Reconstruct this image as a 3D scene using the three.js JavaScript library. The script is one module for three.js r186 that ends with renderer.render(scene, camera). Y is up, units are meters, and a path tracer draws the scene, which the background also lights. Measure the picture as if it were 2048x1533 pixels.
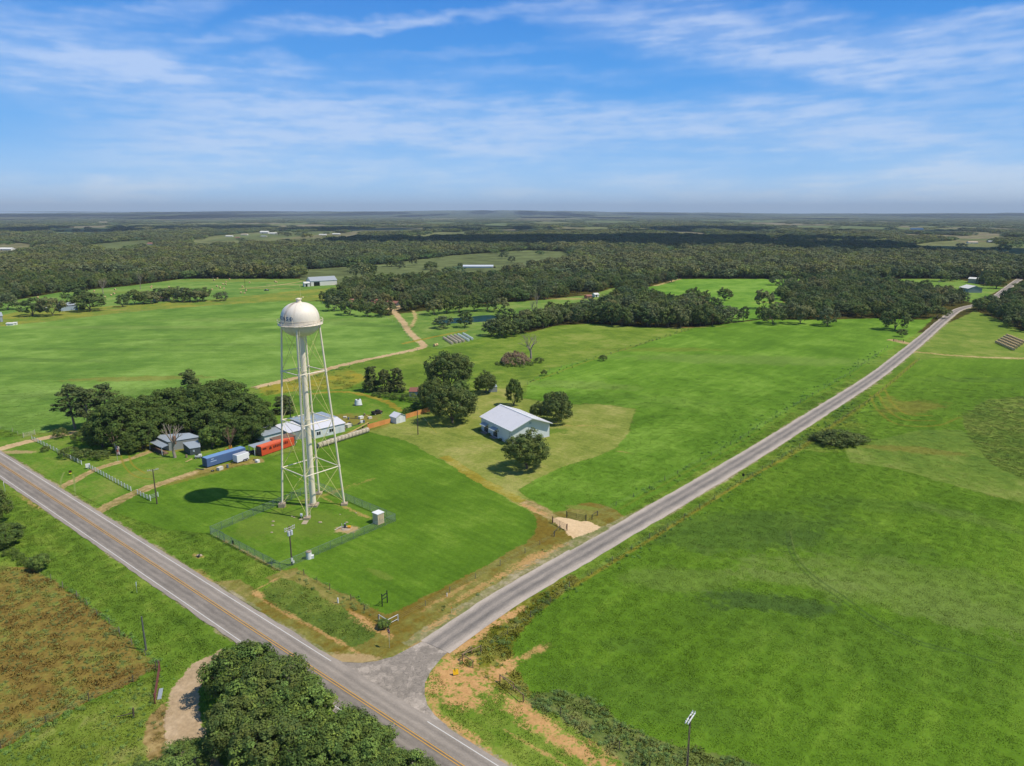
import * as THREE from 'three';
import { mergeGeometries } from 'three/addons/utils/BufferGeometryUtils.js';
import { FontLoader } from 'three/addons/loaders/FontLoader.js';
import { TextGeometry } from 'three/addons/geometries/TextGeometry.js';

// ---------------------------------------------------------------- camera, sky, sun, exposure
const scene = new THREE.Scene();
const camera = new THREE.PerspectiveCamera(57.39, 2048 / 1533, 0.5, 90000);
camera.position.set(0, 70, 0);
camera.rotation.x = -13.592 * Math.PI / 180;
const renderer = new THREE.WebGLRenderer();
renderer.toneMapping = THREE.LinearToneMapping;
renderer.toneMappingExposure = 1.0;
renderer.shadowMap.enabled = true;

const SUN = new THREE.Vector3(29.4, 46, 6.6).normalize();
const sun = new THREE.DirectionalLight(new THREE.Color(1, 0.93, 0.80), 4.9);
sun.name = 'sun';
sun.position.copy(SUN).multiplyScalar(400).add(new THREE.Vector3(-20, 0, -200));
sun.target.position.set(-20, 0, -200);
sun.castShadow = true;
sun.shadow.radius = 1;
sun.shadow.mapSize.set(4096, 4096);
Object.assign(sun.shadow.camera, { left: -400, right: 400, top: 400, bottom: -400, near: 1, far: 1200 });
scene.add(sun, sun.target);

// ---------------------------------------------------------------- small tools
function rng(seed) { let a = seed >>> 0; return () => { a = (a + 0x6D2B79F5) | 0; let t = Math.imul(a ^ (a >>> 15), 1 | a); t = (t + Math.imul(t ^ (t >>> 7), 61 | t)) ^ t; return ((t ^ (t >>> 14)) >>> 0) / 4294967296; }; }
const clamp = (v, a = 0, b = 1) => v < a ? a : v > b ? b : v;
const lerp = (a, b, t) => a + (b - a) * t;
const smooth = (a, b, v) => { const t = clamp((v - a) / (b - a)); return t * t * (3 - 2 * t); };
const V = (x, y, z) => new THREE.Vector3(x, y, z);

// a tileable fractal noise sheet, 512 x 512, values about 0..1
function noiseSheet(seed, base, octaves, gain = 0.5) {
  const N = 512, out = new Float32Array(N * N), r = rng(seed); let amp = 1, total = 0, f = base;
  for (let o = 0; o < octaves; o++) {
    const g = new Float32Array(f * f); for (let i = 0; i < g.length; i++) g[i] = r();
    for (let y = 0; y < N; y++) {
      const fy = y * f / N, iy = fy | 0, ty = fy - iy, sy = ty * ty * (3 - 2 * ty), r0 = iy * f, r1 = ((iy + 1) % f) * f;
      for (let x = 0; x < N; x++) {
        const fx = x * f / N, ix = fx | 0, tx = fx - ix, sx = tx * tx * (3 - 2 * tx), jx = (ix + 1) % f;
        const a = g[r0 + ix], b = g[r0 + jx], c = g[r1 + ix], d = g[r1 + jx];
        out[y * N + x] += amp * (a + (b - a) * sx + (c - a) * sy + (a - b - c + d) * sx * sy);
      }
    }
    total += amp; amp *= gain; f *= 2; if (f > N) break;
  }
  let lo = 1e9, hi = -1e9; for (const v of out) { lo = Math.min(lo, v); hi = Math.max(hi, v); }
  for (let i = 0; i < out.length; i++) out[i] = (out[i] - lo) / (hi - lo);
  return out;
}
const NS = [noiseSheet(11, 8, 6, 0.55), noiseSheet(23, 8, 6, 0.55), noiseSheet(37, 16, 5, 0.7)];
// the sheet k looked up at (x, y), one sheet being `size` across
function noise(k, x, y, size) {
  const s = NS[k]; let u = x / size * 512, v = y / size * 512; const fu = Math.floor(u), fv = Math.floor(v); u -= fu; v -= fv;
  const i = fu & 511, j = fv & 511, i1 = (i + 1) & 511, j1 = (j + 1) & 511;
  const a = s[j * 512 + i], b = s[j * 512 + i1], c = s[j1 * 512 + i], d = s[j1 * 512 + i1];
  return a + (b - a) * u + (c - a) * v + (a - b - c + d) * u * v;
}

// ---------------------------------------------------------------- sky: a blue gradient with streaks of cirrus, wider than the frame and alike all round
{
  const W = 4096, H = 2048, data = new Float32Array(W * H * 4);
  const stops = [[0, .62, .90, 1.2], [2, .42, .75, 1.15], [5, .20, .53, 1.02], [9, .095, .39, .92], [15, .050, .27, .78], [35, .060, .19, .48], [90, .055, .14, .34]];
  // streaks of cloud: azimuth, elevation of the middle, half length, half height (degrees), tilt, strength
  const bands = [
    [-32.5, 9.8, 7, 2.6, -6, .75], [-24.7, 9.3, 9, 1.0, 4, .85], [-15.5, 12.4, 10, .7, 6, .7], [-4.6, 13.8, 7, .5, 9, .5], [-25.8, 13.1, 8, .9, 10, .5],
    [-15.2, 6.9, 14, 2.6, -2, .8], [-22.0, 4.5, 9, 2.0, 3, .8], [-4.8, 5.9, 12, 2.2, -7, .75], [-12.5, 2.7, 10, 1.0, 0, .5],
    [-30.0, 0.9, 7, 1.0, 9, 1.5], [-34.4, 1.4, 4, 1.3, 0, .5], [-0.9, 1.7, 6, 1.2, 0, .55], [11.9, 2.4, 6, 1.8, 5, .6],
    [19.4, 12.0, 12, 1.6, -10, .75], [23.8, 10.0, 7, .9, -15, .8], [10.2, 13.6, 9, 2.0, -8, .5], [31.4, 11.9, 8, .8, 4, .8], [29.5, 9.8, 12, 1.6, 0, .45],
    [21.2, 6.7, 13, 1.8, -5, .75], [29.3, 4.5, 8, 1.6, -10, .65], [15.0, 5.9, 9, 1.4, -3, .55], [6.0, 6.6, 7, 1.2, -4, .6],
    [28.2, 1.1, 14, 1.7, 3, 1.2], [33.3, 2.0, 8, .9, -2, 1.2], [2.9, 10.2, 9, .8, 2, .35], [-2.4, 11.5, 8, .6, 6, .35],
  ];
  const frame = bands.length;                                     // the same kind of streaks goes on beside, behind and above the view
  const r = rng(5);
  for (let i = 0; i < 100; i++) { const az = 45 + r() * 270; bands.push([az > 180 ? az - 360 : az, r() * r() * 60, 6 + r() * 10, .7 + r() * 2.4, (r() - .5) * 20, .35 + r() * .5]); }
  for (let i = 0; i < 26; i++) bands.push([(r() - .5) * 90, 17 + r() * 45, 6 + r() * 10, .7 + r() * 2.4, (r() - .5) * 20, .35 + r() * .5]);
  for (const b of bands) { b.c = Math.cos(b[4] * Math.PI / 180); b.s = Math.sin(b[4] * Math.PI / 180); b.k = Math.cos(b[1] * Math.PI / 180); }
  const below = [.20, .26, .22];
  for (let j = 0; j < H; j++) {
    const el = (j + .5) / H * 180 - 90;
    let q = 1; while (q < stops.length - 1 && stops[q][0] < el) q++;
    const t = clamp((el - stops[q - 1][0]) / (stops[q][0] - stops[q - 1][0]));
    const base = [1, 2, 3].map((k) => lerp(stops[q - 1][k], stops[q][k], t));
    const near = bands.filter((b) => Math.abs(b[1] - el) < b[3] * 2.4 + Math.abs(b.s) * b[2] * 2.2);
    const coarse = el > 17; if (coarse && j % 2) { data.copyWithin(j * W * 4, (j - 1) * W * 4, j * W * 4); continue; }      // above the view the sky is held more coarsely
    for (let i = 0; i < W; i++) {
      const o = (j * W + i) * 4; if (coarse && i % 4) { for (let k = 0; k < 4; k++) data[o + k] = data[o - 4 + k]; continue; }
      if (el <= 0) { data[o] = below[0]; data[o + 1] = below[1]; data[o + 2] = below[2]; data[o + 3] = 1; continue; }
      const u = (i + .5) / W * 2 * Math.PI - Math.PI;              // atan2(z, x)
      const az = Math.atan2(Math.cos(u), -Math.sin(u)) * 180 / Math.PI;
      let dens = 0;
      if (near.length) {
        const wob = noise(0, az, el * 2, 60) - .5, wob2 = noise(1, az + 7, el * 3, 24) - .5;
        for (const b of near) {
          let da = az - b[0]; da -= Math.round(da / 360) * 360; da *= b.k;
          const de = el - b[1], x = (da * b.c + de * b.s) / b[2], y = (de * b.c - da * b.s + wob * 2.6 + wob2 * 1.1) / b[3];
          const d2 = x * x + y * y; if (d2 < 5) dens += b[5] * Math.exp(-d2 * 1.1);
        }
      }
      const st = noise(2, az * .42 + el * .5, el * 4.2 - az * .10, 34), st2 = noise(0, az * .9 + el * .6, el * 9 - az * .35, 30), puff = noise(1, az * .7, el * 1.6, 16);
      const st3 = noise(2, az * 1.8 + el * 1.2, el * 15 - az * 1.1, 40), wisp = clamp(st * .56 + st2 * .29 + st3 * .15 + (puff - .5) * .3);
      const veil = clamp(noise(0, az * .5 + 31, el * 1.6, 60) - .6) * .3;
      let c = clamp(Math.max(0, dens - .14) * (.26 + 1.1 * smooth(.28, .84, wisp)) + veil * smooth(.35, .8, wisp));
      c = .86 * (1 - Math.exp(-1.1 * c));
      const cl = [.74, .84, 1.04], low = smooth(6, 0, el) * .28;
      for (let k = 0; k < 3; k++) data[o + k] = lerp(base[k], cl[k] + low * [1, .9, .3][k], c);
      data[o + 3] = 1;
    }
  }
  const sky = new THREE.DataTexture(data, W, H, THREE.RGBAFormat, THREE.FloatType);
  sky.mapping = THREE.EquirectangularReflectionMapping; sky.magFilter = THREE.LinearFilter; sky.needsUpdate = true;
  scene.background = sky; scene.environment = sky;
}

// ---------------------------------------------------------------- naming and building
const taken = {};
function numbered(name) { const n = taken[name] ?? 0; taken[name] = n + 1; return n ? name + '_' + String(n).padStart(3, '0') : name; }
function shade(o) { o.castShadow = o.receiveShadow = true; return o; }
function tag(o, label, category, group, kind) { if (label) o.userData.label = label; if (category) o.userData.category = category; if (group) o.userData.group = group; if (kind) o.userData.kind = kind; return o; }
function thing(name, label, category, [x, y, z] = [0, 0, 0], turn = 0, group) {
  const o = new THREE.Group(); o.name = numbered(name); o.position.set(x, y, z); o.rotation.y = turn; scene.add(o); return tag(o, label, category, group);
}
function join(list) {
  const g = list.filter(Boolean).map((a) => { const b = a.index ? a.toNonIndexed() : a; for (const k of Object.keys(b.attributes)) if (!['position', 'normal', 'uv'].includes(k)) b.deleteAttribute(k); return b; });
  return g.length === 1 ? g[0] : mergeGeometries(g);
}
function part(name, geo, mat, parent) { const m = shade(new THREE.Mesh(Array.isArray(geo) ? join(geo) : geo, mat)); m.name = name; parent.add(m); return m; }
function single(name, geo, mat, label, category, group) { const m = shade(new THREE.Mesh(Array.isArray(geo) ? join(geo) : geo, mat)); m.name = numbered(name); scene.add(m); return tag(m, label, category, group); }
function struct(name, geo, mat, label) { const m = shade(new THREE.Mesh(geo, mat)); m.name = numbered(name); scene.add(m); tag(m, label, null, null, 'structure'); return m; }
function copyOf(root, [x, y, z], turn, scale, label, group) {
  const c = root.clone(); c.name = numbered(root.name.replace(/_\d{3}$/, '')); c.position.set(x, y, z); c.rotation.y = turn; if (scale) c.scale.set(...scale);
  c.userData = { ...root.userData }; if (label) c.userData.label = label; if (group) c.userData.group = group; scene.add(c); return c;
}
const box = (x0, x1, y0, y1, z0, z1) => new THREE.BoxGeometry(x1 - x0, y1 - y0, z1 - z0).translate((x0 + x1) / 2, (y0 + y1) / 2, (z0 + z1) / 2);
function bar(a, b, r0, r1 = r0, seg = 6) {                          // a round bar from a to b
  const d = b.clone().sub(a), g = new THREE.CylinderGeometry(r1, r0, d.length(), seg, 1);
  g.applyQuaternion(new THREE.Quaternion().setFromUnitVectors(V(0, 1, 0), d.clone().normalize())); return g.translate((a.x + b.x) / 2, (a.y + b.y) / 2, (a.z + b.z) / 2);
}
function plank(a, b, w, h) {                                        // a squared timber from a to b, w wide across, h high
  const d = b.clone().sub(a), L = d.length(), g = new THREE.BoxGeometry(w, h, L); const m = new THREE.Matrix4().lookAt(a, b, V(0, 1, 0)); g.applyMatrix4(m); return g.translate((a.x + b.x) / 2, (a.y + b.y) / 2, (a.z + b.z) / 2);
}
function tube(pts, r, seg = 6, n = pts.length * 4) { return new THREE.TubeGeometry(new THREE.CatmullRomCurve3(pts), n, r, seg); }
function poly3(pts) {                                               // a flat convex polygon given by corners
  const p = [], n = V(0, 0, 0); for (let i = 2; i < pts.length; i++) { for (const q of [pts[0], pts[i - 1], pts[i]]) p.push(q.x, q.y, q.z); }
  const g = new THREE.BufferGeometry(); g.setAttribute('position', new THREE.Float32BufferAttribute(p, 3)); g.setAttribute('uv', new THREE.Float32BufferAttribute(p.flatMap((v, i) => i % 3 === 1 ? [] : [v]), 2)); g.computeVertexNormals(); return g;
}
function slab(pts, t) {                                             // a flat polygon with thickness t downwards along its normal
  const n = V(0, 0, 0).crossVectors(pts[1].clone().sub(pts[0]), pts[2].clone().sub(pts[0])).normalize(); if (n.y < 0) { pts = pts.slice().reverse(); n.negate(); }
  const low = pts.map((p) => p.clone().addScaledVector(n, -t)), out = [poly3(pts), poly3(low.slice().reverse())];
  pts.forEach((p, i) => { const j = (i + 1) % pts.length; out.push(poly3([low[i], low[j], pts[j], p])); });
  return join(out);
}
const mat = (hex, roughness = .8, more = {}) => new THREE.MeshStandardMaterial({ color: hex, roughness, ...more });
function pixels(w, h, f, srgb = true) {                             // f(x, y) gives [r, g, b] as 0..255
  const d = new Uint8Array(w * h * 4); for (let y = 0; y < h; y++) for (let x = 0; x < w; x++) { const c = f(x, y), o = (y * w + x) * 4; d[o] = c[0]; d[o + 1] = c[1]; d[o + 2] = c[2]; d[o + 3] = 255; }
  const t = new THREE.DataTexture(d, w, h); t.magFilter = THREE.LinearFilter; t.minFilter = THREE.LinearMipmapLinearFilter; t.wrapS = t.wrapT = THREE.RepeatWrapping; if (srgb) t.colorSpace = THREE.SRGBColorSpace; t.needsUpdate = true; return t;
}
// weathered paint or sheet metal: fine grain, streaks and stains in the colour
function worn(hex, amount = .1, size = 3, stain = '#8a7f70') {
  const c = new THREE.Color(hex), s = new THREE.Color(stain), a = [c.r, c.g, c.b], b = [s.r, s.g, s.b];
  const lin = (v) => 255 * (v <= .0031308 ? v * 12.92 : 1.055 * v ** (1 / 2.4) - .055);
  return pixels(128, 128, (x, y) => { const n = noise(0, x, y, 128), m = noise(1, x, y * .15, 128), k = amount * (.6 * n + .9 * smooth(.55, .9, m)); const f = 1 + (noise(2, x, y, 64) - .5) * .12; return a.map((v, i) => clamp(lin(lerp(v, b[i], k) * f), 0, 255)); });
}
function wornMat(hex, roughness = .7, amount = .12, repeat = .3, more = {}) { const t = worn(hex, amount); t.repeat.set(repeat, repeat); return new THREE.MeshStandardMaterial({ map: t, roughness, ...more }); }

// ---------------------------------------------------------------- the ground: what grows or lies where, in metres
const PLACES = {
  towerLawn: [[-47.74, -220.99], [-33.4, -211.05], [-26.48, -200.99], [-17.61, -189.3], [-9.67, -176.6], [-1.39, -165.06], [1.6, -160.39], [4.59, -157.12], [5.59, -154.53], [5.79, -149.84], [5.17, -144.9], [2.96, -140.72], [-2.52, -134.28], [-4.53, -131.47], [-12.5, -122.68], [-19.17, -115.21], [-20.62, -113.88], [-21.99, -112.9], [-23.55, -113.06], [-25.13, -114.21], [-30.34, -117.96], [-36.06, -122.31], [-41.65, -126.94], [-43.64, -129.59], [-46.74, -128.15], [-67.75, -144.9], [-79.08, -147.2], [-96.91, -157.12], [-96.96, -166.34], [-92.56, -175.17], [-83.97, -183.32], [-73.03, -191.79], [-69.33, -198.28], [-58.96, -204.25]],
  houseYard: [[-47.74, -220.99], [-33.4, -211.05], [-26.48, -200.99], [-17.61, -189.3], [-9.67, -176.6], [-1.39, -165.06], [1.6, -160.39], [4.59, -157.12], [6.59, -152.57], [9.59, -153.68], [10.17, -157.41], [5.75, -163.16], [1.43, -170.31], [6.66, -178.79], [15.75, -189.3], [25.39, -196.95], [32.38, -205.19], [37.81, -218.82], [45.31, -248.37], [32.32, -255.33], [20.74, -254.62], [12.45, -258.95], [4.87, -263.42], [-2.89, -280.29], [-14.73, -277.76], [-15.64, -261.17], [-30.07, -250.42], [-41.42, -230.64]],
  roadStrip: [[5.18, -156.54], [9.59, -153.68], [10.17, -157.41], [12.71, -157.41], [14.21, -159.49], [17.01, -161.92], [19.44, -162.54], [21.57, -161.61], [25.46, -157.7], [27.01, -153.68], [19.59, -143.4], [3.01, -127.54], [-4.14, -118.67], [-14.99, -104.4], [-19.4, -100.02], [-24.03, -98.46], [-27.22, -98.72], [-31.61, -101.62], [-41.52, -110.04], [-52.15, -118.67], [-58.04, -123.82], [-53.52, -124.78], [-47.6, -118.85], [-42.99, -114.54], [-37.92, -110.98], [-33.09, -106.86], [-28.07, -103.41], [-26.5, -102.72], [-23.35, -105.4], [-23.66, -107.9], [-27.77, -111.29], [-31.13, -114.54], [-34.71, -117.09], [-36.91, -120.1], [-42.82, -124.2], [-45.78, -125.17], [-47.13, -123.63], [-48.87, -125.56], [-46.74, -128.15], [-43.64, -129.59], [-41.65, -126.94], [-36.06, -122.31], [-30.34, -117.96], [-25.13, -114.21], [-23.55, -113.06], [-21.99, -112.9], [-20.62, -113.88], [-19.17, -115.21], [-12.5, -122.68], [-4.53, -131.47], [-2.52, -134.28], [2.96, -140.72], [5.17, -144.9], [5.79, -149.84]],
  ditch: [[-45.61, -124.98], [-42.82, -124.2], [-36.91, -120.1], [-34.71, -117.09], [-31.13, -114.54], [-27.77, -111.29], [-23.66, -107.9], [-23.35, -105.4], [-26.5, -102.72], [-28.07, -103.41], [-33.09, -106.86], [-37.92, -110.98], [-42.99, -114.54], [-47.54, -118.67], [-47.13, -123.63]],
  weedField: [[-111.21, -130.84], [-104.31, -129.79], [-97.55, -129.59], [-86.54, -121.57], [-81.69, -118.32], [-67.22, -106.56], [-56.52, -97.57], [-58.2, -93.66], [-62.63, -89.57], [-68.99, -80.11], [-73.38, -72.34], [-88.95, -79.84]],
  lowerPasture: [[-55.84, -96.19], [-57.83, -92.96], [-62.24, -88.92], [-68.6, -79.57], [-72.75, -71.58], [-55.01, -65.27], [-41.32, -65.27], [-49.56, -81.68], [-52.01, -89.79]],
  gravelDrive: [[-48.4, -102.44], [-49.29, -100.42], [-51.38, -97.82], [-51.82, -92.84], [-50.62, -88.28], [-47.58, -81.68], [-45.72, -76.36], [-43.02, -68.66], [-32.92, -68.66], [-38.06, -76.95], [-41.9, -81.68], [-44.85, -86.6], [-47.36, -92.03], [-48.06, -96.19], [-46.45, -99.62], [-45.67, -100.95]],
  bareBank: [[-51.35, -89.79], [-47.58, -81.68], [-45.72, -76.36], [-48.41, -78.07], [-51.21, -82.62], [-52.04, -86.6]],
  entrance: [[9.52, -154.53], [12.77, -153.4], [17.42, -151.47], [21.07, -147.99], [23.7, -147.2], [15.86, -137.43], [12.18, -136.98], [13.79, -140.72], [12.56, -144.65], [11.01, -148.25], [9.49, -151.74]],
  rightField: [[3.37, -110.82], [11.01, -121.01], [19.74, -130.42], [30.39, -141.68], [61.08, -175.17], [77.82, -192.21], [88.65, -202.84], [93, -200.54], [106.59, -200.54], [117.27, -212.56], [118.78, -228.88], [125.11, -247.69], [142.44, -269.62], [168.7, -300.29], [198.66, -335.9], [211.55, -343.25], [263.57, -335.9], [298.48, -295.51], [147.46, -137.43], [69.88, -68.66], [34.23, -68.66], [30.07, -78.07], [25.26, -79.84], [20.61, -81.03], [15.37, -85.57], [11.72, -90.57], [7.41, -92.03], [2.71, -91.46], [0.47, -96.81], [-0.33, -103.41]],
  rightRough: [[161.41, -241.11], [184.11, -261.92], [206.1, -269.62], [227.67, -261.92], [153.43, -170.99], [138.94, -176.24], [137.87, -189.71], [145.15, -212.56]],
  rightOlive: [[101.62, -202.84], [117.27, -212.56], [136.03, -223.19], [150.2, -223.19], [137.87, -189.71], [138.94, -176.24], [153.43, -170.99], [134.01, -147.2], [126.71, -161.3], [117.97, -172.71], [109.15, -185.67], [97.95, -191.79]],
  weedStrip: [[1.86, -90.12], [4.97, -91.58], [7.4, -91.81], [11.69, -90.34], [15.34, -85.37], [20.59, -80.93], [25.21, -79.66], [31.25, -77.63], [37.26, -73.12], [31.33, -67.27], [21.51, -70.1], [14.9, -76.36], [10.75, -81.68], [6.97, -85.57], [2.49, -88.49]],
  cornerRough: [[-11.29, -100.02], [-7.95, -104.82], [-4.24, -110.19], [1.48, -116.57], [6.22, -121.01], [11.47, -126.74], [13.38, -124.78], [3.37, -110.82], [-0.33, -103.41], [0.47, -96.81], [2.71, -91.46], [1.86, -90.12], [-3.36, -92.96], [-8.3, -98.07]],
  middleField: [[1.69, -170.65], [6.67, -179.16], [15.78, -189.71], [25.44, -197.39], [32.45, -205.67], [38.06, -219.36], [45.8, -249.05], [32.41, -256.05], [20.79, -255.33], [12.48, -259.69], [5.07, -264.18], [6.84, -290.88], [17.66, -317.69], [46.15, -348.32], [78.25, -391.46], [114.03, -438.03], [139.45, -454.57], [168.49, -472.36], [209.26, -472.36], [253.61, -479.39], [280.59, -472.36], [299.36, -491.55], [251.14, -426.36], [206.61, -371.57], [158.12, -310.3], [107.19, -251.11], [68.05, -202.84], [33.32, -163.47], [26.63, -155.1], [25.46, -157.7], [21.57, -161.61], [19.44, -162.54], [17.01, -161.92], [14.21, -159.49], [12.71, -157.41], [10.17, -157.41], [5.75, -163.16]],
  olivePasture: [[-77.84, -318.77], [-57.41, -352.22], [-47.29, -370.12], [-38.13, -364.43], [-17.2, -370.12], [-11.15, -394.7], [7.8, -415.28], [27.65, -446.15], [51.07, -454.57], [84.39, -440.03], [114.03, -438.03], [78.25, -391.46], [46.15, -348.32], [17.66, -317.69], [6.84, -290.88], [3.27, -277.76], [-2.89, -280.29], [-14.73, -277.76], [-31.75, -261.92], [-55.59, -286.38], [-69.24, -290.88]],
  flowerStrip: [[-105.96, -281.15], [-92.81, -298.36], [-77.84, -318.77], [-62.17, -298.36], [-68.72, -279.44], [-86.26, -276.1], [-97.74, -268.05]],
  leftField: [[-336.45, -378.99], [-327.76, -444.09], [-303.69, -472.36], [-285.16, -506.96], [-240.32, -546.82], [-190.95, -575.81], [-155.97, -575.81], [-124.78, -537.78], [-89.67, -491.55], [-72.67, -450.32], [-63.62, -415.28], [-55.7, -388.27], [-47.65, -373.03], [-58.45, -358.91], [-78.3, -331.16], [-94.24, -303.23], [-107.61, -284.61], [-116.93, -261.92], [-128.11, -237.94], [-145.03, -222.08], [-150.28, -219.9], [-161.06, -218.82], [-171.5, -224.31], [-186.76, -202.84]],
  flowerBelt: [[-376.7, -426.36], [-361.5, -491.55], [-365.39, -529.02], [-319.04, -540.76], [-252.9, -586.15], [-185.6, -679.24], [-169.39, -713.56], [-153.21, -643.77], [-156.86, -579.22], [-190.95, -575.81], [-240.32, -546.82], [-285.16, -506.96], [-303.69, -472.36], [-327.76, -444.09], [-336.45, -378.99]],
  farPasture: [[-415.8, -472.36], [-414.3, -565.82], [-414.67, -643.77], [-382.09, -703.42], [-353.64, -826.4], [-270.22, -901.03], [-186.4, -1000], [-106.31, -1218], [25.65, -1404], [99.14, -1330], [98.63, -1111], [72.7, -970.97], [21.79, -854.75], [-13.5, -793.46], [-88.8, -762.99], [-148.21, -734.74], [-165.89, -698.45], [-185.6, -679.24], [-252.9, -586.15], [-319.04, -540.76], [-365.39, -529.02], [-361.5, -491.55]],
  pondGreen: [[-89.67, -491.55], [-80.66, -501.72], [-64.59, -517.76], [-40.71, -546.82], [-9.71, -565.82], [27.63, -586.15], [69.35, -623.38], [100.92, -688.72], [90.44, -586.15], [57.03, -509.62], [25.82, -472.36], [-7.45, -430.18], [-21.15, -394.7], [-38.41, -367.26], [-47.11, -373.03], [-55.7, -388.27], [-63.62, -415.28], [-72.67, -450.32]],
  upperField: [[126.15, -679.24], [164.91, -734.74], [206.76, -819.6], [281.46, -934.72], [401.14, -952.51], [416.1, -869.65], [363.36, -768.9], [272.39, -688.72], [224.43, -586.15], [210.57, -509.62], [170.1, -477.02], [140.73, -458.9], [144.8, -537.78], [115.56, -586.15]],
  roadMeadow: [[416.1, -869.65], [513.72, -847.48], [474.7, -713.56], [483.05, -688.72], [424.99, -623.38], [372.63, -565.82], [380.53, -623.38], [380.17, -688.72], [368.81, -768.9]],
  farVerge: [[280.93, -450.32], [343.75, -517.76], [331.55, -472.36], [295.76, -378.99], [311.37, -364.43], [280.44, -326.55], [263.57, -335.9], [211.55, -343.25], [198.66, -335.9], [206.28, -353.54], [242.77, -401.34]],
  yard: [[-169.53, -212.56], [-145.03, -222.08], [-128.11, -237.94], [-116.93, -261.92], [-105.65, -280.29], [-85.77, -274.45], [-68.33, -277.76], [-55.27, -284.61], [-31.58, -260.43], [-30.07, -250.42], [-41.42, -230.64], [-47.96, -222.08], [-59.22, -205.19], [-69.62, -199.18], [-73.33, -192.63], [-84.3, -184.1], [-92.9, -175.88], [-97.3, -166.99], [-97.24, -157.7], [-113, -169.3], [-136.93, -187.67], [-169.53, -212.56]],
};
const TRACKS = [                                                     // bare or gravelled tracks: way, width, what it is made of
  [[[-161.96, -198.28], [-157.62, -200.54], [-156.57, -203.31], [-154.05, -208.57], [-149.81, -214.1], [-143.71, -219.9], [-140.05, -222.08]], 4.2, 'gravel'], [[[-118.8, -172.36], [-118.09, -177.69], [-117.9, -183.32], [-116.08, -188.48], [-112.29, -194.77], [-109.54, -200.99]], 2.6, 'track'],
  [[[-100.44, -156.54], [-99.24, -161.3], [-97.65, -167.65], [-95.32, -172.71], [-91.31, -178.79], [-87.09, -184.1]], 3.4, 'track'], [[[-87.09, -184.1], [-80.59, -188.89], [-73.47, -193.05]], 3.5, 'trackThin'],
  [[[-106.26, -282.01], [-93.67, -301.26], [-78.04, -330], [-58.03, -356.2], [-50.41, -367.26], [-48.37, -374.51], [-50.61, -383.57], [-55.31, -397.99], [-64.88, -430.18], [-72.68, -461.09], [-80.84, -491.55], [-91.35, -529.02]], 4.4, 'gravel'],
  [[[-91.35, -529.02], [-87.67, -546.82]], 13, 'gravel'], [[[2.01, -163.79], [6.23, -158.89], [9.59, -153.68]], 3.4, 'track'], [[[-19.82, -196.07], [-10.11, -179.9], [-3.12, -170.31], [2.01, -163.79]], 3, 'strawThin'],
  [[[207.7, -358.91], [213.98, -356.2], [222.92, -349.61], [241.56, -343.25], [267.21, -340.76]], 3.5, 'gravelThin'], [[[221.55, -378.99], [218.3, -388.27], [217.48, -394.7]], 6, 'track'],
  [[[-60.66, -382.03], [-50.12, -397.99], [-37.21, -415.28], [-28.93, -426.36]], 3, 'strawThin'], [[[-64.09, -440.03], [-67.49, -484.18], [-73.87, -517.76]], 2.5, 'gravelThin'], [[[-84.35, -269.62], [-67.38, -273.63], [-51.11, -261.92], [-40.94, -246.35]], 2.5, 'strawThin'],
  [[[-261.18, -674.6], [-235.32, -713.56], [-220.42, -768.9]], 4, 'gravelThin'], [[[-217.13, -757.17], [-199.79, -819.6]], 5, 'gravelThin'], [[[143.03, -703.42], [186.14, -780.99]], 5, 'gravelThin'],
];
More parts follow.
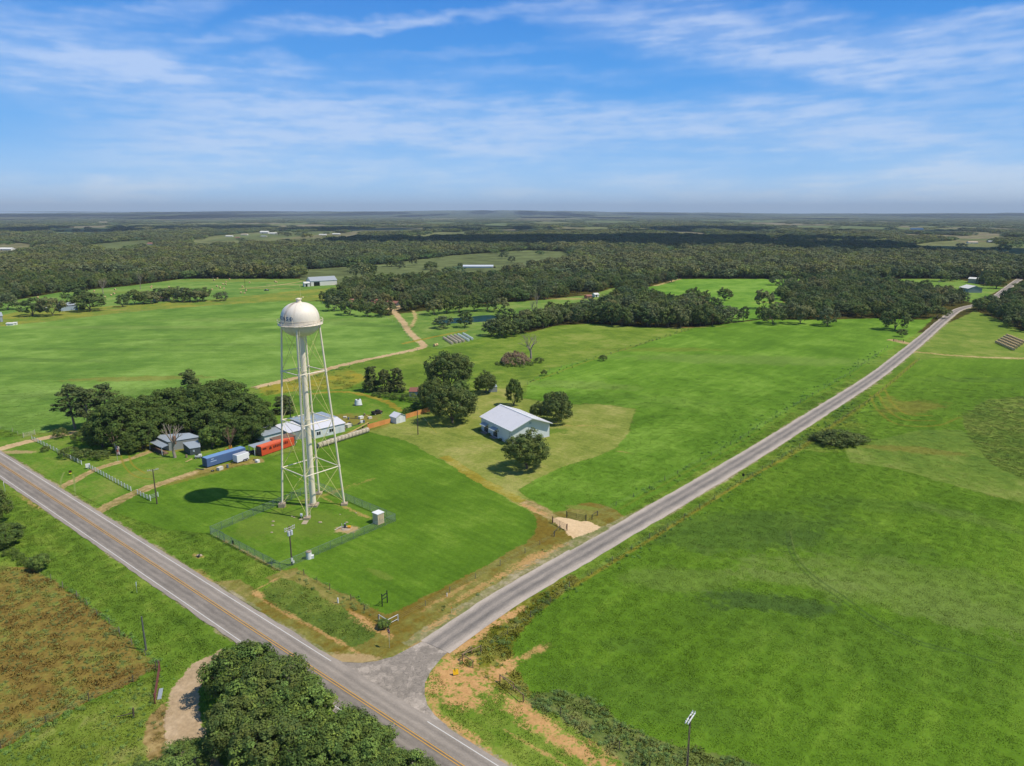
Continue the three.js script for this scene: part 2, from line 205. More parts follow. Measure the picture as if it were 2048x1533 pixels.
const KINDS = {                                                      // dark, middle and light of what grows there; how strongly broad, middle and fine patches show; grain
  pasture: ['#464e1a', '#636621', '#81762e', .7, .6, .5, .35], verge: ['#4f6a20', '#607a26', '#7b8b37', .5, .7, .5, .35],
  towerLawn: ['#48661a', '#577620', '#708a30', .5, .5, .4, .3], houseYard: ['#67752f', '#7d853c', '#959252', .5, .8, .6, .35],
  roadStrip: ['#6f5f25', '#777539', '#93834f', .5, .9, .7, .4], ditch: ['#516426', '#60702c', '#78803a', .4, .9, .8, .4],
  weedField: ['#6e5a2c', '#7d6c34', '#727c38', .5, .6, .9, .45], lowerPasture: ['#5c7024', '#6d7d2e', '#898a4c', .6, .9, .7, .4],
  gravelDrive: ['#8f7a5f', '#a89172', '#b9a284', .3, .6, .6, .3], bareBank: ['#595121', '#8a7448', '#a08a5c', .3, .6, 1.6, .5],
  entrance: ['#c2a57c', '#d0b48d', '#dac29e', .3, .4, .4, .2], rightField: ['#486318', '#58771f', '#6f8b2c', -.25, .35, .22, .28],
  rightRough: ['#4f6824', '#62762c', '#7b843e', .4, .7, .7, .35], rightOlive: ['#56702a', '#687e30', '#808a44', .6, .7, .5, .3], weedStrip: ['#4f6028', '#637036', '#7d7f4a', .4, .9, .9, .4],
  cornerRough: ['#505b19', '#6d6d22', '#80803f', .4, 1.1, 1, .45], middleField: ['#4e6f1d', '#5e8025', '#769537', .8, .45, .25, .22],
  olivePasture: ['#576f25', '#6a802c', '#828c40', .7, .8, .5, .3], flowerStrip: ['#64782a', '#7c8030', '#94862e', .4, 1, .6, .3],
  leftField: ['#57772e', '#6a8838', '#7f9a49', .9, .5, .25, .2], flowerBelt: ['#5f7a2c', '#748034', '#8c8a38', .5, 1, .6, .3], farPasture: ['#567730', '#69863a', '#80924a', .9, .7, .4, .25],
  pondGreen: ['#567430', '#6a8438', '#84904c', .6, .8, .5, .3], upperField: ['#567c25', '#688c2e', '#7f9c40', .8, .7, .4, .25], roadMeadow: ['#587a2c', '#6a8636', '#829046', .7, .7, .5, .3],
  farVerge: ['#5a7228', '#6c8030', '#868c44', .6, .8, .5, .3], yard: ['#4c6c20', '#5e7c27', '#7a843c', .5, .8, .5, .35], wood: ['#353714', '#45421a', '#594d21', .5, .7, .6, .35],
  gravel: ['#a08660', '#b69c74', '#c4ab84', .3, .5, .5, .3], track: ['#7c7640', '#a18a5e', '#b9a074', .3, .6, 1.1, .35], trackThin: ['#7c6c27', '#847a42', '#aa9464', .3, .6, 1.4, .4],
  gravelThin: ['#7b752e', '#a59460', '#bba67c', .3, .6, 1, .35], strawThin: ['#7e7226', '#8b8130', '#9c9650', .3, .7, .8, .3], dirt: ['#a87f50', '#c99e6a', '#dcbb8e', .3, .6, .9, .4], shoulder: ['#6d7340', '#868058', '#a09478', .3, .6, 1.3, .4],
};
const kindNames = Object.keys(KINDS), kindId = Object.fromEntries(kindNames.map((k, i) => [k, i]));
const kindColors = kindNames.map((k) => KINDS[k].slice(0, 3).map((h) => { const c = new THREE.Color(h); return [c.r, c.g, c.b]; }));
// bare soil, worn tracks, dark lush growth: middle, half sizes, turn of the long side, what, strength
const RD = -0.86, HW = 0.68;
const SPOTS = [
  [[-9.27, -95.34], 5.5, 3.2, RD, 'dirt', 1], [[-10.64, -97.44], 3, 1.8, RD, 'dirt', .9], [[-5.53, -93.66], 5.5, 2.6, RD, 'dirt', 1], [[-7.4, -90.68], 5, 2, HW, 'dirt', .85], [[-2.66, -95.58], 5, 1.4, RD, 'dirt', 1], [[-0.47, -97.06], 3, .9, RD, 'dirt', .9],
  [[-5.09, -107.45], 6.5, 1, RD, 'dirt', .95], [[-7.84, -103.13], 5.5, .9, RD, 'dirt', .9], [[-1.42, -110.82], 4.5, 1, RD, 'dirt', .95], [[0.44, -88.49], 3.4, 1.7, HW, 'dirt', .9], [[3.82, -84.97], 4.4, 1.7, HW, 'dirt', .9],
  [[6.07, -82.43], 3.2, 1.4, HW, 'dirt', .85], [[9.87, -79.12], 4, 2, HW, 'dirt', .95], [[12.16, -77.2], 4, 1.5, HW, 'dirt', .85], [[2.95, -100.95], 3, .7, RD, 'dirt', .7], [[4.96, -102.03], 2, .6, RD, 'dirt', .7], [[-12.21, -90.34], 5, .8, HW + .5, 'dirt', .8], [[-8.74, -84.57], 7, .8, HW, 'dirt', .85], [[-4.3, -79.84], 10, .5, HW, 'dirt', .7], [[4.08, -79.39], 7, .3, HW, 'dirt', .7],
  [[-25.32, -109.27], 4.5, 1, HW, 'dirt', .8], [[-27.95, -112.09], 3, .6, HW, 'dirt', .7], [[-27.84, -103.13], 3, .5, HW, 'dirt', .7], [[-35.31, -108.96], 9, .35, HW, 'dirt', .7], [[-42.09, -113.72], 6, .3, HW, 'dirt', .6], [[-47.92, -119.2], 1.6, .8, HW, 'dirt', .8], [[-47.59, -123.25], 3, .3, -1, 'dirt', .6],
  [[6.97, -135.17], 8, 1, RD, 'dirt', .6], [[2.69, -131.9], 8, 1.2, RD, 'dirt', .65], [[-6.17, -121.94], 9, .8, RD, 'dirt', .6], [[-11.72, -119.2], 8, .7, RD, 'dirt', .5], [[-12.69, -110.04], 5, .8, RD, 'dirt', .7], [[-16.85, -102.03], 5, .7, RD, 'dirt', .6], [[4.41, -159.49], 3.5, .8, HW, 'dirt', .8], [[6.74, -156.54], 3, .7, HW, 'dirt', .8],
  [[17.27, -159.49], 4, 1, .2, 'houseYard', .9], [[-24.49, -99.1], 6, 1.2, HW - .5, 'gravel', .8], [[-62.24, -126.74], 4, 1.2, HW, 'dirt', .45], [[-66.12, -134.73], 1.3, .7, HW, 'dirt', .8], [[-120.32, -162.85], 8, .8, HW, 'dirt', .5], [[-150.07, -200.54], 6, 1.4, 0, 'gravel', .7], [[-121.26, -224.31], 30, 4, -.2, 'trackThin', .35],
  [[-164.55, -297.41], 26, 4, -.1, 'trackThin', .5], [[12.61, -222.08], 7, 3, 0, 'towerLawn', .7], [[-20.65, -164.42], 5, 2, 0, 'towerLawn', .5], [[-47.93, -167.65], 12, 1, HW - 1.5, 'dirt', .35], [[-39.41, -158.29], 10, .6, .72, 'dirt', .55], [[-55.33, -135.17], 12, .5, HW, 'dirt', .5], [[-50.25, -149.84], 12, 7, 0, 'houseYard', .35], [[-37.83, -147.2], 2.2, 1.6, 0, 'gravel', .9],
  [[-103.94, -205.19], 9, 4, -.1, 'trackThin', .7], [[-82.47, -186.47], 14, 2, -.9, 'trackThin', .7], [[-56.63, -234.84], 10, 6, -.2, 'trackThin', .8], [[-26.33, -126.74], 3, 1, HW, 'houseYard', .5], [[34.12, -200.54], 3, .5, .4, 'dirt', .4], [[23.1, -227.72], 6, 1, 0, 'dirt', .35],
  [[54.07, -146.69], 22, 9, -.2, 'wet', 0.46], [[71.36, -139.77], 16, 6, .3, 'wet', 0.28], [[47.83, -116.57], 11, 3.4, .15, 'wet', .72], [[39.32, -119.2], 5, 1.6, 0, 'wet', 0.31], [[91.07, -161.3], 20, 4, .2, 'wet', 0.22], [[19.72, -103.41], 6, 2, 0, 'wet', 0.22], [[19.16, -90.9], 14, 5, .3, 'wet', 0.19], [[64.09, -102.03], 30, 10, .4, 'wet', 0.15], [[69.53, -121.01], 22, 7, .5, 'pale', .22], [[86.38, -117.44], 30, 10, .5, 'pale', .25], [[56.67, -124.78], 10, 3, .2, 'pale', .35], [[32.07, -124.78], 10, 4, 0, 'pale', .25], [[108.97, -152.57], 10, 3, .8, 'pale', .2],
  [[149.99, -251.11], 14, 6, -.5, 'trackThin', .55], [[146.36, -261.92], 8, 3, -.9, 'trackThin', .4], [[121.45, -202.84], 12, 3, .3, 'trackThin', .5], [[203.04, -295.51], 25, 4, 0, 'wet', 0.25], [[100.86, -215.13], 12, 5, -.6, 'ditch', .8], [[115.36, -228.88], 6, 3, 0, 'flowerStrip', .4], [[81.02, -364.43], 30, 5, 0, 'trackThin', .25], [[117.4, -338.31], 60, 10, .1, 'pale', .3], [[43.75, -261.92], 30, 8, .2, 'wet', 0.12], [[26.53, -286.38], 25, 6, .2, 'pale', .3],
  [[-237.75, -338.31], 40, 4, .1, 'wet', 0.31], [[-204.93, -364.43], 50, 4, .05, 'wet', 0.25], [[-198.33, -394.7], 30, 3, 0, 'wet', 0.28], [[-173.88, -269.62], 30, 6, -.2, 'wet', 0.28], [[-157.78, -378.99], 50, 4, 0, 'wet', 0.22], [[-187.49, -430.18], 60, 5, 0, 'wet', 0.22], [[-95.37, -450.32], 30, 6, .3, 'wet', 0.31], [[-161.02, -472.36], 70, 8, 0, 'pale', .3], [[-245.56, -440.03], 60, 6, 0, 'pale', .3], [[-332.1, -643.77], 50, 10, 0, 'houseYard', .6], [[-281.62, -757.17], 70, 12, 0, 'houseYard', .7], [[-175.35, -1111], 80, 30, 0, 'pale', .3], [[-29.18, -430.18], 12, 3, -.2, 'pale', .4], [[-49.01, -223.19], 8, 2, -.7, 'trackThin', .5], [[-21.74, -472.36], 20, 3, 0, 'dirt', .35],
  [[-199.82, -713.56], 40, 4, 0, 'gravel', .6], [[-233.93, -679.24], 24, 3, 0, 'dirt', .6], [[-199.6, -623.38], 10, 2, 0, 'dirt', .5], [[-194.45, -847.48], 16, 5, 0, 'gravel', .6], [[49.14, -593.25], 20, 6, 0, 'dirt', .5], [[69.35, -623.38], 10, 4, 0, 'dirt', .6], [[-29.77, -562.57], 14, 2.5, 0, 'dirt', .55], [[209.95, -569.12], 14, 3, 0, 'dirt', .5], [[116.12, -440.03], 20, 2, -.2, 'dirt', .3], [[-297.82, -523.33], 20, 3, 0, 'dirt', .4], [[-256.79, -575.81], 30, 3, 0, 'dirt', .3],
];
// wheel marks pressed into the crop: way, width, what, strength
const MARKS = [[[[62.93, -146.69], [59.77, -135.17], [59.95, -126.74], [62.53, -118.32], [64.88, -110.04], [68.13, -104.82], [72.35, -102.03], [77.56, -98.72]], .6, 'wet', .6], [[[62.05, -146.17], [58.79, -134.28], [58.92, -125.95], [61.38, -117.44], [63.86, -109.42], [67.31, -104.11], [71.52, -101.35]], .6, 'wet', .5], [[[63.07, -146.17], [60.19, -135.17], [60.45, -126.74], [63.1, -118.32]], .3, 'pale', .6], [[[-115.84, -167.65], [-122.1, -178.05], [-124.81, -183.71]], .5, 'pale', .5], [[[-111.6, -166.99], [-118.14, -177.32], [-121.13, -181.79]], .5, 'pale', .5], [[[-118.37, -200.54], [-109.94, -187.67], [-102.35, -179.9], [-96.65, -178.05]], .6, 'strawThin', .5], [[[-117.33, -202.84], [-108.89, -189.71], [-101.65, -182.55]], .6, 'strawThin', .5],
  [[[142.44, -269.62], [133.51, -244.36], [132.43, -228.88], [143.69, -227.72], [158.54, -237.94]], 1, 'strawThin', .6], [[[147.46, -273.63], [138.68, -249.05], [137.39, -234.84], [147.17, -233.63]], 1, 'strawThin', .5], [[[152.63, -277.76], [143.66, -253.2], [142.6, -241.11], [149.92, -239.83]], 1, 'strawThin', .5], [[[11.04, -121.38], [19.8, -130.84], [30.49, -142.17], [61.31, -175.88], [78.14, -193.05]], 1.2, 'strawThin', .7], [[[26.37, -158.89], [40.81, -175.17], [71.86, -210.05], [108.59, -254.62], [150.26, -303.23], [200.17, -364.43]], 1, 'strawThin', .5], [[[7.69, -290.88], [45.99, -347.04], [113.53, -436.04]], 1.2, 'strawThin', .7], [[[77.82, -192.21], [100.37, -217.76], [138.61, -261.92], [200.02, -338.31]], 2, 'strawThin', .5]];
const STAMP = { wet: [.052, .094, .022], pale: [.19, .235, .065] };

function strokeQuads(pts, w) { const out = []; for (let i = 1; i < pts.length; i++) { const [ax, az] = pts[i - 1], [bx, bz] = pts[i], L = Math.hypot(bx - ax, bz - az) || 1, nx = -(bz - az) / L * w / 2, nz = (bx - ax) / L * w / 2, ex = (bx - ax) / L * w * .3, ez = (bz - az) / L * w * .3; out.push([[ax + nx - ex, az + nz - ez], [bx + nx + ex, bz + nz + ez], [bx - nx + ex, bz - nz + ez], [ax - nx - ex, az - nz - ez]]); } return out; }
function curve(pts, n = 60) { const c = new THREE.CatmullRomCurve3(pts.map(([x, z]) => V(x, 0, z)), false, 'centripetal'); return c.getSpacedPoints(n).map((p) => [p.x, p.z]); }
const STREAK = { rightField: [.65, -.76], middleField: [.65, -.76], towerLawn: [.78, .63], leftField: [1, 0], houseYard: [.8, .6], upperField: [1, .1], weedField: [.98, .2], olivePasture: [.9, -.3], verge: [.78, .63], roadStrip: [.65, -.76], farPasture: [1, -.1] };   // the way each field was mown or sown
class Tile {
  constructor(x0, x1, z0, z1, w, h) { Object.assign(this, { x0, x1, z0, z1, w, h, ids: new Uint8Array(w * h).fill(kindId.wood), rgb: new Float32Array(w * h * 3) }); }
  px(x) { return (x - this.x0) / (this.x1 - this.x0) * this.w; }
  py(z) { return (this.z0 - z) / (this.z0 - this.z1) * this.h; }
  fill(poly, id) {
    const p = poly.map(([x, z]) => [this.px(x), this.py(z)]); let lo = 1e9, hi = -1e9; for (const q of p) { lo = Math.min(lo, q[1]); hi = Math.max(hi, q[1]); }
    for (let y = Math.max(0, Math.floor(lo)); y < Math.min(this.h, hi); y++) {
      const xs = []; for (let i = 0, j = p.length - 1; i < p.length; j = i++) { const a = p[i], b = p[j], yc = y + .5; if ((a[1] > yc) !== (b[1] > yc)) xs.push(a[0] + (yc - a[1]) / (b[1] - a[1]) * (b[0] - a[0])); }
      xs.sort((a, b) => a - b); for (let k = 0; k + 1 < xs.length; k += 2) for (let x = Math.max(0, Math.round(xs[k])); x < Math.min(this.w, Math.round(xs[k + 1])); x++) this.ids[y * this.w + x] = id;
    }
  }
  id(x, z) { const i = clamp(this.px(x) | 0, 0, this.w - 1), j = clamp(this.py(z) | 0, 0, this.h - 1); return this.ids[j * this.w + i]; }
  color(x, z) { const i = clamp(this.px(x) | 0, 0, this.w - 1), j = clamp(this.py(z) | 0, 0, this.h - 1), o = (j * this.w + i) * 3; return [this.rgb[o], this.rgb[o + 1], this.rgb[o + 2]]; }
  paint(rough) {
    const { w, h, rgb } = this, sx = (this.x1 - this.x0) / w, sz = (this.z0 - this.z1) / h;
    for (let j = 0; j < h; j++) for (let i = 0; i < w; i++) {
      const x = this.x0 + (i + .5) * sx, z = this.z0 - (j + .5) * sz;
      const jx = (noise(0, x, z, 22) - .5) * 2.4 + (noise(2, x, z, 5) - .5) * 1.0, jz = (noise(1, x + 9, z, 22) - .5) * 2.4 + (noise(2, x + 3, z + 5, 5) - .5) * 1.0;
      const id = this.id(x + jx * rough, z + jz * rough), k = KINDS[kindNames[id]], c = kindColors[id];
      const n1 = noise(0, x, z, 190) - .5, n2 = noise(1, x, z, 52) - .5, n3 = noise(2, x, z, 17) - .5, n4 = noise(2, x + 3.3, z + 1.7, 6.1) - .5, st = STREAK[kindNames[id]], n5 = st ? noise(2, (x * st[0] + z * st[1]) * .1, z * st[0] - x * st[1], 26) - .5 : 0;
      const t = clamp(.5 + n1 * k[3] * 1.5 + n2 * k[4] * 1.2 + n3 * k[5] * 1.1 + n5 * .55), q = t < .5 ? t * 2 : t * 2 - 1, a = t < .5 ? c[0] : c[1], b = t < .5 ? c[1] : c[2], f = 1 + n4 * k[6] * 1.6, o = (j * w + i) * 3;
      for (let m = 0; m < 3; m++) rgb[o + m] = lerp(a[m], b[m], q) * f;
    }
  }
  blend(x, z, reach, strengthAt, what) {
    const c = STAMP[what] ?? kindColors[kindId[what]][1], lo = STAMP[what] ?? kindColors[kindId[what]][0], sx = (this.x1 - this.x0) / this.w, sz = (this.z0 - this.z1) / this.h;
    for (let j = Math.max(0, this.py(z + reach) | 0); j < Math.min(this.h, this.py(z - reach)); j++) for (let i = Math.max(0, this.px(x - reach) | 0); i < Math.min(this.w, this.px(x + reach)); i++) {
      const X = this.x0 + (i + .5) * sx, Z = this.z0 - (j + .5) * sz, s = strengthAt(X, Z); if (s <= 0) continue;
      const o = (j * this.w + i) * 3, n = noise(2, X, Z, 9), f = .8 + .4 * noise(2, X, Z, 3.1); for (let m = 0; m < 3; m++) this.rgb[o + m] = lerp(this.rgb[o + m], lerp(lo[m], c[m], n) * f, s);
    }
  }
  spots() {
    for (const [[x, z], a, b, turn, what, s] of SPOTS) {
      const R = Math.max(a, b) * 1.7; if (x + R < this.x0 || x - R > this.x1 || z - R > this.z0 || z + R < this.z1) continue; const ct = Math.cos(turn), st = Math.sin(turn), fine = Math.min(b * 3, 8);
      this.blend(x, z, R, (X, Z) => { const dx = X - x, dz = Z - z, u = (dx * ct + dz * st) / a, v = (dz * ct - dx * st) / b, d = Math.sqrt(u * u + v * v) + (noise(0, X, Z, fine * 6) - .5) * 1.1 + (noise(2, X, Z, fine * 1.5) - .5) * .9; return s * smooth(1.25, .8, d) * (what === 'dirt' ? smooth(.42, .56, noise(2, X + 5, Z, 5) * .6 + noise(0, X, Z + 3, 13) * .45 + (d < .45 ? .12 : 0)) : 1); }, what);
    }
    for (const [pts, w, what, s] of MARKS) { const p = curve(pts, 400); for (const [x, z] of p) this.blend(x, z, w, (X, Z) => { const d = Math.hypot(X - x, Z - z) / (w / 2) + (noise(2, X, Z, 4) - .5) * .6; return s * .35 * smooth(1.15, .7, d); }, what); }
  }
  texture() {
    const d = new Uint8Array(this.w * this.h * 4), e = (v) => 255 * (v <= .0031308 ? v * 12.92 : 1.055 * v ** (1 / 2.4) - .055);
    for (let i = 0; i < this.w * this.h; i++) { for (let m = 0; m < 3; m++) d[i * 4 + m] = clamp(e(Math.max(0, this.rgb[i * 3 + m])), 0, 255); d[i * 4 + 3] = 255; }
    const t = new THREE.DataTexture(d, this.w, this.h); t.colorSpace = THREE.SRGBColorSpace; t.magFilter = THREE.LinearFilter; t.minFilter = THREE.LinearMipmapLinearFilter; t.needsUpdate = true; return t;
  }
  material() {
    const b = pixels(512, 512, (x, y) => { const v = 255 * clamp(.55 * NS[2][y * 512 + x] + .45 * NS[0][y * 512 + x]); return [v, v, v]; }, false); b.repeat.set((this.x1 - this.x0) / 6, (this.z0 - this.z1) / 6);
    return new THREE.MeshPhysicalMaterial({ map: this.texture(), bumpMap: b, bumpScale: .09, roughness: 1, specularIntensity: .08 });
  }
  uv(x, z) { return [(x - this.x0) / (this.x1 - this.x0), (this.z0 - z) / (this.z0 - this.z1)]; }
}
const SPLIT = -240;
const NEAR = new Tile(-200, 200, -58, SPLIT, 2048, 1024), MID = new Tile(-570, 570, SPLIT, -780, 2048, 1024);
const ORDER = ['lowerPasture', 'weedField', 'rightField', 'rightOlive', 'rightRough', 'farVerge', 'middleField', 'olivePasture', 'yard', 'leftField', 'flowerBelt', 'farPasture', 'flowerStrip', 'pondGreen', 'upperField', 'roadMeadow', 'towerLawn', 'houseYard', 'roadStrip', 'ditch', 'cornerRough', 'weedStrip', 'bareBank', 'gravelDrive', 'entrance'];
TRACKS.unshift([[[-400, -394.2], [200, 89.6]], 8.3, 'shoulder'], [[[-14.54, -103.41], [-8.34, -110.82], [1.07, -123.82], [18.34, -142.17], [32.9, -155.38], [66.5, -192.21], [105.2, -237.31], [155.75, -295.51], [207.41, -360.27], [230.74, -389.86], [285.75, -461.09], [324.81, -512.31], [344.84, -531.91], [361.26, -546.82], [409.23, -593.25], [482.71, -683.95], [589.96, -812.91]], 6.9, 'shoulder']);
for (const t of [NEAR, MID]) {
  if (t === NEAR) t.ids.fill(kindId.verge); else { t.ids.fill(kindId.wood); t.fill([[-240, -230], [240, -230], [300, -330], [330, -420], [-330, -420], [-300, -330]], kindId.verge); }
  for (const k of ORDER) t.fill(PLACES[k], kindId[k]);
  for (const [pts, w, k] of TRACKS) for (const q of strokeQuads(pts.length > 2 ? curve(pts) : pts, w)) t.fill(q, kindId[k]);
  t.paint(t === NEAR ? .55 : 1.1); t.spots();
}
const nearMat = NEAR.material(), midMat = MID.material();
function sheet(poly, y, tile) {
  const c = poly.map(([x, z]) => new THREE.Vector2(x, -z)); if (THREE.ShapeUtils.isClockWise(c)) c.reverse();
  const tri = THREE.ShapeUtils.triangulateShape(c, []), g = new THREE.BufferGeometry();
  g.setAttribute('position', new THREE.Float32BufferAttribute(c.flatMap((p) => [p.x, y, -p.y]), 3)); g.setAttribute('normal', new THREE.Float32BufferAttribute(c.flatMap(() => [0, 1, 0]), 3));
  g.setAttribute('uv', new THREE.Float32BufferAttribute(c.flatMap((p) => tile ? tile.uv(p.x, -p.y) : [p.x, -p.y]), 2)); g.setIndex(tri.flat()); return g;
}
function cut(poly, axis, at, keepMore) { const out = [], inn = (p) => keepMore ? p[axis] >= at : p[axis] <= at; poly.forEach((p, i) => { const q = poly[(i + 1) % poly.length]; if (inn(p)) out.push(p); if (inn(p) !== inn(q)) { const t = (at - p[axis]) / (q[axis] - p[axis]); out.push([lerp(p[0], q[0], t), lerp(p[1], q[1], t)]); } }); return out; }
const within = (poly, t) => cut(cut(cut(cut(poly, 0, t.x0, true), 0, t.x1, false), 1, t.z1, true), 1, t.z0, false);
let level = 0;
function field(name, label, poly) {                                  // a named stretch of ground; its colours come from the ground's own map
  level += .004; const a = within(poly, NEAR), b = within(poly, MID), g = [];
  if (a.length > 2) g.push([sheet(a, .01 + level, NEAR), nearMat]); if (b.length > 2) g.push([sheet(b, .01 + level, MID), midMat]);
  if (!g.length) return;
  if (g.length === 1) return struct(name, g[0][0], g[0][1], label);
  const m = struct(name, mergeGeometries(g.map((q) => q[0].toNonIndexed()), true), g.map((q) => q[1]), label); return m;
}
const square = (t) => [[t.x0, t.z0], [t.x1, t.z0], [t.x1, t.z1], [t.x0, t.z1]];
struct('ground', sheet(square(NEAR), 0, NEAR), nearMat, 'grassy ground along the two roads'); struct('ground', sheet(square(MID), 0, MID), midMat, 'grassy ground of the farms and woods farther off');
field('crop_field', 'bright green hay field beside the side road, across from the white metal building', PLACES.rightField);
field('crop_field', 'bright green field between the white metal building and the side road', PLACES.middleField);
field('crop_field', 'wide green hay field behind the farmyard trees', PLACES.leftField);
field('crop_field', 'green field with scattered oaks beyond the tree row', PLACES.upperField);
field('weed_field', 'brown and green weedy field below the highway', PLACES.weedField);
field('pasture', 'olive pasture around the dead tree', PLACES.olivePasture); field('pasture', 'far pasture dotted with hay bales', PLACES.farPasture); field('pasture', 'grassy slope around the pond', PLACES.pondGreen); field('pasture', 'weedy olive patch inside the hay field', PLACES.rightOlive);
field('lawn', 'green lawn around the water tower', PLACES.towerLawn); field('lawn', 'mown yellow green yard round the white metal building', PLACES.houseYard); field('lawn', 'farmyard grass round the sheds and trailers', PLACES.yard);
field('verge', 'dry mown verge between tower lawn and road', PLACES.roadStrip); field('ditch', 'ditch of tall dark grass beside the highway', PLACES.ditch);
field('gravel_drive', 'curved gravel drive under the roadside trees', PLACES.gravelDrive); field('gravel_drive', 'sandy gravel entrance between the two pipe gates', PLACES.entrance);

// the country all round, out to the horizon: flat near by, low ridges far off
function landHeight(x, z) {
  const d = Math.hypot(x, z); if (d < 4200) return 0; const k = smooth(4200, 9000, d), az = Math.atan2(x, -z) * 180 / Math.PI;
  const ridge = 58 * smooth(9000, 16000, d) * (.6 + .8 * noise(0, az * 1.3 + 40, d / 900, 40)) + 85 * smooth(12000, 21000, d) * Math.exp(-(((az + 4) / 17) ** 2)) + 26 * Math.exp(-(((az + 24) / 4) ** 2)) * smooth(9000, 14000, d);
  return k * (14 * (noise(1, x, z, 14000) - .5) + ridge);
}
{
  const A = 240, R = [0, 40, 120, 300, 700]; for (let r = 1000; r < 46000; r *= 1.085) R.push(r); const p = [], uv = [], idx = [];
  for (const r of R) for (let a = 0; a <= A; a++) { const t = a / A * Math.PI * 2, x = r * Math.sin(t), z = -r * Math.cos(t); p.push(x, landHeight(x, z) - .09, z); uv.push(x / 400, z / 400); }
  for (let i = 0; i + 1 < R.length; i++) for (let a = 0; a < A; a++) { const q = i * (A + 1) + a, s = q + A + 1; idx.push(q, q + 1, s, q + 1, s + 1, s); }
  const g = new THREE.BufferGeometry(); g.setAttribute('position', new THREE.Float32BufferAttribute(p, 3)); g.setAttribute('uv', new THREE.Float32BufferAttribute(uv, 2)); g.setIndex(idx); g.computeVertexNormals();
  const c = kindColors[kindId.wood], e = (v) => 255 * (1.055 * v ** (1 / 2.4) - .055), d = kindColors[kindId.verge];
  const t = pixels(512, 512, (x, y) => { const n = clamp(.1 + .9 * NS[0][y * 512 + x]), m = smooth(.55, .75, NS[1][y * 512 + x]) * .6; return [0, 1, 2].map((k) => e(lerp(lerp(c[0][k], c[2][k], n), d[1][k], m))); });
  struct('ground', g, new THREE.MeshPhysicalMaterial({ map: t, color: '#ffffff', roughness: 1, specularIntensity: .08 }), 'dark wooded country reaching to the horizon');
}

// ---------------------------------------------------------------- roads: chip seal with worn wheel paths, painted lines
function offsetLine(pts, off) { return pts.map((p, i) => { const a = pts[Math.max(0, i - 1)], b = pts[Math.min(pts.length - 1, i + 1)], L = Math.hypot(b[0] - a[0], b[1] - a[1]) || 1; return [p[0] - (b[1] - a[1]) / L * off, p[1] + (b[0] - a[0]) / L * off]; }); }
function strip(left, right, y, vScale = 1 / 30, lift = 0) {
  const p = [], uv = [], idx = [], n = left.length; let s = 0;
  for (let i = 0; i < n; i++) {
    if (i) s += Math.hypot((left[i][0] + right[i][0] - left[i - 1][0] - right[i - 1][0]) / 2, (left[i][1] + right[i][1] - left[i - 1][1] - right[i - 1][1]) / 2);
    for (let k = 0; k <= 4; k++) { const t = k / 4; p.push(lerp(left[i][0], right[i][0], t), y + lift * Math.sin(t * Math.PI), lerp(left[i][1], right[i][1], t)); uv.push(t, s * vScale); }
    if (i) for (let k = 0; k < 4; k++) { const a = (i - 1) * 5 + k, b = i * 5 + k; idx.push(a, a + 1, b, b, a + 1, b + 1); }
  }
  const g = new THREE.BufferGeometry(); g.setAttribute('position', new THREE.Float32BufferAttribute(p, 3)); g.setAttribute('uv', new THREE.Float32BufferAttribute(uv, 2)); g.setIndex(idx); g.computeVertexNormals();
  if (g.attributes.normal.getY(0) < 0) { const q = g.index.array; for (let i = 0; i < q.length; i += 3) { const t = q[i]; q[i] = q[i + 1]; q[i + 1] = t; } g.computeVertexNormals(); }
  return g;
}
// crumbled edges
function ragged(pts, k) { return pts.map(([x, z]) => [x + (noise(0, x + k * 31, z, 24) - .5) * .55, z + (noise(1, x, z + k * 17, 24) - .5) * .55]); }
const hex = (h) => { const c = new THREE.Color(h).convertLinearToSRGB(); return [c.r * 255, c.g * 255, c.b * 255]; };
// across the road u 0..1, along it v; profile gives the tone of the worn paths
function roadTexture(profile, patch, seed) {
  const W = 256, H = 1024; return pixels(W, H, (x, y) => {
    const u = (x + .5) / W, n = noise(0, x * .3 + seed, y, 1024), m = noise(2, x * 1.5, y * .35 + seed, 512), g = noise(2, x * 4 + seed, y * 2, 256), f = noise(1, x * 2, y * .4, 512);
    let i = 1; while (profile[i][0] < u + (f - .5) * .04 && i < profile.length - 1) i++; const a = profile[i - 1], b = profile[i], t = clamp((u - a[0]) / (b[0] - a[0])); let k = lerp(a[1], b[1], t);
    k += (m - .5) * .5 * (b[2] ?? .6) + (n - .5) * .3 + (g - .5) * .35; return patch.map(([d, l]) => clamp(lerp(d, l, clamp(k)), 0, 255));
  });
}
const tone = (dark, light) => { const a = hex(dark), b = hex(light); return a.map((v, i) => [v, b[i]]); };
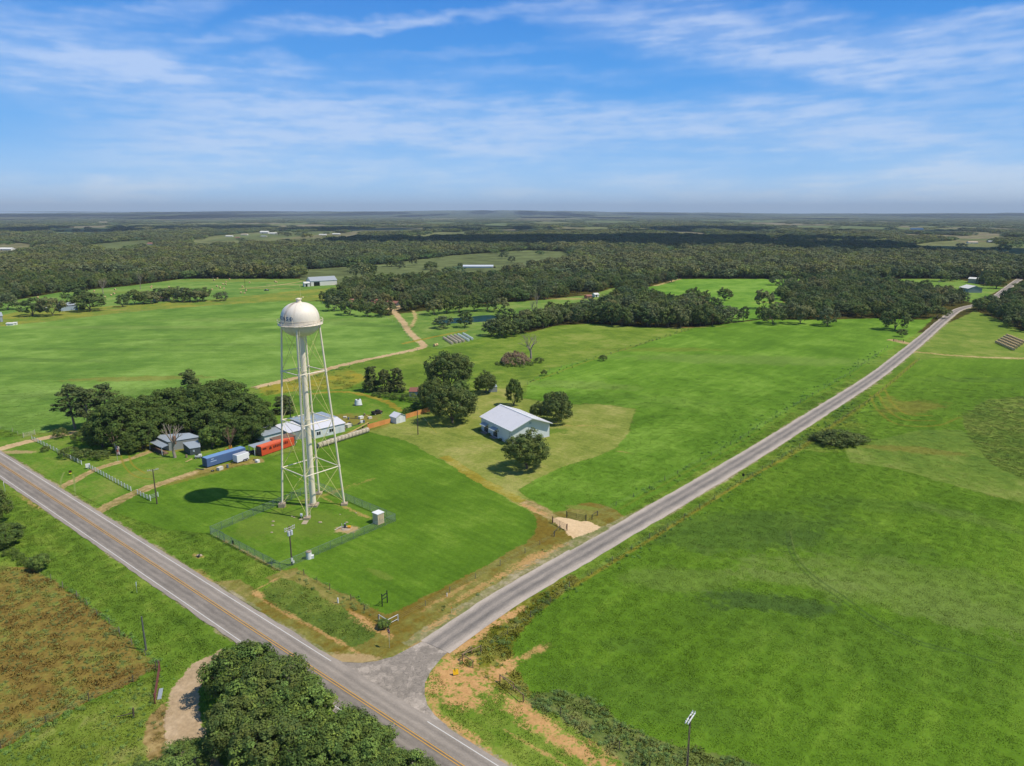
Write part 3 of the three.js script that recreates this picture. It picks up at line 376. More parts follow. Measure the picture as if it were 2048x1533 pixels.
// the highway, straight; left side is the lane below the tower
const hwDir = [.7785, .6276], hwMid = [-66.05, -124.78], hwLine = []; for (let s = -2600; s <= 900; s += s > -300 && s < 150 ? 1.5 : 20) hwLine.push([hwMid[0] + hwDir[0] * s, hwMid[1] + hwDir[1] * s]);
{
  const tex = roadTexture([[0, .7], [.05, .8], [.12, .68], [.2, .35], [.27, .6], [.34, .34], [.42, .55], [.49, .2], [.52, .2], [.56, .72], [.63, .55], [.71, .82], [.79, .52], [.9, .85], [1, .75]], tone('#655f58', '#a2978b'), 7);
  const bump = pixels(256, 256, (x, y) => { const v = 255 * noise(2, x, y, 64); return [v, v, v]; }, false); bump.repeat.set(2, 6);
  const m = new THREE.MeshPhysicalMaterial({ map: tex, bumpMap: bump, bumpScale: .01, roughness: .95, specularIntensity: .3 });
  const road = tag(shade(new THREE.Mesh(strip(ragged(offsetLine(hwLine, 3.95), 1), ragged(offsetLine(hwLine, -3.95), 2), .07, 1 / 36, .09), m)), 'two lane highway running past the water tower', null, null, 'structure'); road.name = 'highway'; scene.add(road);
  const white = new THREE.MeshStandardMaterial({ map: worn('#cfccc5', .3, 3, '#8a8580'), roughness: .8 }), yellow = new THREE.MeshStandardMaterial({ map: worn('#cd9836', .25, 3, '#8d7a58'), roughness: .8 });
  const along = (from, to, off, w, mtl, name, y) => { const pts = []; for (let s = from; s <= to + .01; s += 5) pts.push([hwMid[0] + hwDir[0] * s, hwMid[1] + hwDir[1] * s]); const q = shade(new THREE.Mesh(strip(offsetLine(pts, off + w / 2), offsetLine(pts, off - w / 2), y, 1 / 3), mtl)); q.name = name; road.add(q); return q; };
  const crown = (o) => .07 + .09 * Math.sin((o + 4) / 8 * Math.PI) + .004;
  along(-900, 300, 3.18, .13, white, 'edge_line', crown(3.18)); along(-900, 45, -3.02, .13, white, 'edge_line', crown(3.02)); along(67, 300, -3.02, .13, white, 'edge_line', crown(3.02));
  along(-900, 300, .2, .12, yellow, 'centre_line', crown(.16) + .004); along(-900, 300, -.2, .12, yellow, 'centre_line', crown(.16) + .004);
}
// the side road
{
  const L = [[-14.99, -104.4], [-4.14, -118.67], [3.01, -127.54], [14.2, -140.36], [22.15, -148.38], [33.91, -160.69], [68.95, -199.63], [106.49, -243.05], [156.18, -301.26], [207.28, -365.84], [240.84, -408.19], [294.94, -478.2], [333.01, -527.01], [352.68, -544.38], [364.92, -553.33], [389.3, -575.81], [429.44, -623.38], [473.12, -676.45], [560.47, -783.45], [596.16, -821.63], [667.57, -885.07]];
  const R = [[-11.29, -100.02], [-4.25, -110.12], [6.19, -121.01], [11.49, -127.04], [20.46, -135.91], [31.74, -149.31], [64.38, -185.28], [104.18, -231.23], [155.46, -290.24], [206.79, -354.46], [222.72, -375.25], [277.95, -446.98], [317.15, -498.37], [337.7, -520.53], [357.76, -540.76], [386.79, -565.82], [436.1, -623.38], [494.06, -693.55], [552.85, -762.99], [587.48, -799.84], [651.18, -854.75]];
  // even width along the way, worn shoulders
  const mid = curve(L.map((p, i) => { let best = R[0], bd = 1e9; for (let k = 1; k < R.length; k++) for (let t = 0; t <= 1; t += .05) { const q = [lerp(R[k - 1][0], R[k][0], t), lerp(R[k - 1][1], R[k][1], t)], d = Math.hypot(q[0] - p[0], q[1] - p[1]); if (d < bd) { bd = d; best = q; } } return [(p[0] + best[0]) / 2, (p[1] + best[1]) / 2]; }), 420);
  const tex = roadTexture([[0, .95], [.1, .95], [.2, .7], [.3, .42], [.38, .28], [.46, .55], [.54, .68], [.62, .45], [.72, .34], [.82, .74], [.92, .95], [1, .95]], tone('#5f5b57', '#b3a698'), 31);
  const m = new THREE.MeshPhysicalMaterial({ map: tex, roughness: .95, specularIntensity: .3 }); const start = mid[0], w = 3.15;
  globalThis.sideLine = mid;
  struct('side_road', strip(ragged(offsetLine(mid, w), 3), ragged(offsetLine(mid, -w), 4), .06, 1 / 36, .06), m, 'narrow grey side road running off between the fields');
  const apron = globalThis.apronPoly = [[-14.99, -104.4], [-17.28, -102.17], [-19.43, -100.15], [-21.65, -98.97], [-24.03, -98.46], [-26.38, -98.59], [-29.08, -99.76], [-31.61, -101.62], [-25.31, -95.58], [-16.1, -86.6], [-11.25, -81.86], [-8.29, -79.39], [-7.67, -81.68], [-9.21, -84.37], [-11.05, -86.39], [-12.37, -88.49], [-13.1, -90.9], [-13.35, -93.54], [-12.75, -96.44], [-11.29, -100.02], [-10.22, -101.76], [-13.06, -106.86]];
  const t2 = pixels(512, 512, (x, y) => { const n = noise(0, x, y, 512), g = noise(2, x * 2, y * 2, 256), k = noise(1, x * 1.2, y * 1.2, 512), crack = smooth(.035, .0, Math.abs(n - .5)) * .5; const v = clamp(.45 + (n - .5) * .6 + (g - .5) * .5 - crack * .6 + smooth(.6, .7, k) * .25); return tone('#6e675e', '#b5a89a').map(([d, l]) => lerp(d, l, v)); }); t2.repeat.set(1 / 16, 1 / 16);
  struct('road_junction', sheet(apron, .055), new THREE.MeshPhysicalMaterial({ map: t2, roughness: .95, specularIntensity: .3 }), 'cracked grey tarmac where the side road meets the highway');
}

// ---------------------------------------------------------------- trees: tapered limbs and crowns of many small leaf sprays
const leafMat = new THREE.MeshPhysicalMaterial({ vertexColors: true, roughness: .75, transmission: .3, thickness: 0, side: THREE.DoubleSide, specularIntensity: .2 });
const bark = wornMat('#5c5044', .95, .4, 1), paleBark = wornMat('#8d8272', .95, .4, 1), deadBark = wornMat('#8f8276', .95, .45, 1), brownBark = wornMat('#7b5a45', .95, .3, 1);
const GREENS = { oak: [.138, .180, .044], live: [.122, .162, .042], olive: [.185, .200, .075], deep: [.096, .140, .042], pecan: [.108, .162, .033], vine: [.195, .275, .055], pine: [.108, .142, .042], juniper: [.100, .122, .036], hedge: [.130, .190, .036], dry: [.30, .21, .13], far: [.145, .180, .075] };
class Leaves {
  constructor(seed) { this.r = rng(seed); this.p = []; this.n = []; this.c = []; this.i = []; }
  // a spray of leaves: a bent kite of two faces
  leaf(x, y, z, nx, ny, nz, s, col) {
    const r = this.r; let tx = r() - .5, ty = (r() - .5) * .7, tz = r() - .5; const d = tx * nx + ty * ny + tz * nz; tx -= nx * d; ty -= ny * d; tz -= nz * d; const L = Math.hypot(tx, ty, tz) || 1; tx /= L; ty /= L; tz /= L;
    const bx = ny * tz - nz * ty, by = nz * tx - nx * tz, bz = nx * ty - ny * tx, w = s * (.45 + .3 * r()), k = s * .22 * (r() - .3), q = this.p.length / 3;
    this.p.push(x - tx * s, y - ty * s, z - tz * s, x + bx * w + nx * k, y + by * w + ny * k, z + bz * w + nz * k, x + tx * s, y + ty * s, z + tz * s, x - bx * w + nx * k, y - by * w + ny * k, z - bz * w + nz * k);
    for (let j = 0; j < 4; j++) { this.n.push(nx, ny, nz); this.c.push(col[0], col[1], col[2]); } this.i.push(q, q + 3, q + 1, q + 1, q + 3, q + 2);
  }
  clump(cx, cy, cz, R, count, s, base, out = [0, 1, 0], flat = .75, vary = .35) {
    const r = this.r, hue = (r() - .5) * vary, val = 1 + (r() - .5) * vary * 1.3;
    for (let k = 0; k < count; k++) {
      let dx, dy, dz, d; do { dx = r() * 2 - 1; dy = r() * 2 - 1; dz = r() * 2 - 1; d = dx * dx + dy * dy + dz * dz; } while (d > 1 || d < .02); d = Math.sqrt(d); const f = R * (.45 + .55 * Math.sqrt(r())) / d;
      let nx = dx / d * .8 + out[0] * .35 + (r() - .5) * .9, ny = dy / d * .7 + out[1] * .35 + .25 + (r() - .5) * .8, nz = dz / d * .8 + out[2] * .35 + (r() - .5) * .9; const L = Math.hypot(nx, ny, nz) || 1;
      const v = val * (.78 + .44 * r()), h = hue + (r() - .5) * .12; this.leaf(cx + dx * f, cy + dy * f * flat, cz + dz * f, nx / L, ny / L, nz / L, s * (.6 + .8 * r()), [base[0] * v * (1 + h * .9), base[1] * v * (1 + h * .25), base[2] * v * (1 - h * .5)]);
    }
  }
  geometry() { const g = new THREE.BufferGeometry(); g.setAttribute('position', new THREE.Float32BufferAttribute(this.p, 3)); g.setAttribute('normal', new THREE.Float32BufferAttribute(this.n, 3)); g.setAttribute('color', new THREE.Float32BufferAttribute(this.c, 3)); g.setIndex(this.i); return g; }
}
// limbs: a curved tapered stem as a chain of rings
function limb(list, a, b, r0, r1, bend, rnd, seg = 6, steps = 4) {
  const m = a.clone().lerp(b, .5).add(V((rnd() - .5) * bend, rnd() * bend * .4, (rnd() - .5) * bend)), c = new THREE.QuadraticBezierCurve3(a, m, b); let p = a;
  for (let i = 1; i <= steps; i++) { const q = c.getPoint(i / steps); list.push(bar(p, q, lerp(r0, r1, (i - 1) / steps), lerp(r0, r1, i / steps), seg)); p = q; } return c;
}
// a broad crown; sizes in metres. Returns { trunk, crown } geometries, the foot at 0
function broadTree(seed, o) {
  const r = rng(seed), L = new Leaves(seed * 7 + 1), wood = [], lobes = []; const { w, h, base, n, per, leaf, green, clump } = o, trunkR = o.trunk ?? h * .028, cy = base + (h - base) * .5, ry = (h - base) * .5, rx = w / 2;
  limb(wood, V(0, -.3, 0), V((r() - .5) * .4, base * .9, (r() - .5) * .4), trunkR * 1.25, trunkR * .85, .3, r, o.seg ?? 7, 3);
  const nl = o.limbs ?? 6; for (let i = 0; i < nl; i++) { const a = (i + r() * .7) / nl * Math.PI * 2, e = V(Math.cos(a) * rx * (.45 + .3 * r()), cy + ry * (r() * .9 - .35), Math.sin(a) * rx * (.45 + .3 * r())), s = V(0, base * (.65 + .25 * r()), 0); limb(wood, s, e, trunkR * .55, trunkR * .12, rx * .25, r, 5, 3); if (o.fine) for (let k = 0; k < 3; k++) { const t = e.clone().add(V((r() - .5) * rx * .6, (r() - .2) * ry * .6, (r() - .5) * rx * .6)); limb(wood, s.clone().lerp(e, .5 + .15 * k), t, trunkR * .22, trunkR * .05, .6, r, 4, 2); } }
  const nb = Math.round((o.lobes ?? 9) * 1.5); for (let i = 0; i < nb; i++) { const y = 1 - 1.55 * (i + .5) / nb, a = i * 2.4 + r() * .8, q = Math.sqrt(Math.max(0, 1 - y * y)), f = .5 + .22 * r(); lobes.push([Math.cos(a) * q, y, Math.sin(a) * q, f, (o.puff ?? .36) * (.75 + .6 * r())]); }
  for (let i = 0; i < n; i++) {
    let dx, dy, dz, d; do { dx = r() * 2 - 1; dy = r() * 2 - 1; dz = r() * 2 - 1; d = Math.hypot(dx, dy, dz); } while (d > 1 || d < .1); dx /= d; dy /= d; dz /= d;
    const l = lobes[i % nb]; if (dx * l[0] + dy * l[1] + dz * l[2] < -.35) { dx = -dx; dy = -dy; dz = -dz; } const f = l[4] * (.8 + .25 * r());      // on the outside of its bough's own dome
    L.clump((l[0] * l[3] + dx * f) * rx * 1.12, cy + (l[1] * l[3] + dy * f) * ry * 1.12, (l[2] * l[3] + dz * f) * rx * 1.12, clump * (.65 + .7 * r()), per, leaf, o.mix && r() < o.mix[1] ? GREENS[o.mix[0]] : GREENS[green], [dx, dy, dz], .7, o.vary ?? .35);
  }
  return { trunk: join(wood), crown: L.geometry() };
}
function pineTree(seed, o) {
  const r = rng(seed), L = new Leaves(seed * 5 + 3), wood = [], H = o.h; limb(wood, V(0, -.3, 0), V((r() - .5) * 1.2, H * .97, (r() - .5) * 1.2), H * .02, H * .005, .5, r, 7, 6);
  for (let i = 0; i < o.n; i++) { const t = o.from + (1 - o.from) * (i + r() * .6) / o.n, a = i * 2.4 + r(), reach = o.w / 2 * (1.05 - Math.abs(t - .55) * 1.7) * (.45 + .75 * r()), y = H * t, e = V(Math.cos(a) * reach, y + reach * .2 * (r() - .3), Math.sin(a) * reach); limb(wood, V(0, y - reach * .25, 0), e, H * .0055, H * .0018, .5, r, 4, 2); for (let k = 0; k < 3; k++) { const q = e.clone().multiplyScalar(1); q.x *= .65 + .35 * k / 2; q.z *= .65 + .35 * k / 2; L.clump(q.x + (r() - .5), q.y + (r() - .3) * .8, q.z + (r() - .5), o.clump * (.6 + .6 * r()), o.per, o.leaf, GREENS.pine, [0, 1, 0], .75, .3); } }
  return { trunk: join(wood), crown: L.geometry() };
}
function coneTree(seed, o) {                                          // juniper: upright and ragged
  const r = rng(seed), L = new Leaves(seed * 3 + 1), wood = []; limb(wood, V(0, -.3, 0), V((r() - .5) * .5, o.h * .9, (r() - .5) * .5), o.h * .022, o.h * .004, .4, r, 6, 3);
  for (let i = 0; i < o.n; i++) { const t = .06 + .92 * Math.pow(r(), .9), a = r() * 6.283, reach = o.w / 2 * Math.pow(Math.max(0, 1 - t * (.86 + .14 * Math.sin(a * 3))), .4) * (.45 + .6 * r()); L.clump(Math.cos(a) * reach, o.h * t, Math.sin(a) * reach, o.clump * (.6 + .6 * r()) * (1.15 - .6 * t), o.per, o.leaf, GREENS.juniper, [Math.cos(a), .6, Math.sin(a)], 1.15, .3); }
  return { trunk: join(wood), crown: L.geometry() };
}
function deadTree(seed, H, spread, levels, trunkR, base = .45) {      // bare forking limbs
  const r = rng(seed), wood = []; const grow = (a, dir, len, rad, lv) => { const b = a.clone().addScaledVector(dir, len); limb(wood, a, b, rad, rad * .6, len * .22, r, lv > 2 ? 7 : 5, 3); if (lv <= 0) return; const n = lv >= levels ? 5 : 2 + (r() < .6 ? 1 : 0); for (let i = 0; i < n; i++) { const d = dir.clone().add(V((r() - .5) * spread, (r() - .2) * .7, (r() - .5) * spread)).normalize(); grow(a.clone().lerp(b, lv >= levels ? .6 + .4 * r() : .75 + .25 * r()), d, len * (.55 + .3 * r()), rad * .5, lv - 1); } };
  grow(V(0, -.3, 0), V((r() - .5) * .1, 1, (r() - .5) * .1).normalize(), H * base, trunkR, levels); return join(wood);
}
function bushGeometry(seed, w, h, n, per, leaf, green, clump = .5) { const r = rng(seed), L = new Leaves(seed + 9); for (let i = 0; i < n; i++) { const a = r() * 6.283, q = Math.sqrt(r()), e = Math.sqrt(Math.max(0, 1 - q * q)); L.clump(Math.cos(a) * q * w / 2, h * (.12 + .75 * e * (.4 + .6 * r())), Math.sin(a) * q * w / 2, clump * (.6 + .7 * r()), per, leaf, GREENS[green], [Math.cos(a) * q, .7, Math.sin(a) * q], .8, .35); } return L.geometry(); }
const TREES = {};
const kinds = {
  shrub0: () => broadTree(181, { w: 6, h: 4, base: .1, n: 95, per: 26, leaf: .17, green: 'hedge', clump: .62, lobes: 8, limbs: 3, seg: 5, trunk: .09 }), shrub1: () => broadTree(182, { w: 6, h: 4, base: .1, n: 95, per: 26, leaf: .17, green: 'oak', clump: .62, lobes: 9, limbs: 3, seg: 5, trunk: .09 }),
  grove0: () => broadTree(101, { w: 11, h: 11, base: 2.2, n: 330, per: 58, leaf: .19, green: 'pecan', clump: .85, mix: ['vine', .18], lobes: 12, fine: true, limbs: 8 }), grove1: () => broadTree(102, { w: 10, h: 12, base: 2.5, n: 330, per: 58, leaf: .19, green: 'oak', clump: .85, mix: ['vine', .3], lobes: 13, fine: true, limbs: 8 }), grove2: () => broadTree(103, { w: 9, h: 9, base: 1.2, n: 280, per: 58, leaf: .18, green: 'vine', clump: .8, mix: ['pecan', .4], lobes: 12, fine: true }),
  oak0: () => broadTree(111, { w: 12, h: 12, base: 1.0, n: 290, per: 42, leaf: .26, green: 'oak', clump: 1.05, lobes: 11, fine: true, limbs: 8 }), oak1: () => broadTree(112, { w: 12, h: 11, base: .9, n: 290, per: 42, leaf: .26, green: 'live', clump: 1.05, lobes: 12, fine: true, limbs: 8 }), yard0: () => broadTree(113, { w: 12, h: 14, base: .3, n: 250, per: 46, leaf: .27, green: 'pecan', clump: 1.05, lobes: 10, limbs: 6, puff: .33 }),
  mid0: () => broadTree(121, { w: 11, h: 11, base: 1.2, n: 84, per: 24, leaf: .46, green: 'live', clump: 1.25, lobes: 9, seg: 5, limbs: 4 }), mid1: () => broadTree(122, { w: 11, h: 10, base: 1.5, n: 80, per: 24, leaf: .46, green: 'oak', clump: 1.25, lobes: 8, seg: 5, limbs: 4 }), mid2: () => broadTree(123, { w: 11, h: 12, base: .9, n: 84, per: 24, leaf: .46, green: 'far', clump: 1.25, lobes: 10, seg: 5, limbs: 4 }), mid3: () => broadTree(124, { w: 11, h: 10.5, base: 1.1, n: 80, per: 24, leaf: .46, green: 'live', clump: 1.3, lobes: 7, seg: 5, limbs: 4 }),
  mid4: () => broadTree(125, { w: 11, h: 9.5, base: 1.1, n: 80, per: 24, leaf: .46, green: 'olive', clump: 1.25, lobes: 7, seg: 5, limbs: 4 }), mid5: () => broadTree(126, { w: 11, h: 12.5, base: 1.2, n: 84, per: 24, leaf: .46, green: 'deep', clump: 1.25, lobes: 9, seg: 5, limbs: 4 }),
  pine0: () => pineTree(131, { h: 15, w: 8, n: 26, from: .3, per: 36, leaf: .28, clump: 1.0 }), pine1: () => pineTree(132, { h: 14, w: 7, n: 24, from: .28, per: 36, leaf: .28, clump: 1.05 }),
  cone0: () => coneTree(141, { h: 10, w: 5.2, n: 110, per: 30, leaf: .26, clump: .75 }), cone1: () => coneTree(142, { h: 9.5, w: 5.6, n: 110, per: 30, leaf: .26, clump: .8 }),
};
function tree(kind, at, [w, h], turn, label, group, category = 'tree', name = 'tree', wood = bark) {
  TREES[kind] ??= (() => { const t = kinds[kind](); t.trunk.computeBoundingBox(); t.crown.computeBoundingBox(); const b = t.crown.boundingBox; t.size = [Math.max(b.max.x - b.min.x, b.max.z - b.min.z), b.max.y]; return t; })();
  const t = TREES[kind], o = thing(name, label, category, [at[0], at.length > 2 ? at[2] : 0, at[1]], turn, group); o.scale.set(1.14 * w / t.size[0], h / t.size[1], 1.14 * w / t.size[0]);
  part('trunk', t.trunk, wood, o); part('crown', t.crown, leafMat, o); return o;
}
// --- trees one by one: kind, foot, [width, height], turn, label
const T = (k, p, s, a, l, n, w) => tree(k, p, s, a, l, undefined, 'tree', n, w);
// grove at the highway, under the camera
tree('grove0', [-39.5, -90.01], [11, 8.5], .4, 'bushy broadleaf tree in the grove beside the gravel drive, at the highway edge', undefined);
tree('grove1', [-33.23, -85.78], [10.5, 9], 1.9, 'dark leafy tree in the middle of the roadside grove', undefined); tree('grove2', [-28.75, -83.1], [9, 8], 2.2, 'vine covered tree in the roadside grove, light green', undefined);
tree('grove2', [-21.93, -77.63], [9, 7], .2, 'low spreading vine covered tree at the highway end of the grove', undefined); tree('grove1', [-30.75, -75.53], [10, 8.5], .9, 'leafy tree at the inner side of the roadside grove', undefined); tree('grove0', [-24.22, -73.91], [10, 8], 3.6, 'leafy tree behind the vine covered trees of the grove', undefined); tree('grove0', [-15.74, -72.34], [7, 5.5], 4.4, 'bright green young tree at the tip of the grove, close to the yellow lines', undefined); tree('grove1', [-36.27, -78.77], [8.5, 8], 5.2, 'shady tree hanging over the gravel drive', undefined);
tree('grove2', [-42.05, -75.69], [7, 3.8], 1, 'round leafy tree on the far side of the gravel drive', undefined); tree('grove2', [-46.2, -73.12], [5.5, 3], 2, 'small bright shrub like tree below the round tree by the drive', undefined); tree('grove1', [-10.69, -71.58], [6, 4.5], 2.5, 'small tree at the highway tarmac below the junction', undefined); tree('grove2', [-18.63, -75.94], [8, 6.5], 1.4, 'bright vine hung tree between the low spreading tree and the young tree', undefined); tree('grove0', [-29.83, -79.84], [10, 8.5], 2.9, 'tall green tree in the heart of the roadside grove', undefined); tree('grove2', [-13.38, -73.12], [6.5, 5], 3.1, 'light green bushy tree close to the highway below the junction', undefined); tree('grove2', [-35.69, -84.08], [9, 8], 5.9, 'vine draped tree over the shady part of the gravel drive', undefined);
// at the highway's lower edge
tree('oak0', [-120.18, -149.84], [8, 10], 1, 'tree reaching over the highway verge beside the weedy field', undefined); tree('yard0', [-110.53, -139.77], [8, 4.5], 2, 'dark low bushy tree at the corner of the weedy field', undefined); tree('grove2', [-95.28, -128.76], [4, 3.4], 2, 'small round tree in the hedge of the weedy field', undefined);
// farmyard
tree('pine0', [-146.38, -224.31], [11, 15.5], .3, 'tall pine with bare lower trunk at the end of the white fence', undefined, 'pine tree', 'pine_tree', paleBark); tree('pine1', [-140.38, -222.08], [10, 15], 2.1, 'pine with pale patches standing beside the tall bare pine', undefined, 'pine tree', 'pine_tree', paleBark); tree('pine0', [-137.58, -227.72], [11, 15], 4, 'pine leaning over the hay field behind the farmyard', undefined, 'pine tree', 'pine_tree', paleBark); tree('pine1', [-118.91, -251.11], [9, 14.5], 1.2, 'tall dark pine rising above the farmyard trees', undefined, 'pine tree', 'pine_tree', paleBark);
const FY = 'broadleaf trees crowded in the farmyard', FYL = 'dense dark green broadleaf tree crowded among the farmyard trees behind the sheds';
for (const [p, s, a] of [[[-120.84, -202.84], [13, 15], 0], [[-126.3, -205.19], [10, 11], 1.3], [[-119.61, -210.05], [12, 14], 2.2], [[-118.5, -218.82], [12, 13], 3.1], [[-117.58, -228.88], [13, 13], .8], [[-101.16, -224.31], [14, 15], 4.4], [[-95.4, -228.88], [14, 15], 1.9], [[-86.12, -222.08], [12, 13], 5.1], [[-89.08, -208.57], [11, 10], 2.8], [[-104.59, -218.82], [12, 11], .3], [[-82.4, -209.56], [9, 9], 3.8], [[-109.32, -216.7], [10, 9], 5.5], [[-80.13, -216.7], [8, 9], 1], [[-126.93, -217.76], [12, 13], 2], [[-113.24, -203.78], [10, 9], 1], [[-112.17, -212.56], [11, 11], 4.2], [[-114.67, -231.83], [12, 12], 2.6], [[-108.55, -233.63], [13, 13], 3.3], [[-103.34, -237.94], [13, 14], .9], [[-89.04, -218.82], [12, 12], 5.7], [[-129.47, -213.58], [10, 10], 3], [[-95.86, -213.58], [11, 10], 5], [[-115.35, -200.54], [8, 6], 2.2]]) tree('yard0', p, s, a, FYL, FY);
tree('grove2', [-91.98, -204.25], [7, 7.5], .5, 'bright green tree leaning over the small slate grey shed', undefined); tree('cone1', [-82.51, -243.7], [9, 6.5], 1, 'dark brownish round tree beside the yellow flower strip', undefined);
for (const [p, s, a, l] of [[[-135.68, -210.05], [6, 4.5], .5, 'dark shrub by the gravel drive behind the white fence'], [[-145, -214.61], [5, 3.6], 1.5, 'dark shrub at the edge of the gravel lane'], [[-130.72, -196.07], [6, 3.4], 2.5, 'dark sprawling shrub behind the white fence'], [[-125.22, -194.77], [6, 3.2], 3.5, 'dark shrub overhanging the white rail fence'], [[-141.31, -200.99], [2.6, 2], .5, 'small leaning shrub in the grass outside the white fence'], [[-120.37, -194.77], [5, 2.8], 4, 'shrub between white fence and farmyard trees']]) tree('shrub1', p, s, a, l, undefined, 'shrub', 'shrub');
// round the metal building
tree('oak0', [4.1, -186.47], [12.5, 12], .6, 'broad oak standing in front of the white metal building', undefined, 'oak', 'oak_tree'); tree('oak1', [15.16, -231.23], [11, 11.5], 2.3, 'oak with clear trunk beside the gable of the white building', undefined, 'oak', 'oak_tree'); tree('oak0', [8.78, -236.07], [5.5, 6.5], 1, 'small oak growing close behind the white building', undefined, 'oak', 'oak_tree'); tree('yard0', [0.75, -253.2], [6.2, 10.5], 3, 'upright oval tree behind the roof of the white building', undefined, 'oak', 'oak_tree');
tree('oak1', [-20.5, -231.23], [15.5, 14], 4.1, 'wide spreading oak at the end of the orange board fence', undefined, 'oak', 'oak_tree'); tree('oak0', [-28.88, -246.35], [11, 12.5], 5.2, 'oak overhanging the grey shed with red roof', undefined, 'oak', 'oak_tree'); tree('oak1', [-25.49, -274.45], [18, 17], .9, 'very large round oak at the edge of the olive pasture', undefined, 'oak', 'oak_tree'); tree('oak0', [-10.63, -272.01], [9, 9.5], 2, 'oak shading the little grey shed', undefined, 'oak', 'oak_tree'); tree('grove2', [-20.13, -261.92], [8, 8], 2, 'light green tree tucked between the large oaks', undefined, 'tree', 'tree');
tree('cone0', [-57.01, -275.27], [7, 10.5], .4, 'ragged juniper with split top at the end of the juniper trio', undefined, 'juniper', 'juniper_tree'); tree('cone1', [-51.44, -273.63], [7.5, 9.5], 1.7, 'bushy juniper in the middle of the juniper trio', undefined, 'juniper', 'juniper_tree'); tree('cone0', [-46.53, -274.45], [7, 10], 3.3, 'brown tinged juniper closest to the red roofed shed', undefined, 'juniper', 'juniper_tree');
for (const [p, w, h, l] of [[[44.58, -335.9], 4.5, 3.2, 'lone round bush on the field boundary of the olive pasture'], [[14.23, -303.23], 3, 3, 'small dark bush on the field boundary close to the upright oval tree'], [[102.52, -209.56], 11, 4.6, 'tall dark bush in the middle of the thicket in the hay field'], [[99.72, -211.05], 8.5, 3.4, 'dark bush at the road end of the thicket'], [[104.82, -208.08], 9, 3.6, 'dark bush on the field side of the thicket'], [[100.17, -207.11], 9, 3, 'low dark bush before the thicket'], [[13.05, -331.16], 5, 3, 'green bush at the foot of the dead tree'], [[97.67, -212.56], 6, 2.2, 'small bush trailing from the thicket to the road'], [[108.66, -210.55], 8, 2.6, 'low dark bush trailing from the thicket']]) tree('shrub1', p, [w, h], w, l, undefined, 'bush', 'bush');
for (const [p, w, h] of [[[-49.84, -265.72], 5, 2], [[-44.57, -263.42], 6, 2.4], [[-39.28, -260.43], 7, 3], [[-53.81, -268.05], 4, 1.6], [[-34.9, -249.05], 6, 2.6], [[-37.82, -243.7], 4, 2], [[-33.01, -253.2], 7, 3.2]]) tree('shrub0', p, [w, h], w * 3, 'low bright green bush in the hedge beside the red roofed shed', 'bushes round the red roofed shed', 'bush', 'bush');
for (const [p, w, h] of [[[-105.81, -135.17], 3, 1.4], [[-103.12, -133.41], 2.6, 1.2], [[-100.41, -131.26], 2.4, 1.2], [[-98.61, -130.42], 2, 1]]) tree('shrub0', p, [w, h], w * 3, 'low dark bush in the hedge line of the weedy field', 'hedge bushes of the weedy field', 'bush', 'bush');
// dead trees
{
  const d = thing('dead_tree', 'bare dead tree with twisted grey limbs in the olive pasture', 'dead tree', [[9.44, -340.76][0], 0, [9.44, -340.76][1]], .7); part('trunk', deadTree(151, 15, 1.9, 4, .6, .33), deadBark, d);
  const m = thing('brush_mound', 'mound of brown dry brush beside the dead tree', 'brush', [[1.44, -328.84][0], 0, [1.44, -328.84][1]], 0); part('foliage', bushGeometry(152, 14, 7, 120, 26, .3, 'dry', 1), leafMat, m); part('undergrowth', bushGeometry(153, 19, 1.6, 80, 22, .3, 'hedge', .8), leafMat, m);
  const b = thing('dead_tree', 'dead broken tree with brown rotten trunk before the grey tin house', 'dead tree', [[-99.47, -195.63][0], 0, [-99.47, -195.63][1]], 2); part('trunk', deadTree(155, 10, 1.3, 3, .5, .52), deadBark, b); part('rotten_wood', [bar(V(.25, 4.2, .2), V(.1, 6.6, .4), .62, .5, 8), bar(V(-.3, 4.6, .3), V(-.2, 6.2, .4), .4, .36, 8)], brownBark, b);
  const e = thing('dead_tree', 'reddish dead tree caught between the farmyard trees', 'dead tree', [[-84.32, -199.18][0], 0, [-84.32, -199.18][1]], 1); part('trunk', deadTree(157, 9, 1.2, 4, .28, .4), brownBark, e);
  const p = thing('dead_tree', 'pale half dead tree on the slope behind the tree row', 'dead tree', [[14.83, -491.55][0], 0, [14.83, -491.55][1]], 1); part('trunk', deadTree(158, 12, 1.1, 4, .35, .42), deadBark, p); const q = thing('dead_tree', 'grey bare tree next to the pale half dead tree', 'dead tree', [[18.95, -529.02][0], 0, [18.95, -529.02][1]], 1); part('trunk', deadTree(159, 12, 1.1, 4, .3, .4), deadBark, q);
  const s = thing('dead_tree', 'grey bare tree at the wood edge of the far bale pasture', 'dead tree', [[-368.19, -631.38][0], 0, [-368.19, -631.38][1]], 1); part('trunk', deadTree(161, 14, 1.3, 4, .4, .4), deadBark, s); const u = thing('dead_tree', 'thin bare tree standing alone in the far bale pasture', 'dead tree', [[-354.36, -670.02][0], 0, [-354.36, -670.02][1]], 1); part('trunk', deadTree(162, 13, 1.2, 4, .35, .42), deadBark, u);
}
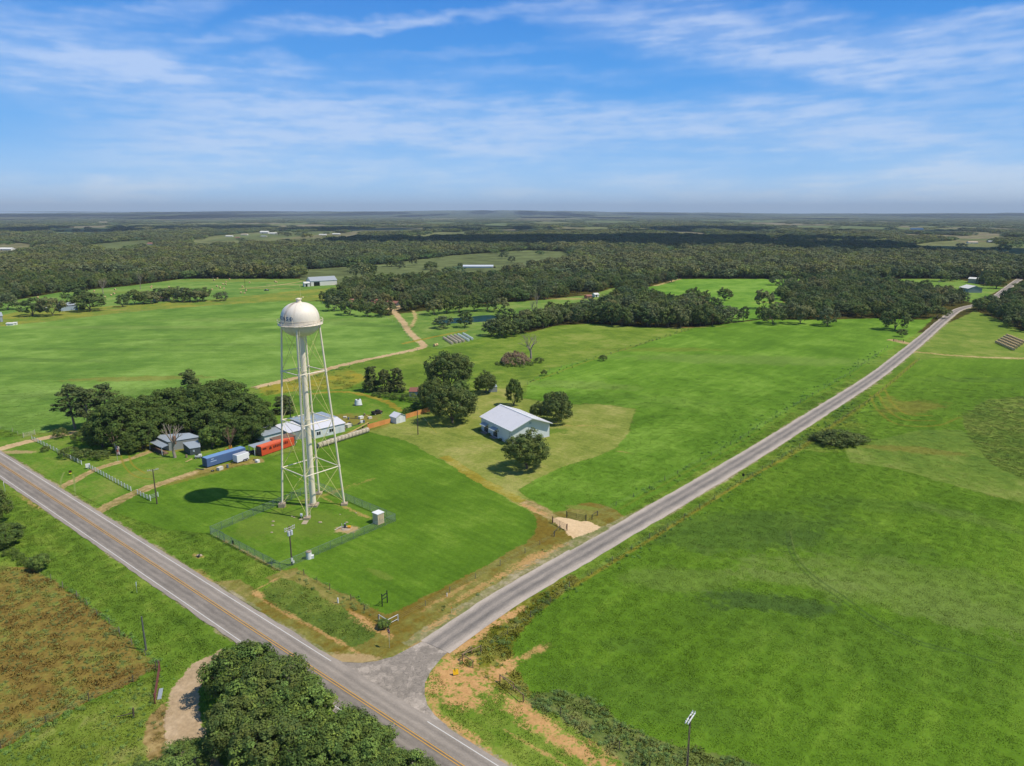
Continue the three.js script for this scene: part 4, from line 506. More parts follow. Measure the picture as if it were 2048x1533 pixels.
// farther trees: lone ones, rows and woods; the largest are trees of their own, the rest of each wood one mass
const far = [];                                                       // [x, z, width, height, turn, label, group]
const fr = rng(77), MIDS = ['mid0', 'mid1', 'mid2', 'mid3', 'mid4', 'mid5'];
const lone = (p, w, h, label, group) => far.push([p[0], p[1], w, h, fr() * 6.28, label, group, true]);
for (const [p, w, h, l] of [
  [[170.88, -454.57], 16, 12, 'wide crowned oak at the top of the bright field, farthest from the side road'], [[188.55, -454.57], 15, 13, 'oak in the middle of three at the top of the bright field'], [[202.87, -446.15], 14, 12, 'oak nearest the side road of three at the top of the bright field'], [[237.78, -430.18], 17, 15, 'big lone oak beside the side road gate'], [[228.35, -404.74], 6, 5, 'small young oak beside the side road gate'],
  [[177.34, -582.67], 13, 11, 'lone oak in the middle of the far green field'], [[191.03, -529.02], 15, 15, 'tall oak at the end of the tree row'], [[-43.4, -436.04], 13, 8.5, 'oak leaning over the near bank of the pond'], [[-29.82, -440.03], 11, 10.5, 'oak with clear trunk standing at the pond'], [[-101.53, -489.07], 12, 10, 'oak at the pasture fence beside the farmhouse drive'], [[-91.59, -486.61], 11, 10, 'oak beside the driveway gate of the red roofed farmhouse'], [[-115.51, -496.59], 14, 12, 'oak in front of the red roofed farmhouse'], [[-132.16, -517.76], 14, 12, 'oak behind the water tower tank at the end of the wood'], [[-78.7, -517.76], 10, 9, 'oak on the pond side of the farmhouse drive'], [[-55.62, -496.59], 14, 12, 'oak on the far bank of the pond, at its farmhouse end'], [[-47.41, -504.33], 13, 12, 'oak in the middle of the far bank of the pond'], [[-38.75, -509.62], 15, 13, 'broad oak behind the middle of the pond'], [[-28.07, -515.02], 14, 13, 'oak behind the pond beside the broad bank oak'], [[-18.19, -517.76], 14, 13, 'oak at the dam end of the pond bank'], [[-8.82, -512.31], 13, 11, 'oak past the dam end of the pond'],
  [[-240.47, -579.22], 12, 8, 'low round tree alone by the flower belt'], [[-301.62, -540.76], 10, 10, 'lone round tree in the flower belt'], [[-313.31, -517.76], 24, 15, 'wide olive tree beside the long metal barn'], [[-353.61, -565.82], 20, 16, 'big tree behind the long metal barn'], [[-324.43, -491.55], 17, 14, 'dark tree at the end wall of the long metal barn'], [[-338.55, -491.55], 18, 13, 'dark tree beyond the barn in the flower belt'], [[-378.46, -523.33], 17, 13, 'dark tree in the pasture past the barn trees'],
  [[-176.38, -862.14], 14, 14, 'tree at the corner of the far shaded pasture'], [[-162.62, -819.6], 12, 14, 'slim tree below the corner tree of the far pasture'], [[-163.74, -961.65], 18, 15, 'round tree alone in the far shaded pasture'], [[-104.17, -909.23], 18, 11, 'low wide tree in the far shaded pasture'], [[-68.68, -943.53], 8, 7, 'small tree beside the long pale shed'], [[294.65, -481.77], 14, 9, 'bushy tree on the bank above the side road bend'],
]) lone(p, w, h, l);
for (const [list, w, h, label, group] of [
  [[[-299.21, -556.16], [-295.27, -559.35], [-291.29, -562.57], [-290.54, -575.81], [-286.82, -582.67], [-278.96, -579.22], [-269.25, -572.44], [-263.52, -572.44], [-256.97, -572.44], [-254.96, -579.22]], 15, 12, 'dark tree in the clump round the pink roofed house', 'trees round the pink roofed house'],
  [[[-11.51, -408.19], [-6.15, -404.74], [-0.59, -409.94], [5.73, -417.09], [11.18, -430.18], [17.77, -440.03], [24.65, -450.32], [32.83, -465.54], [40.81, -477.02], [48.59, -486.61]], 14, 11.5, 'oak in the row at the pond end of the olive pasture', 'oak row at the pond'],
  [[[55.71, -472.36], [59.79, -458.9], [65.2, -450.32], [71.7, -444.09], [79.87, -454.57], [85.52, -446.15], [92.18, -444.09], [99.1, -442.05], [106.13, -438.03], [113.92, -454.57], [120.89, -446.15], [127.96, -446.15], [136.18, -454.57], [146.03, -463.3], [111.14, -481.77], [97.43, -491.55], [82.36, -496.59], [70.58, -501.72], [126.72, -481.77], [138.44, -486.61], [56.74, -506.96], [108.76, -512.31], [96.02, -523.33]], 15, 13.5, 'oak in the long tree row above the olive pasture', 'oaks of the long row'],
  [[[147.72, -572.44], [151.95, -553.02], [232.89, -819.6], [232.93, -793.46], [224.45, -847.48], [284.69, -793.46], [266.41, -708.45], [290.16, -734.74], [339.33, -862.14], [306.07, -909.23], [219.78, -877.29]], 13, 12, 'oak standing loose in the far green field', 'loose oaks of the far green field'],
  [[[457.71, -751.44], [469.72, -757.17], [486.12, -768.9], [510.87, -793.46], [494.73, -734.74], [466.9, -679.24], [508.29, -734.74], [555.48, -833.31], [537.95, -768.9], [558.13, -819.6]], 16, 13, 'tree round the long roadside barns', 'trees round the roadside barns'],
  [[[427.49, -812.91], [421.97, -793.46], [346.58, -793.46], [369.38, -819.6], [386.8, -819.6]], 15, 14, 'tree in the far meadow past the oak wood', 'trees of the far meadow'],
]) for (const p of list) far.push([p[0] + (fr() - .5) * 3, p[1] + (fr() - .5) * 3, w * (.8 + .4 * fr()), h * (.8 + .35 * fr()), fr() * 6.28, label, group, true]);
const inside = (poly, x, z) => { let c = false; for (let i = 0, j = poly.length - 1; i < poly.length; j = i++) { const [xi, zi] = poly[i], [xj, zj] = poly[j]; if ((zi > z) !== (zj > z) && x < (xj - xi) * (z - zi) / (zj - zi) + xi) c = !c; } return c; };
const POND = [[-52.68, -463.3], [-48.92, -472.36], [-41, -479.39], [-30.96, -484.18], [-22.59, -491.55], [-13.84, -494.06], [-8.39, -486.61], [-6.86, -477.02], [-13.12, -467.79], [-24.56, -461.09], [-35.84, -456.72], [-45.5, -454.57]];
const HOLES = [[[-126.81, -546.82], 13], [[-109.2, -546.82], 13], [[-89.46, -517.76], 16], [[-95.88, -586.15], 10], [[-20.35, -734.74], 10], [[72.9, -615.57], 26], [[52.76, -586.15], 18], [[-199.23, -740.22], 40], [[383.23, -909.23], 18], [[432.58, -674.6], 30], [[500.36, -757.17], 30], [[265.53, -378.99], 30], [[279.27, -378.99], 40], [[270.33, -364.43], 30]];
const WOODS = [[[[-464.11, -1424], [376.09, -1424], [99.55, -364.43], [-122.85, -364.43]], 'oak in the wood behind the pond and the farmhouse', 'oaks of the pond wood'], [[[241.77, -909.23], [601.86, -909.23], [231.94, -364.43], [126.03, -364.43]], 'oak in the wood along the side road', 'oaks of the side road wood'], [[[477.93, -768.9], [750.72, -768.9], [317.61, -315.54], [197.59, -315.54]], 'oak in the wood across the side road bend', 'oaks of the bend wood'], [[[-1972, -1978], [-642.61, -1978], [-157.62, -472.36], [-308.89, -295.51]], 'oak at the edge of the great wood behind the bale pasture', 'oaks at the edge of the great wood']];
const mass = [];
{
  const line = globalThis.sideLine, tr = rng(404);
  for (let z = -300; z > -780; z -= 7.6) for (let x = -568; x < 568; x += 7.6) {
    const X = x + (tr() - .5) * 6.4, Z = z + (tr() - .5) * 6.4, s = tr(), a = tr(), k = tr(); if (MID.id(X, Z) !== kindId.wood) continue;
    if (Math.abs(X) > -Z * .80 + 20) continue; if (HOLES.some(([p, r]) => Math.hypot(X - p[0], Z - p[1]) < r)) continue; if (line.some(([u, v]) => Math.hypot(X - u, Z - v) < 11)) continue; if (inside(POND, X, Z)) continue; if (noise(0, X, Z, 260) < .22) continue;
    const w = WOODS.find((q) => inside(q[0], X, Z)); const row = [X, Z, 6.8 + 9 * s * s, 7 + 6.5 * k * (.4 + .6 * s), a * 6.28, w?.[1], w?.[2]]; if (w) far.push(row); else mass.push(row);
  }
}
far.sort((a, b) => (b[7] ? 1 : 0) - (a[7] ? 1 : 0) || b[1] - a[1]);
const OWN = 215; far.forEach((t, i) => { if (i < OWN) tree(MIDS[(i * 7 + (i >> 2)) % 6], [t[0], t[1]], [t[2], t[3]], t[4], t[5], t[6], 'oak', 'oak_tree'); else mass.push(t); });
console.log('far trees', far.length, 'mass', mass.length);
function coloured(g, c) { const n = g.attributes.position.count, a = new Float32Array(n * 3); for (let i = 0; i < n; i++) a.set(c, i * 3); g.setAttribute('color', new THREE.BufferAttribute(a, 3)); return g; }
function wholeTree(t) { const a = t.crown.toNonIndexed(), b = t.trunk.index ? t.trunk.toNonIndexed() : t.trunk.clone(); for (const g of [a, b]) g.deleteAttribute('uv'); coloured(b, [.10, .085, .07]); return mergeGeometries([a, b]); }
function scatter(name, label, geo, material, rows, kind = 'stuff') {  // rows: x, y, z, width, height, turn, colour
  const m = shade(new THREE.InstancedMesh(geo, material, rows.length)), M = new THREE.Matrix4(), q = new THREE.Quaternion(), up = V(0, 1, 0), c = new THREE.Color();
  rows.forEach((r, i) => { M.compose(V(r[0], r[1], r[2]), q.setFromAxisAngle(up, r[5]), V(r[3], r[4], r[3])); m.setMatrixAt(i, M); if (r[6]) m.setColorAt(i, c.setRGB(...r[6])); });
  m.name = numbered(name); scene.add(m); return tag(m, label, null, null, kind);
}
{
  const byKind = MIDS.map(() => []); mass.forEach((t, i) => { const k = (i * 5 + (i >> 3)) % 6, s = TREES[MIDS[k]]?.size ?? [11, 11], v = .8 + .45 * fr(), u = (fr() - .5) * .25; byKind[k].push([t[0], 0, t[1], t[2] / s[0], t[3] / s[1], t[4], [v * (1 + u), v, v * (1 - u * .5)]]); });
  byKind.forEach((rows, k) => { if (rows.length) scatter('woodland', 'dense oak woodland behind the farms', wholeTree(TREES[MIDS[k]]), leafMat, rows); });
}
// woods out to the horizon, with clearings
const CLEAR = [[[-865.54, -1904], [-972.23, -2341], [-993.08, -2713], [-954.74, -2947], [-747.42, -2787], [-556.33, -2576], [-430.66, -2058], [-460.91, -1712], [-522.12, -1604], [-578.22, -1486], [-595.87, -1404], [-644.15, -1424]], [[-968.35, -1579], [-1003, -1803], [-1003, -1978], [-794.44, -1604], [-650.89, -1296], [-656.53, -1189], [-687.36, -1136]], [[-1165, -1531], [-1247, -1772], [-1151, -1712], [-871.59, -1313], [-803.39, -1136], [-813.19, -1064]], [[-2049, -3126], [-2421, -3973], [-2227, -3973], [-1403, -2513], [-1496, -2341]], [[-165.89, -698.45], [-231.33, -768.9], [-270.22, -901.03], [-186.4, -1000], [-106.31, -1218], [25.65, -1404], [105.18, -1348], [98.63, -1111], [72.7, -970.97], [21.79, -854.75], [-13.5, -793.46], [-88.8, -762.99], [-148.21, -734.74]], [[854.23, -1579], [1121, -1869], [1282, -1978], [1177, -1712], [896.52, -1313], [785.33, -1218], [716.7, -1233]], [[866.08, -1330], [1127, -1630], [1289, -1741], [1025, -1330], [807.19, -1064], [747.75, -1087]], [[1265, -2100], [1644, -2513], [1614, -2341], [1278, -1869], [1087, -1712]], [[269.84, -1296], [316.68, -1404], [331.86, -1385], [286.41, -1175], [247.61, -1149]], [[610.18, -1869], [758.38, -2100], [771.01, -2017], [622.6, -1656], [535.63, -1604]], [[1576, -2947], [1814, -3225], [1679, -2947], [1490, -2713]], [[-1942, -3441], [-2038, -3825], [-1810, -3441], [-1733, -3126]], [[-964.23, -1424], [-978.58, -1509], [-918.98, -1444], [-906.45, -1366]], [[624.15, -1313], [679.3, -1385], [678.48, -1348], [626.55, -1280]]];
{
  const r = rng(909); for (let i = 0; i < 150; i++) { const d = 2300 * Math.pow(8, r()), az = (r() - .5) * 1.5, x = d * Math.sin(az), z = -d * Math.cos(az), a = d * (.015 + .05 * r()), b = d * (.09 + .11 * r()), pts = []; for (let k = 0; k < 9; k++) { const t = k / 9 * 6.283, f = .7 + .5 * r(); pts.push([x + Math.cos(t) * a * f, z + Math.sin(t) * b * f]); } CLEAR.push(pts); }
  const tone = [[.27, .29, .11], [.20, .24, .085], [.30, .28, .13], [.22, .27, .10], [.34, .30, .17]], geos = []; CLEAR.forEach((p, i) => { let y = 0; for (const q of p) y = Math.max(y, landHeight(q[0], q[1])); const d = Math.hypot(...p[0]); geos.push(coloured(sheet(p, y + .25 + d * .00035, null).toNonIndexed(), tone[i === 4 ? 1 : i % 5])); });
  const gm = new THREE.MeshPhysicalMaterial({ vertexColors: true, roughness: 1, specularIntensity: .08, map: pixels(256, 256, (x, y) => { const n = 150 + 105 * noise(0, x, y, 256); return [n, n, n]; }) }); gm.map.repeat.set(1 / 180, 1 / 180); struct('pasture', mergeGeometries(geos), gm, 'far clearings and fields between the woods');
  const boxes = CLEAR.map((p) => [Math.min(...p.map((q) => q[0])), Math.max(...p.map((q) => q[0])), Math.min(...p.map((q) => q[1])), Math.max(...p.map((q) => q[1])), p]);
  const ft = broadTree(171, { w: 11, h: 10, base: 1, n: 40, per: 15, leaf: .62, green: 'far', clump: 1.7, lobes: 6, seg: 4, limbs: 0 }), ft2 = broadTree(172, { w: 11, h: 9.5, base: 1, n: 40, per: 15, leaf: .62, green: 'live', clump: 1.7, lobes: 5, seg: 4, limbs: 0 });
  const rows = [[], []], t = rng(55); let d = 800;
  while (d < 26000) {
    const s = Math.max(7.8, d / 165), n = Math.floor(1.62 * d / s);
    for (let i = 0; i < n; i++) {
      const az = -.81 + 1.62 * (i + t()) / n, dd = d + (t() - .5) * s, x = dd * Math.sin(az), z = -dd * Math.cos(az), k = t(), v = t(), u = t(); if (z > -784 && Math.abs(x) < 566) continue; if (z > -700) { if (Math.abs(x) < 570) continue; }
      if (boxes.some((b) => x > b[0] && x < b[1] && z > b[2] && z < b[3] && inside(b[4], x, z)) && t() > .006) continue; if (noise(1, x, z, 1500) < .2 && t() < .7) continue;
      const tint = noise(0, x, z, 900), w = s / 7.8, b = (.7 + .6 * u) * (.75 + .5 * tint), g = (tint - .5) * .5 + (v - .5) * .4; rows[k < .5 ? 0 : 1].push([x, landHeight(x, z) - .4 * w, z, w * (.85 + 1.0 * u * u + .35 * tint), .62 + .75 * v * v + .3 * u + .04 * w, k * 6.28, [b * (1 + g), b, b * (1 - g * .4)]]);
    }
    d += s * .95;
  }
  console.log('woods', rows[0].length + rows[1].length); scatter('forest', 'great dark oak forest reaching to the horizon', wholeTree(ft), leafMat, rows[0]); scatter('forest', 'olive oaks mixed through the forest to the horizon', wholeTree(ft2), leafMat, rows[1]);
}

// ---------------------------------------------------------------- grass and weeds standing on the ground
{
  const blades = (seed, count, R, width, flat) => { const r = rng(seed), L = new Leaves(seed); for (let i = 0; i < count; i++) { const a = r() * 6.283, d = Math.sqrt(r()) * R, x = Math.cos(a) * d, z = Math.sin(a) * d, h = .55 + .45 * r(), t = r() * 6.283, lean = (r() - .5) * flat, lz = (r() - .5) * flat, v = .8 + .4 * r(), q = L.p.length / 3, wx = Math.cos(t) * width, wz = Math.sin(t) * width; L.p.push(x - wx, 0, z - wz, x + wx, 0, z + wz, x + lean, h, z + lz); let nx = -wz * h, ny = (lean * wz - lz * wx) * 0 + .8 * width, nz = wx * h; const k = Math.hypot(nx, ny, nz) || 1; for (let j = 0; j < 3; j++) { L.n.push(nx / k, Math.abs(ny / k) + .6, nz / k); L.c.push(v, v, v); } L.i.push(q, q + 1, q + 2); } return L.geometry(); };
  const geo = [blades(1, 90, 1.15, .05, .5), blades(2, 90, 1.15, .05, .5), blades(3, 70, 1.0, .09, .9)];
  const gm = new THREE.MeshPhysicalMaterial({ vertexColors: true, roughness: .9, transmission: .3, thickness: 0, side: THREE.DoubleSide, specularIntensity: .2 });
  const H = { towerLawn: .08, rightField: .13, middleField: .11, verge: .15, ditch: .2, weedField: .22, weedStrip: .26, cornerRough: .22, lowerPasture: .15, rightOlive: .16, rightRough: .16, roadStrip: .09, yard: .08, leftField: .1, olivePasture: .14, flowerStrip: .4, bareBank: .1, farVerge: .25 };
  const rows = [[], [], []], r = rng(4242), line = globalThis.sideLine, tall = [];
  const onRoad = (x, z) => Math.abs((x - hwMid[0]) * -hwDir[1] + (z - hwMid[1]) * hwDir[0]) < 4.4 || line.some(([u, v]) => Math.abs(u - x) < 4 && Math.abs(v - z) < 4 && Math.hypot(u - x, v - z) < 3.7);
  const dense = []; for (let i = 1; i < line.length; i++) for (let t = 0; t < 1; t += .25) dense.push([lerp(line[i - 1][0], line[i][0], t), lerp(line[i - 1][1], line[i][1], t)]);
  const nearRoad = (x, z, d) => dense.some(([u, v]) => Math.abs(u - x) < d && Math.abs(v - z) < d && Math.hypot(u - x, v - z) < d);
  for (const [tile, z0, z1, step] of [[NEAR, -70, -240, 1.45], [MID, -241, -330, 2.1]]) for (let z = z0; z > z1; z -= step) for (let x = z * .78 - 6; x < -z * .78 + 6; x += step) {
    const X = x + (r() - .5) * step * 1.2, Z = z + (r() - .5) * step * 1.2, k = r(), v = r(), a = r(), name = kindNames[tile.id(X, Z)], h = H[name]; if (!h) continue; if (r() < smooth(-225, -330, Z)) continue;
    if (Math.abs((X - hwMid[0]) * -hwDir[1] + (Z - hwMid[1]) * hwDir[0]) < 4.9 || nearRoad(X, Z, 4.1) || inside(apronPoly, X, Z)) continue;
    const c = tile.color(X, Z); if (c[0] > c[1] * 1.05 && c[0] > .2) continue; const n = noise(2, X, Z, 20), f = 1.25 + .3 * (v - .5), hh = h * (.6 + .8 * n) * (.7 + .6 * v), w = step / 1.7;
    const weedy = name === 'weedStrip' || name === 'ditch' || name === 'weedField' || name === 'cornerRough' || name === 'rightRough'; rows[weedy ? 2 : k < .5 ? 0 : 1].push([X, 0, Z, w * (.9 + .4 * a), hh, a * 6.28, c.map((q) => q * f)]);
  }
  scatter('grass', 'short green grass of the lawn, fields and verges', geo[0], gm, rows[0]); scatter('grass', 'short thick grass of the lawn, fields and verges', geo[1], gm, rows[1]); scatter('weeds', 'tall weeds in the ditch, the weedy field and along the hay field', geo[2], gm, rows[2]);
  console.log('grass', rows.map((q) => q.length).join(' '));
  // leafy weeds: clumps of broad leaves along ditches, fences and the field edge
  const lw = [new Leaves(71), new Leaves(72)]; for (const L of lw) for (let i = 0; i < 6; i++) L.clump((L.r() - .5) * .9, .3 + .3 * L.r(), (L.r() - .5) * .9, .42, 16, .13, [1, 1, 1], [0, 1, 0], .9, .3); const g2 = lw.map((L) => L.geometry()), plants = [[], []];
  const put = (x, z, s, hue) => { if (nearRoad(x, z, 4.4)) return; const c = (Math.abs(x) < 199 && z > -240 ? NEAR : MID).color(x, z); if (c[0] > c[1] * 1.02 && c[0] > .2) return; for (let k = 0; k < 3; k++) c[k] = lerp(c[k], [.105, .15, .05][k], .55); const v = .75 + .5 * r(), k = r() < .5 ? 0 : 1; plants[k].push([x, 0, z, s * (.7 + .6 * r()), s * (.6 + .8 * r()), r() * 6.28, [c[0] * v * hue * 1.7, c[1] * v * 1.85, c[2] * v * 1.7]]); };
  const fillPoly = (poly, n, s, hue = 1) => { const xs = poly.map((p) => p[0]), zs = poly.map((p) => p[1]), x0 = Math.min(...xs), x1 = Math.max(...xs), z0 = Math.min(...zs), z1 = Math.max(...zs); for (let i = 0, tries = 0; i < n && tries < n * 20; tries++) { const x = lerp(x0, x1, r()), z = lerp(z0, z1, r()); if (!inside(poly, x, z) || z > -70 || noise(0, x, z, 14) < .4) continue; put(x, z, s, hue); i++; } };
  fillPoly(PLACES.weedStrip, 480, .42); fillPoly(PLACES.ditch, 40, .3); fillPoly(PLACES.cornerRough, 220, .42); fillPoly(PLACES.weedField, 2200, .34, 1.05); fillPoly(PLACES.rightRough, 260, .4); fillPoly(PLACES.lowerPasture, 160, .4);
  const alongLine = (pts, n, w, s) => { const p = curve(pts, 200); for (let i = 0; i < n; i++) { const q = p[Math.floor(r() * 200)]; put(q[0] + (r() - .5) * w, q[1] + (r() - .5) * w, s, 1); } };
  alongLine([[-1.4, -126.74], [3.08, -130.84], [8.08, -136.29], [12.72, -140.96]], 32, 3.9000000000000004, 0.43); alongLine([[-11.2, -113.22], [-6.05, -119.2], [-2.35, -123.82], [2.66, -130.42]], 56, 3.9000000000000004, 0.50); alongLine([[10.02, -119.2], [30.25, -140.96], [60.86, -174.46], [87.89, -202.84]], 120, 3.9000000000000004, 0.50); alongLine([[28.21, -162.85], [55.04, -193.91], [111.51, -261.92], [191.35, -357.55]], 120, 6.5, 0.68); alongLine([[-86.54, -121.57], [-67.22, -106.56], [-56.52, -97.57]], 72, 2.6, 0.56); alongLine([[-42.29, -126.74], [-35.91, -121.38], [-25.44, -112.09]], 48, 3.25, 0.50); alongLine([[7.69, -290.88], [45.99, -347.04], [113.53, -436.04]], 72, 3.9000000000000004, 0.68); alongLine([[80.92, -200.54], [102.69, -223.19], [138.61, -261.92]], 128, 13.0, 0.68); alongLine([[-46.74, -128.15], [-67.75, -144.9]], 24, 1.56, 0.31); alongLine([[-62.63, -89.57], [-65.75, -85.57], [-68.99, -80.11]], 72, 3.25, 0.50); alongLine([[-56.07, -96.19], [-52.23, -85.57], [-48.64, -79.84]], 48, 6.5, 0.37); alongLine([[-105.35, -279.44], [-91.97, -295.51], [-76, -320.95]], 48, 3.9000000000000004, 0.62);
  plants.forEach((q, k) => scatter('weeds', k ? 'leafy weeds along fences and field edges' : 'broad leaved weeds in rough ground', g2[k], gm, q));
}

// ---------------------------------------------------------------- water tower and its fenced yard
const cream = new THREE.MeshStandardMaterial({ map: worn('#e8decd', .2, 3, '#a58a68'), roughness: .5 }); cream.map.repeat.set(3, 1);
const creamPlain = mat('#e6dac2', .55), concrete = wornMat('#a8977f', .95, .3, .5), rodPaint = mat('#d8cd86', .6), steel = mat('#9aa09c', .5, { metalness: .6 }), darkSteel = mat('#2b2d2c', .7), galvan = mat('#b9bfc0', .45, { metalness: .5 });
const white = wornMat('#dcdcda', .7, .1, .4), woodPole = wornMat('#4b3f35', .95, .35, .4), insulator = mat('#c8ccd0', .3);
{
  const C = [-48.97, -160.65], t = thing('water_tower', 'tall cream water tower with round tank on four braced legs', 'water tower', [C[0], 0, C[1]]);
  const dirs = [[.08, .997], [-.997, .08], [-.08, -.997], [.997, -.08]], foot = 7.5, head = 4.28, Y0 = .5, Y1 = 45.1, level = [10.2, 22.2, 34.1];
  const on = (i, y) => { const k = lerp(foot, head, (y - Y0) / (Y1 - Y0)), d = dirs[i % 4]; return V(d[0] * k, y, d[1] * k); };
  const ang = Math.atan2(dirs[0][0], dirs[0][1]);
  for (let i = 0; i < 4; i++) {
    const leg = part('leg', [bar(on(i, Y0), on(i, Y1), .25, .21, 12), ...level.map((y) => bar(on(i, y - .35), on(i, y + .35), .3, .3, 10))], creamPlain, t), f = on(i, 0);
    part('footing', [new THREE.BoxGeometry(1.5, i === 1 ? 1.1 : .6, 1.5).rotateY(ang).translate(f.x, (i === 1 ? 1.1 : .6) / 2 - .1, f.z), new THREE.CylinderGeometry(.42, .5, .22, 12).translate(f.x, i === 1 ? 1.1 : .6, f.z)], concrete, leg);
    for (const y of level) part('strut', bar(on(i, y), on(i + 1, y), .12, .12, 8), creamPlain, t);
    const ys = [Y0 + .3, ...level, Y1 - .6]; for (let k = 0; k < 4; k++) { part('brace_rod', bar(on(i, ys[k]), on(i + 1, ys[k + 1]), .04, .04, 5), rodPaint, t); part('brace_rod', bar(on(i + 1, ys[k]), on(i, ys[k + 1]), .04, .04, 5), rodPaint, t); }
    for (const y of level) part('spider_rod', bar(on(i, y), V(0, y, 0), .03, .03, 5), rodPaint, t);
  }
  const riser = part('riser', [new THREE.CylinderGeometry(.68, .68, 42.6, 24).translate(0, 21.6, 0), ...level.map((y) => new THREE.CylinderGeometry(.74, .74, .25, 24).translate(0, y, 0))], creamPlain, t); part('footing', [box(-1.15, 1.15, -.1, .55, -1.15, 1.15), new THREE.CylinderGeometry(.85, .95, .3, 20).translate(0, .68, 0)], concrete, riser);
  const prof = []; for (let k = 0; k <= 14; k++) { const a = k / 14 * Math.PI / 2; prof.push(new THREE.Vector2(.5 + 3.85 * Math.sin(a), 45.4 - 3.0 * Math.cos(a))); } prof.push(new THREE.Vector2(4.37, 46.1)); for (let k = 1; k <= 18; k++) { const a = k / 18 * Math.PI / 2; prof.push(new THREE.Vector2(Math.max(.02, 4.37 * Math.cos(a) ** .84), 46.3 + 3.95 * Math.sin(a) ** .9)); }
  const tank = part('tank', new THREE.LatheGeometry(prof, 64), cream, t);
  part('seam', [new THREE.TorusGeometry(4.385, .02, 5, 64).rotateX(Math.PI / 2).translate(0, 46.2, 0), new THREE.TorusGeometry(4.2, .018, 5, 64).rotateX(Math.PI / 2).translate(0, 47.5, 0)], mat('#b8a68e', .7), tank);
  part('roof_vent', [new THREE.CylinderGeometry(.52, .62, .75, 20).translate(0, 50.55, 0), new THREE.CylinderGeometry(.72, .72, .14, 20).translate(0, 51.0, 0), new THREE.SphereGeometry(.55, 16, 8, 0, 6.3, 0, 1.57).scale(1, .35, 1).translate(0, 51.06, 0)], creamPlain, tank);
  part('antenna', [bar(V(.5, 50.4, .1), V(.5, 54.2, .1), .035, .02, 6), bar(V(.5, 51.2, .1), V(1.05, 51.35, .1), .05, .05, 6), new THREE.SphereGeometry(.16, 10, 8).translate(1.05, 51.4, .1)], mat('#d8cf9a', .5), tank);
  // balcony: floor ring, girder, rails
  const ring = (r0, r1, y0, y1) => new THREE.LatheGeometry([[r0, y0], [r1, y0], [r1, y1], [r0, y1], [r0, y0]].map((p) => new THREE.Vector2(...p)), 64);
  const bal = part('balcony', [ring(4.36, 5.05, 45.2, 45.28), ring(4.62, 4.7, 44.9, 45.75)], cream, t); const rails = []; for (let k = 0; k < 28; k++) { const a = k / 28 * 6.283; rails.push(bar(V(Math.sin(a) * 5.0, 45.25, Math.cos(a) * 5.0), V(Math.sin(a) * 5.12, 46.35, Math.cos(a) * 5.12), .03, .03, 5)); } for (const y of [45.8, 46.35]) rails.push(new THREE.TorusGeometry(5.1, .035, 6, 64).rotateX(Math.PI / 2).translate(0, y, 0)); part('railing', rails, creamPlain, bal);
  // ladders: up the front leg, over the tank
  const lad = (pts, side, w, step) => { const out = []; for (const s of [-w / 2, w / 2]) for (let i = 1; i < pts.length; i++) out.push(bar(pts[i - 1].clone().addScaledVector(side, s), pts[i].clone().addScaledVector(side, s), .035, .035, 5)); for (let i = 1; i < pts.length; i++) { const L = pts[i].distanceTo(pts[i - 1]), n = Math.max(1, Math.round(L / step)); for (let k = 0; k < n; k++) { const p = pts[i - 1].clone().lerp(pts[i], k / n); out.push(bar(p.clone().addScaledVector(side, -w / 2), p.clone().addScaledVector(side, w / 2), .015, .015, 4)); } } return out; };
  part('ladder', [...lad([on(0, .6).add(V(.62, 0, .1)), on(0, 45).add(V(.5, 0, .35))], V(1, 0, 0), .4, .45), ...level.flatMap((y) => [bar(on(0, y), on(0, y).add(V(.62, 0, .15)), .03, .03, 5)])], creamPlain, t);
  const over = []; for (let k = 0; k <= 8; k++) { const a = k / 8 * 1.45, az = -.55; over.push(V(Math.sin(az) * 4.5 * Math.cos(a), 46.3 + 4.2 * Math.sin(a), Math.cos(az) * 4.5 * Math.cos(a))); } part('ladder', lad(over, V(Math.cos(.55), 0, Math.sin(.55)), .36, .45), mat('#8f8172', .7), tank);
  part('conduit', [-.62, -.5, -.12].map((a) => bar(V(Math.sin(a) * 4.5, 45.2, Math.cos(a) * 4.5), V(Math.sin(a) * 4.36, 47.9, Math.cos(a) * 4.36), .05, .05, 6)), creamPlain, tank);
  // painted lettering
  const font = await new FontLoader().loadAsync('fonts/droid/droid_sans_bold.typeface.json'), letters = []; [...'WINSO'].forEach((ch, i) => { const g = new TextGeometry(ch, { font, size: .85, depth: .02, curveSegments: 4 }); g.computeBoundingBox(); const b = g.boundingBox; g.translate(-(b.min.x + b.max.x) / 2, 0, 0); const a = -.98 + [-.13, .13, .34, .58, .82][i] * 1.02 - .02, y = 46.55; const p = g.attributes.position; for (let k = 0; k < p.count; k++) { const q = a + p.getX(k) / 4.4, yy = y + p.getY(k), R = 4.37 * Math.cos(Math.asin(Math.min(1, Math.max(0, (yy - 46.3) / 3.95)) ** (1 / .9))) ** .84 + .02 + p.getZ(k); p.setXYZ(k, Math.sin(q) * R, yy, Math.cos(q) * R); } g.computeVertexNormals(); letters.push(g); }); part('lettering', letters, mat('#3f5f80', .7), tank);
  const slabPad = on(0, 0); single('concrete_slab', box(-.6, .6, 0, .12, -1, 1).translate(C[0] + slabPad.x + .1, 0, C[1] + slabPad.z + 2.2), concrete, 'small concrete slab before the front tower leg', 'slab');
}
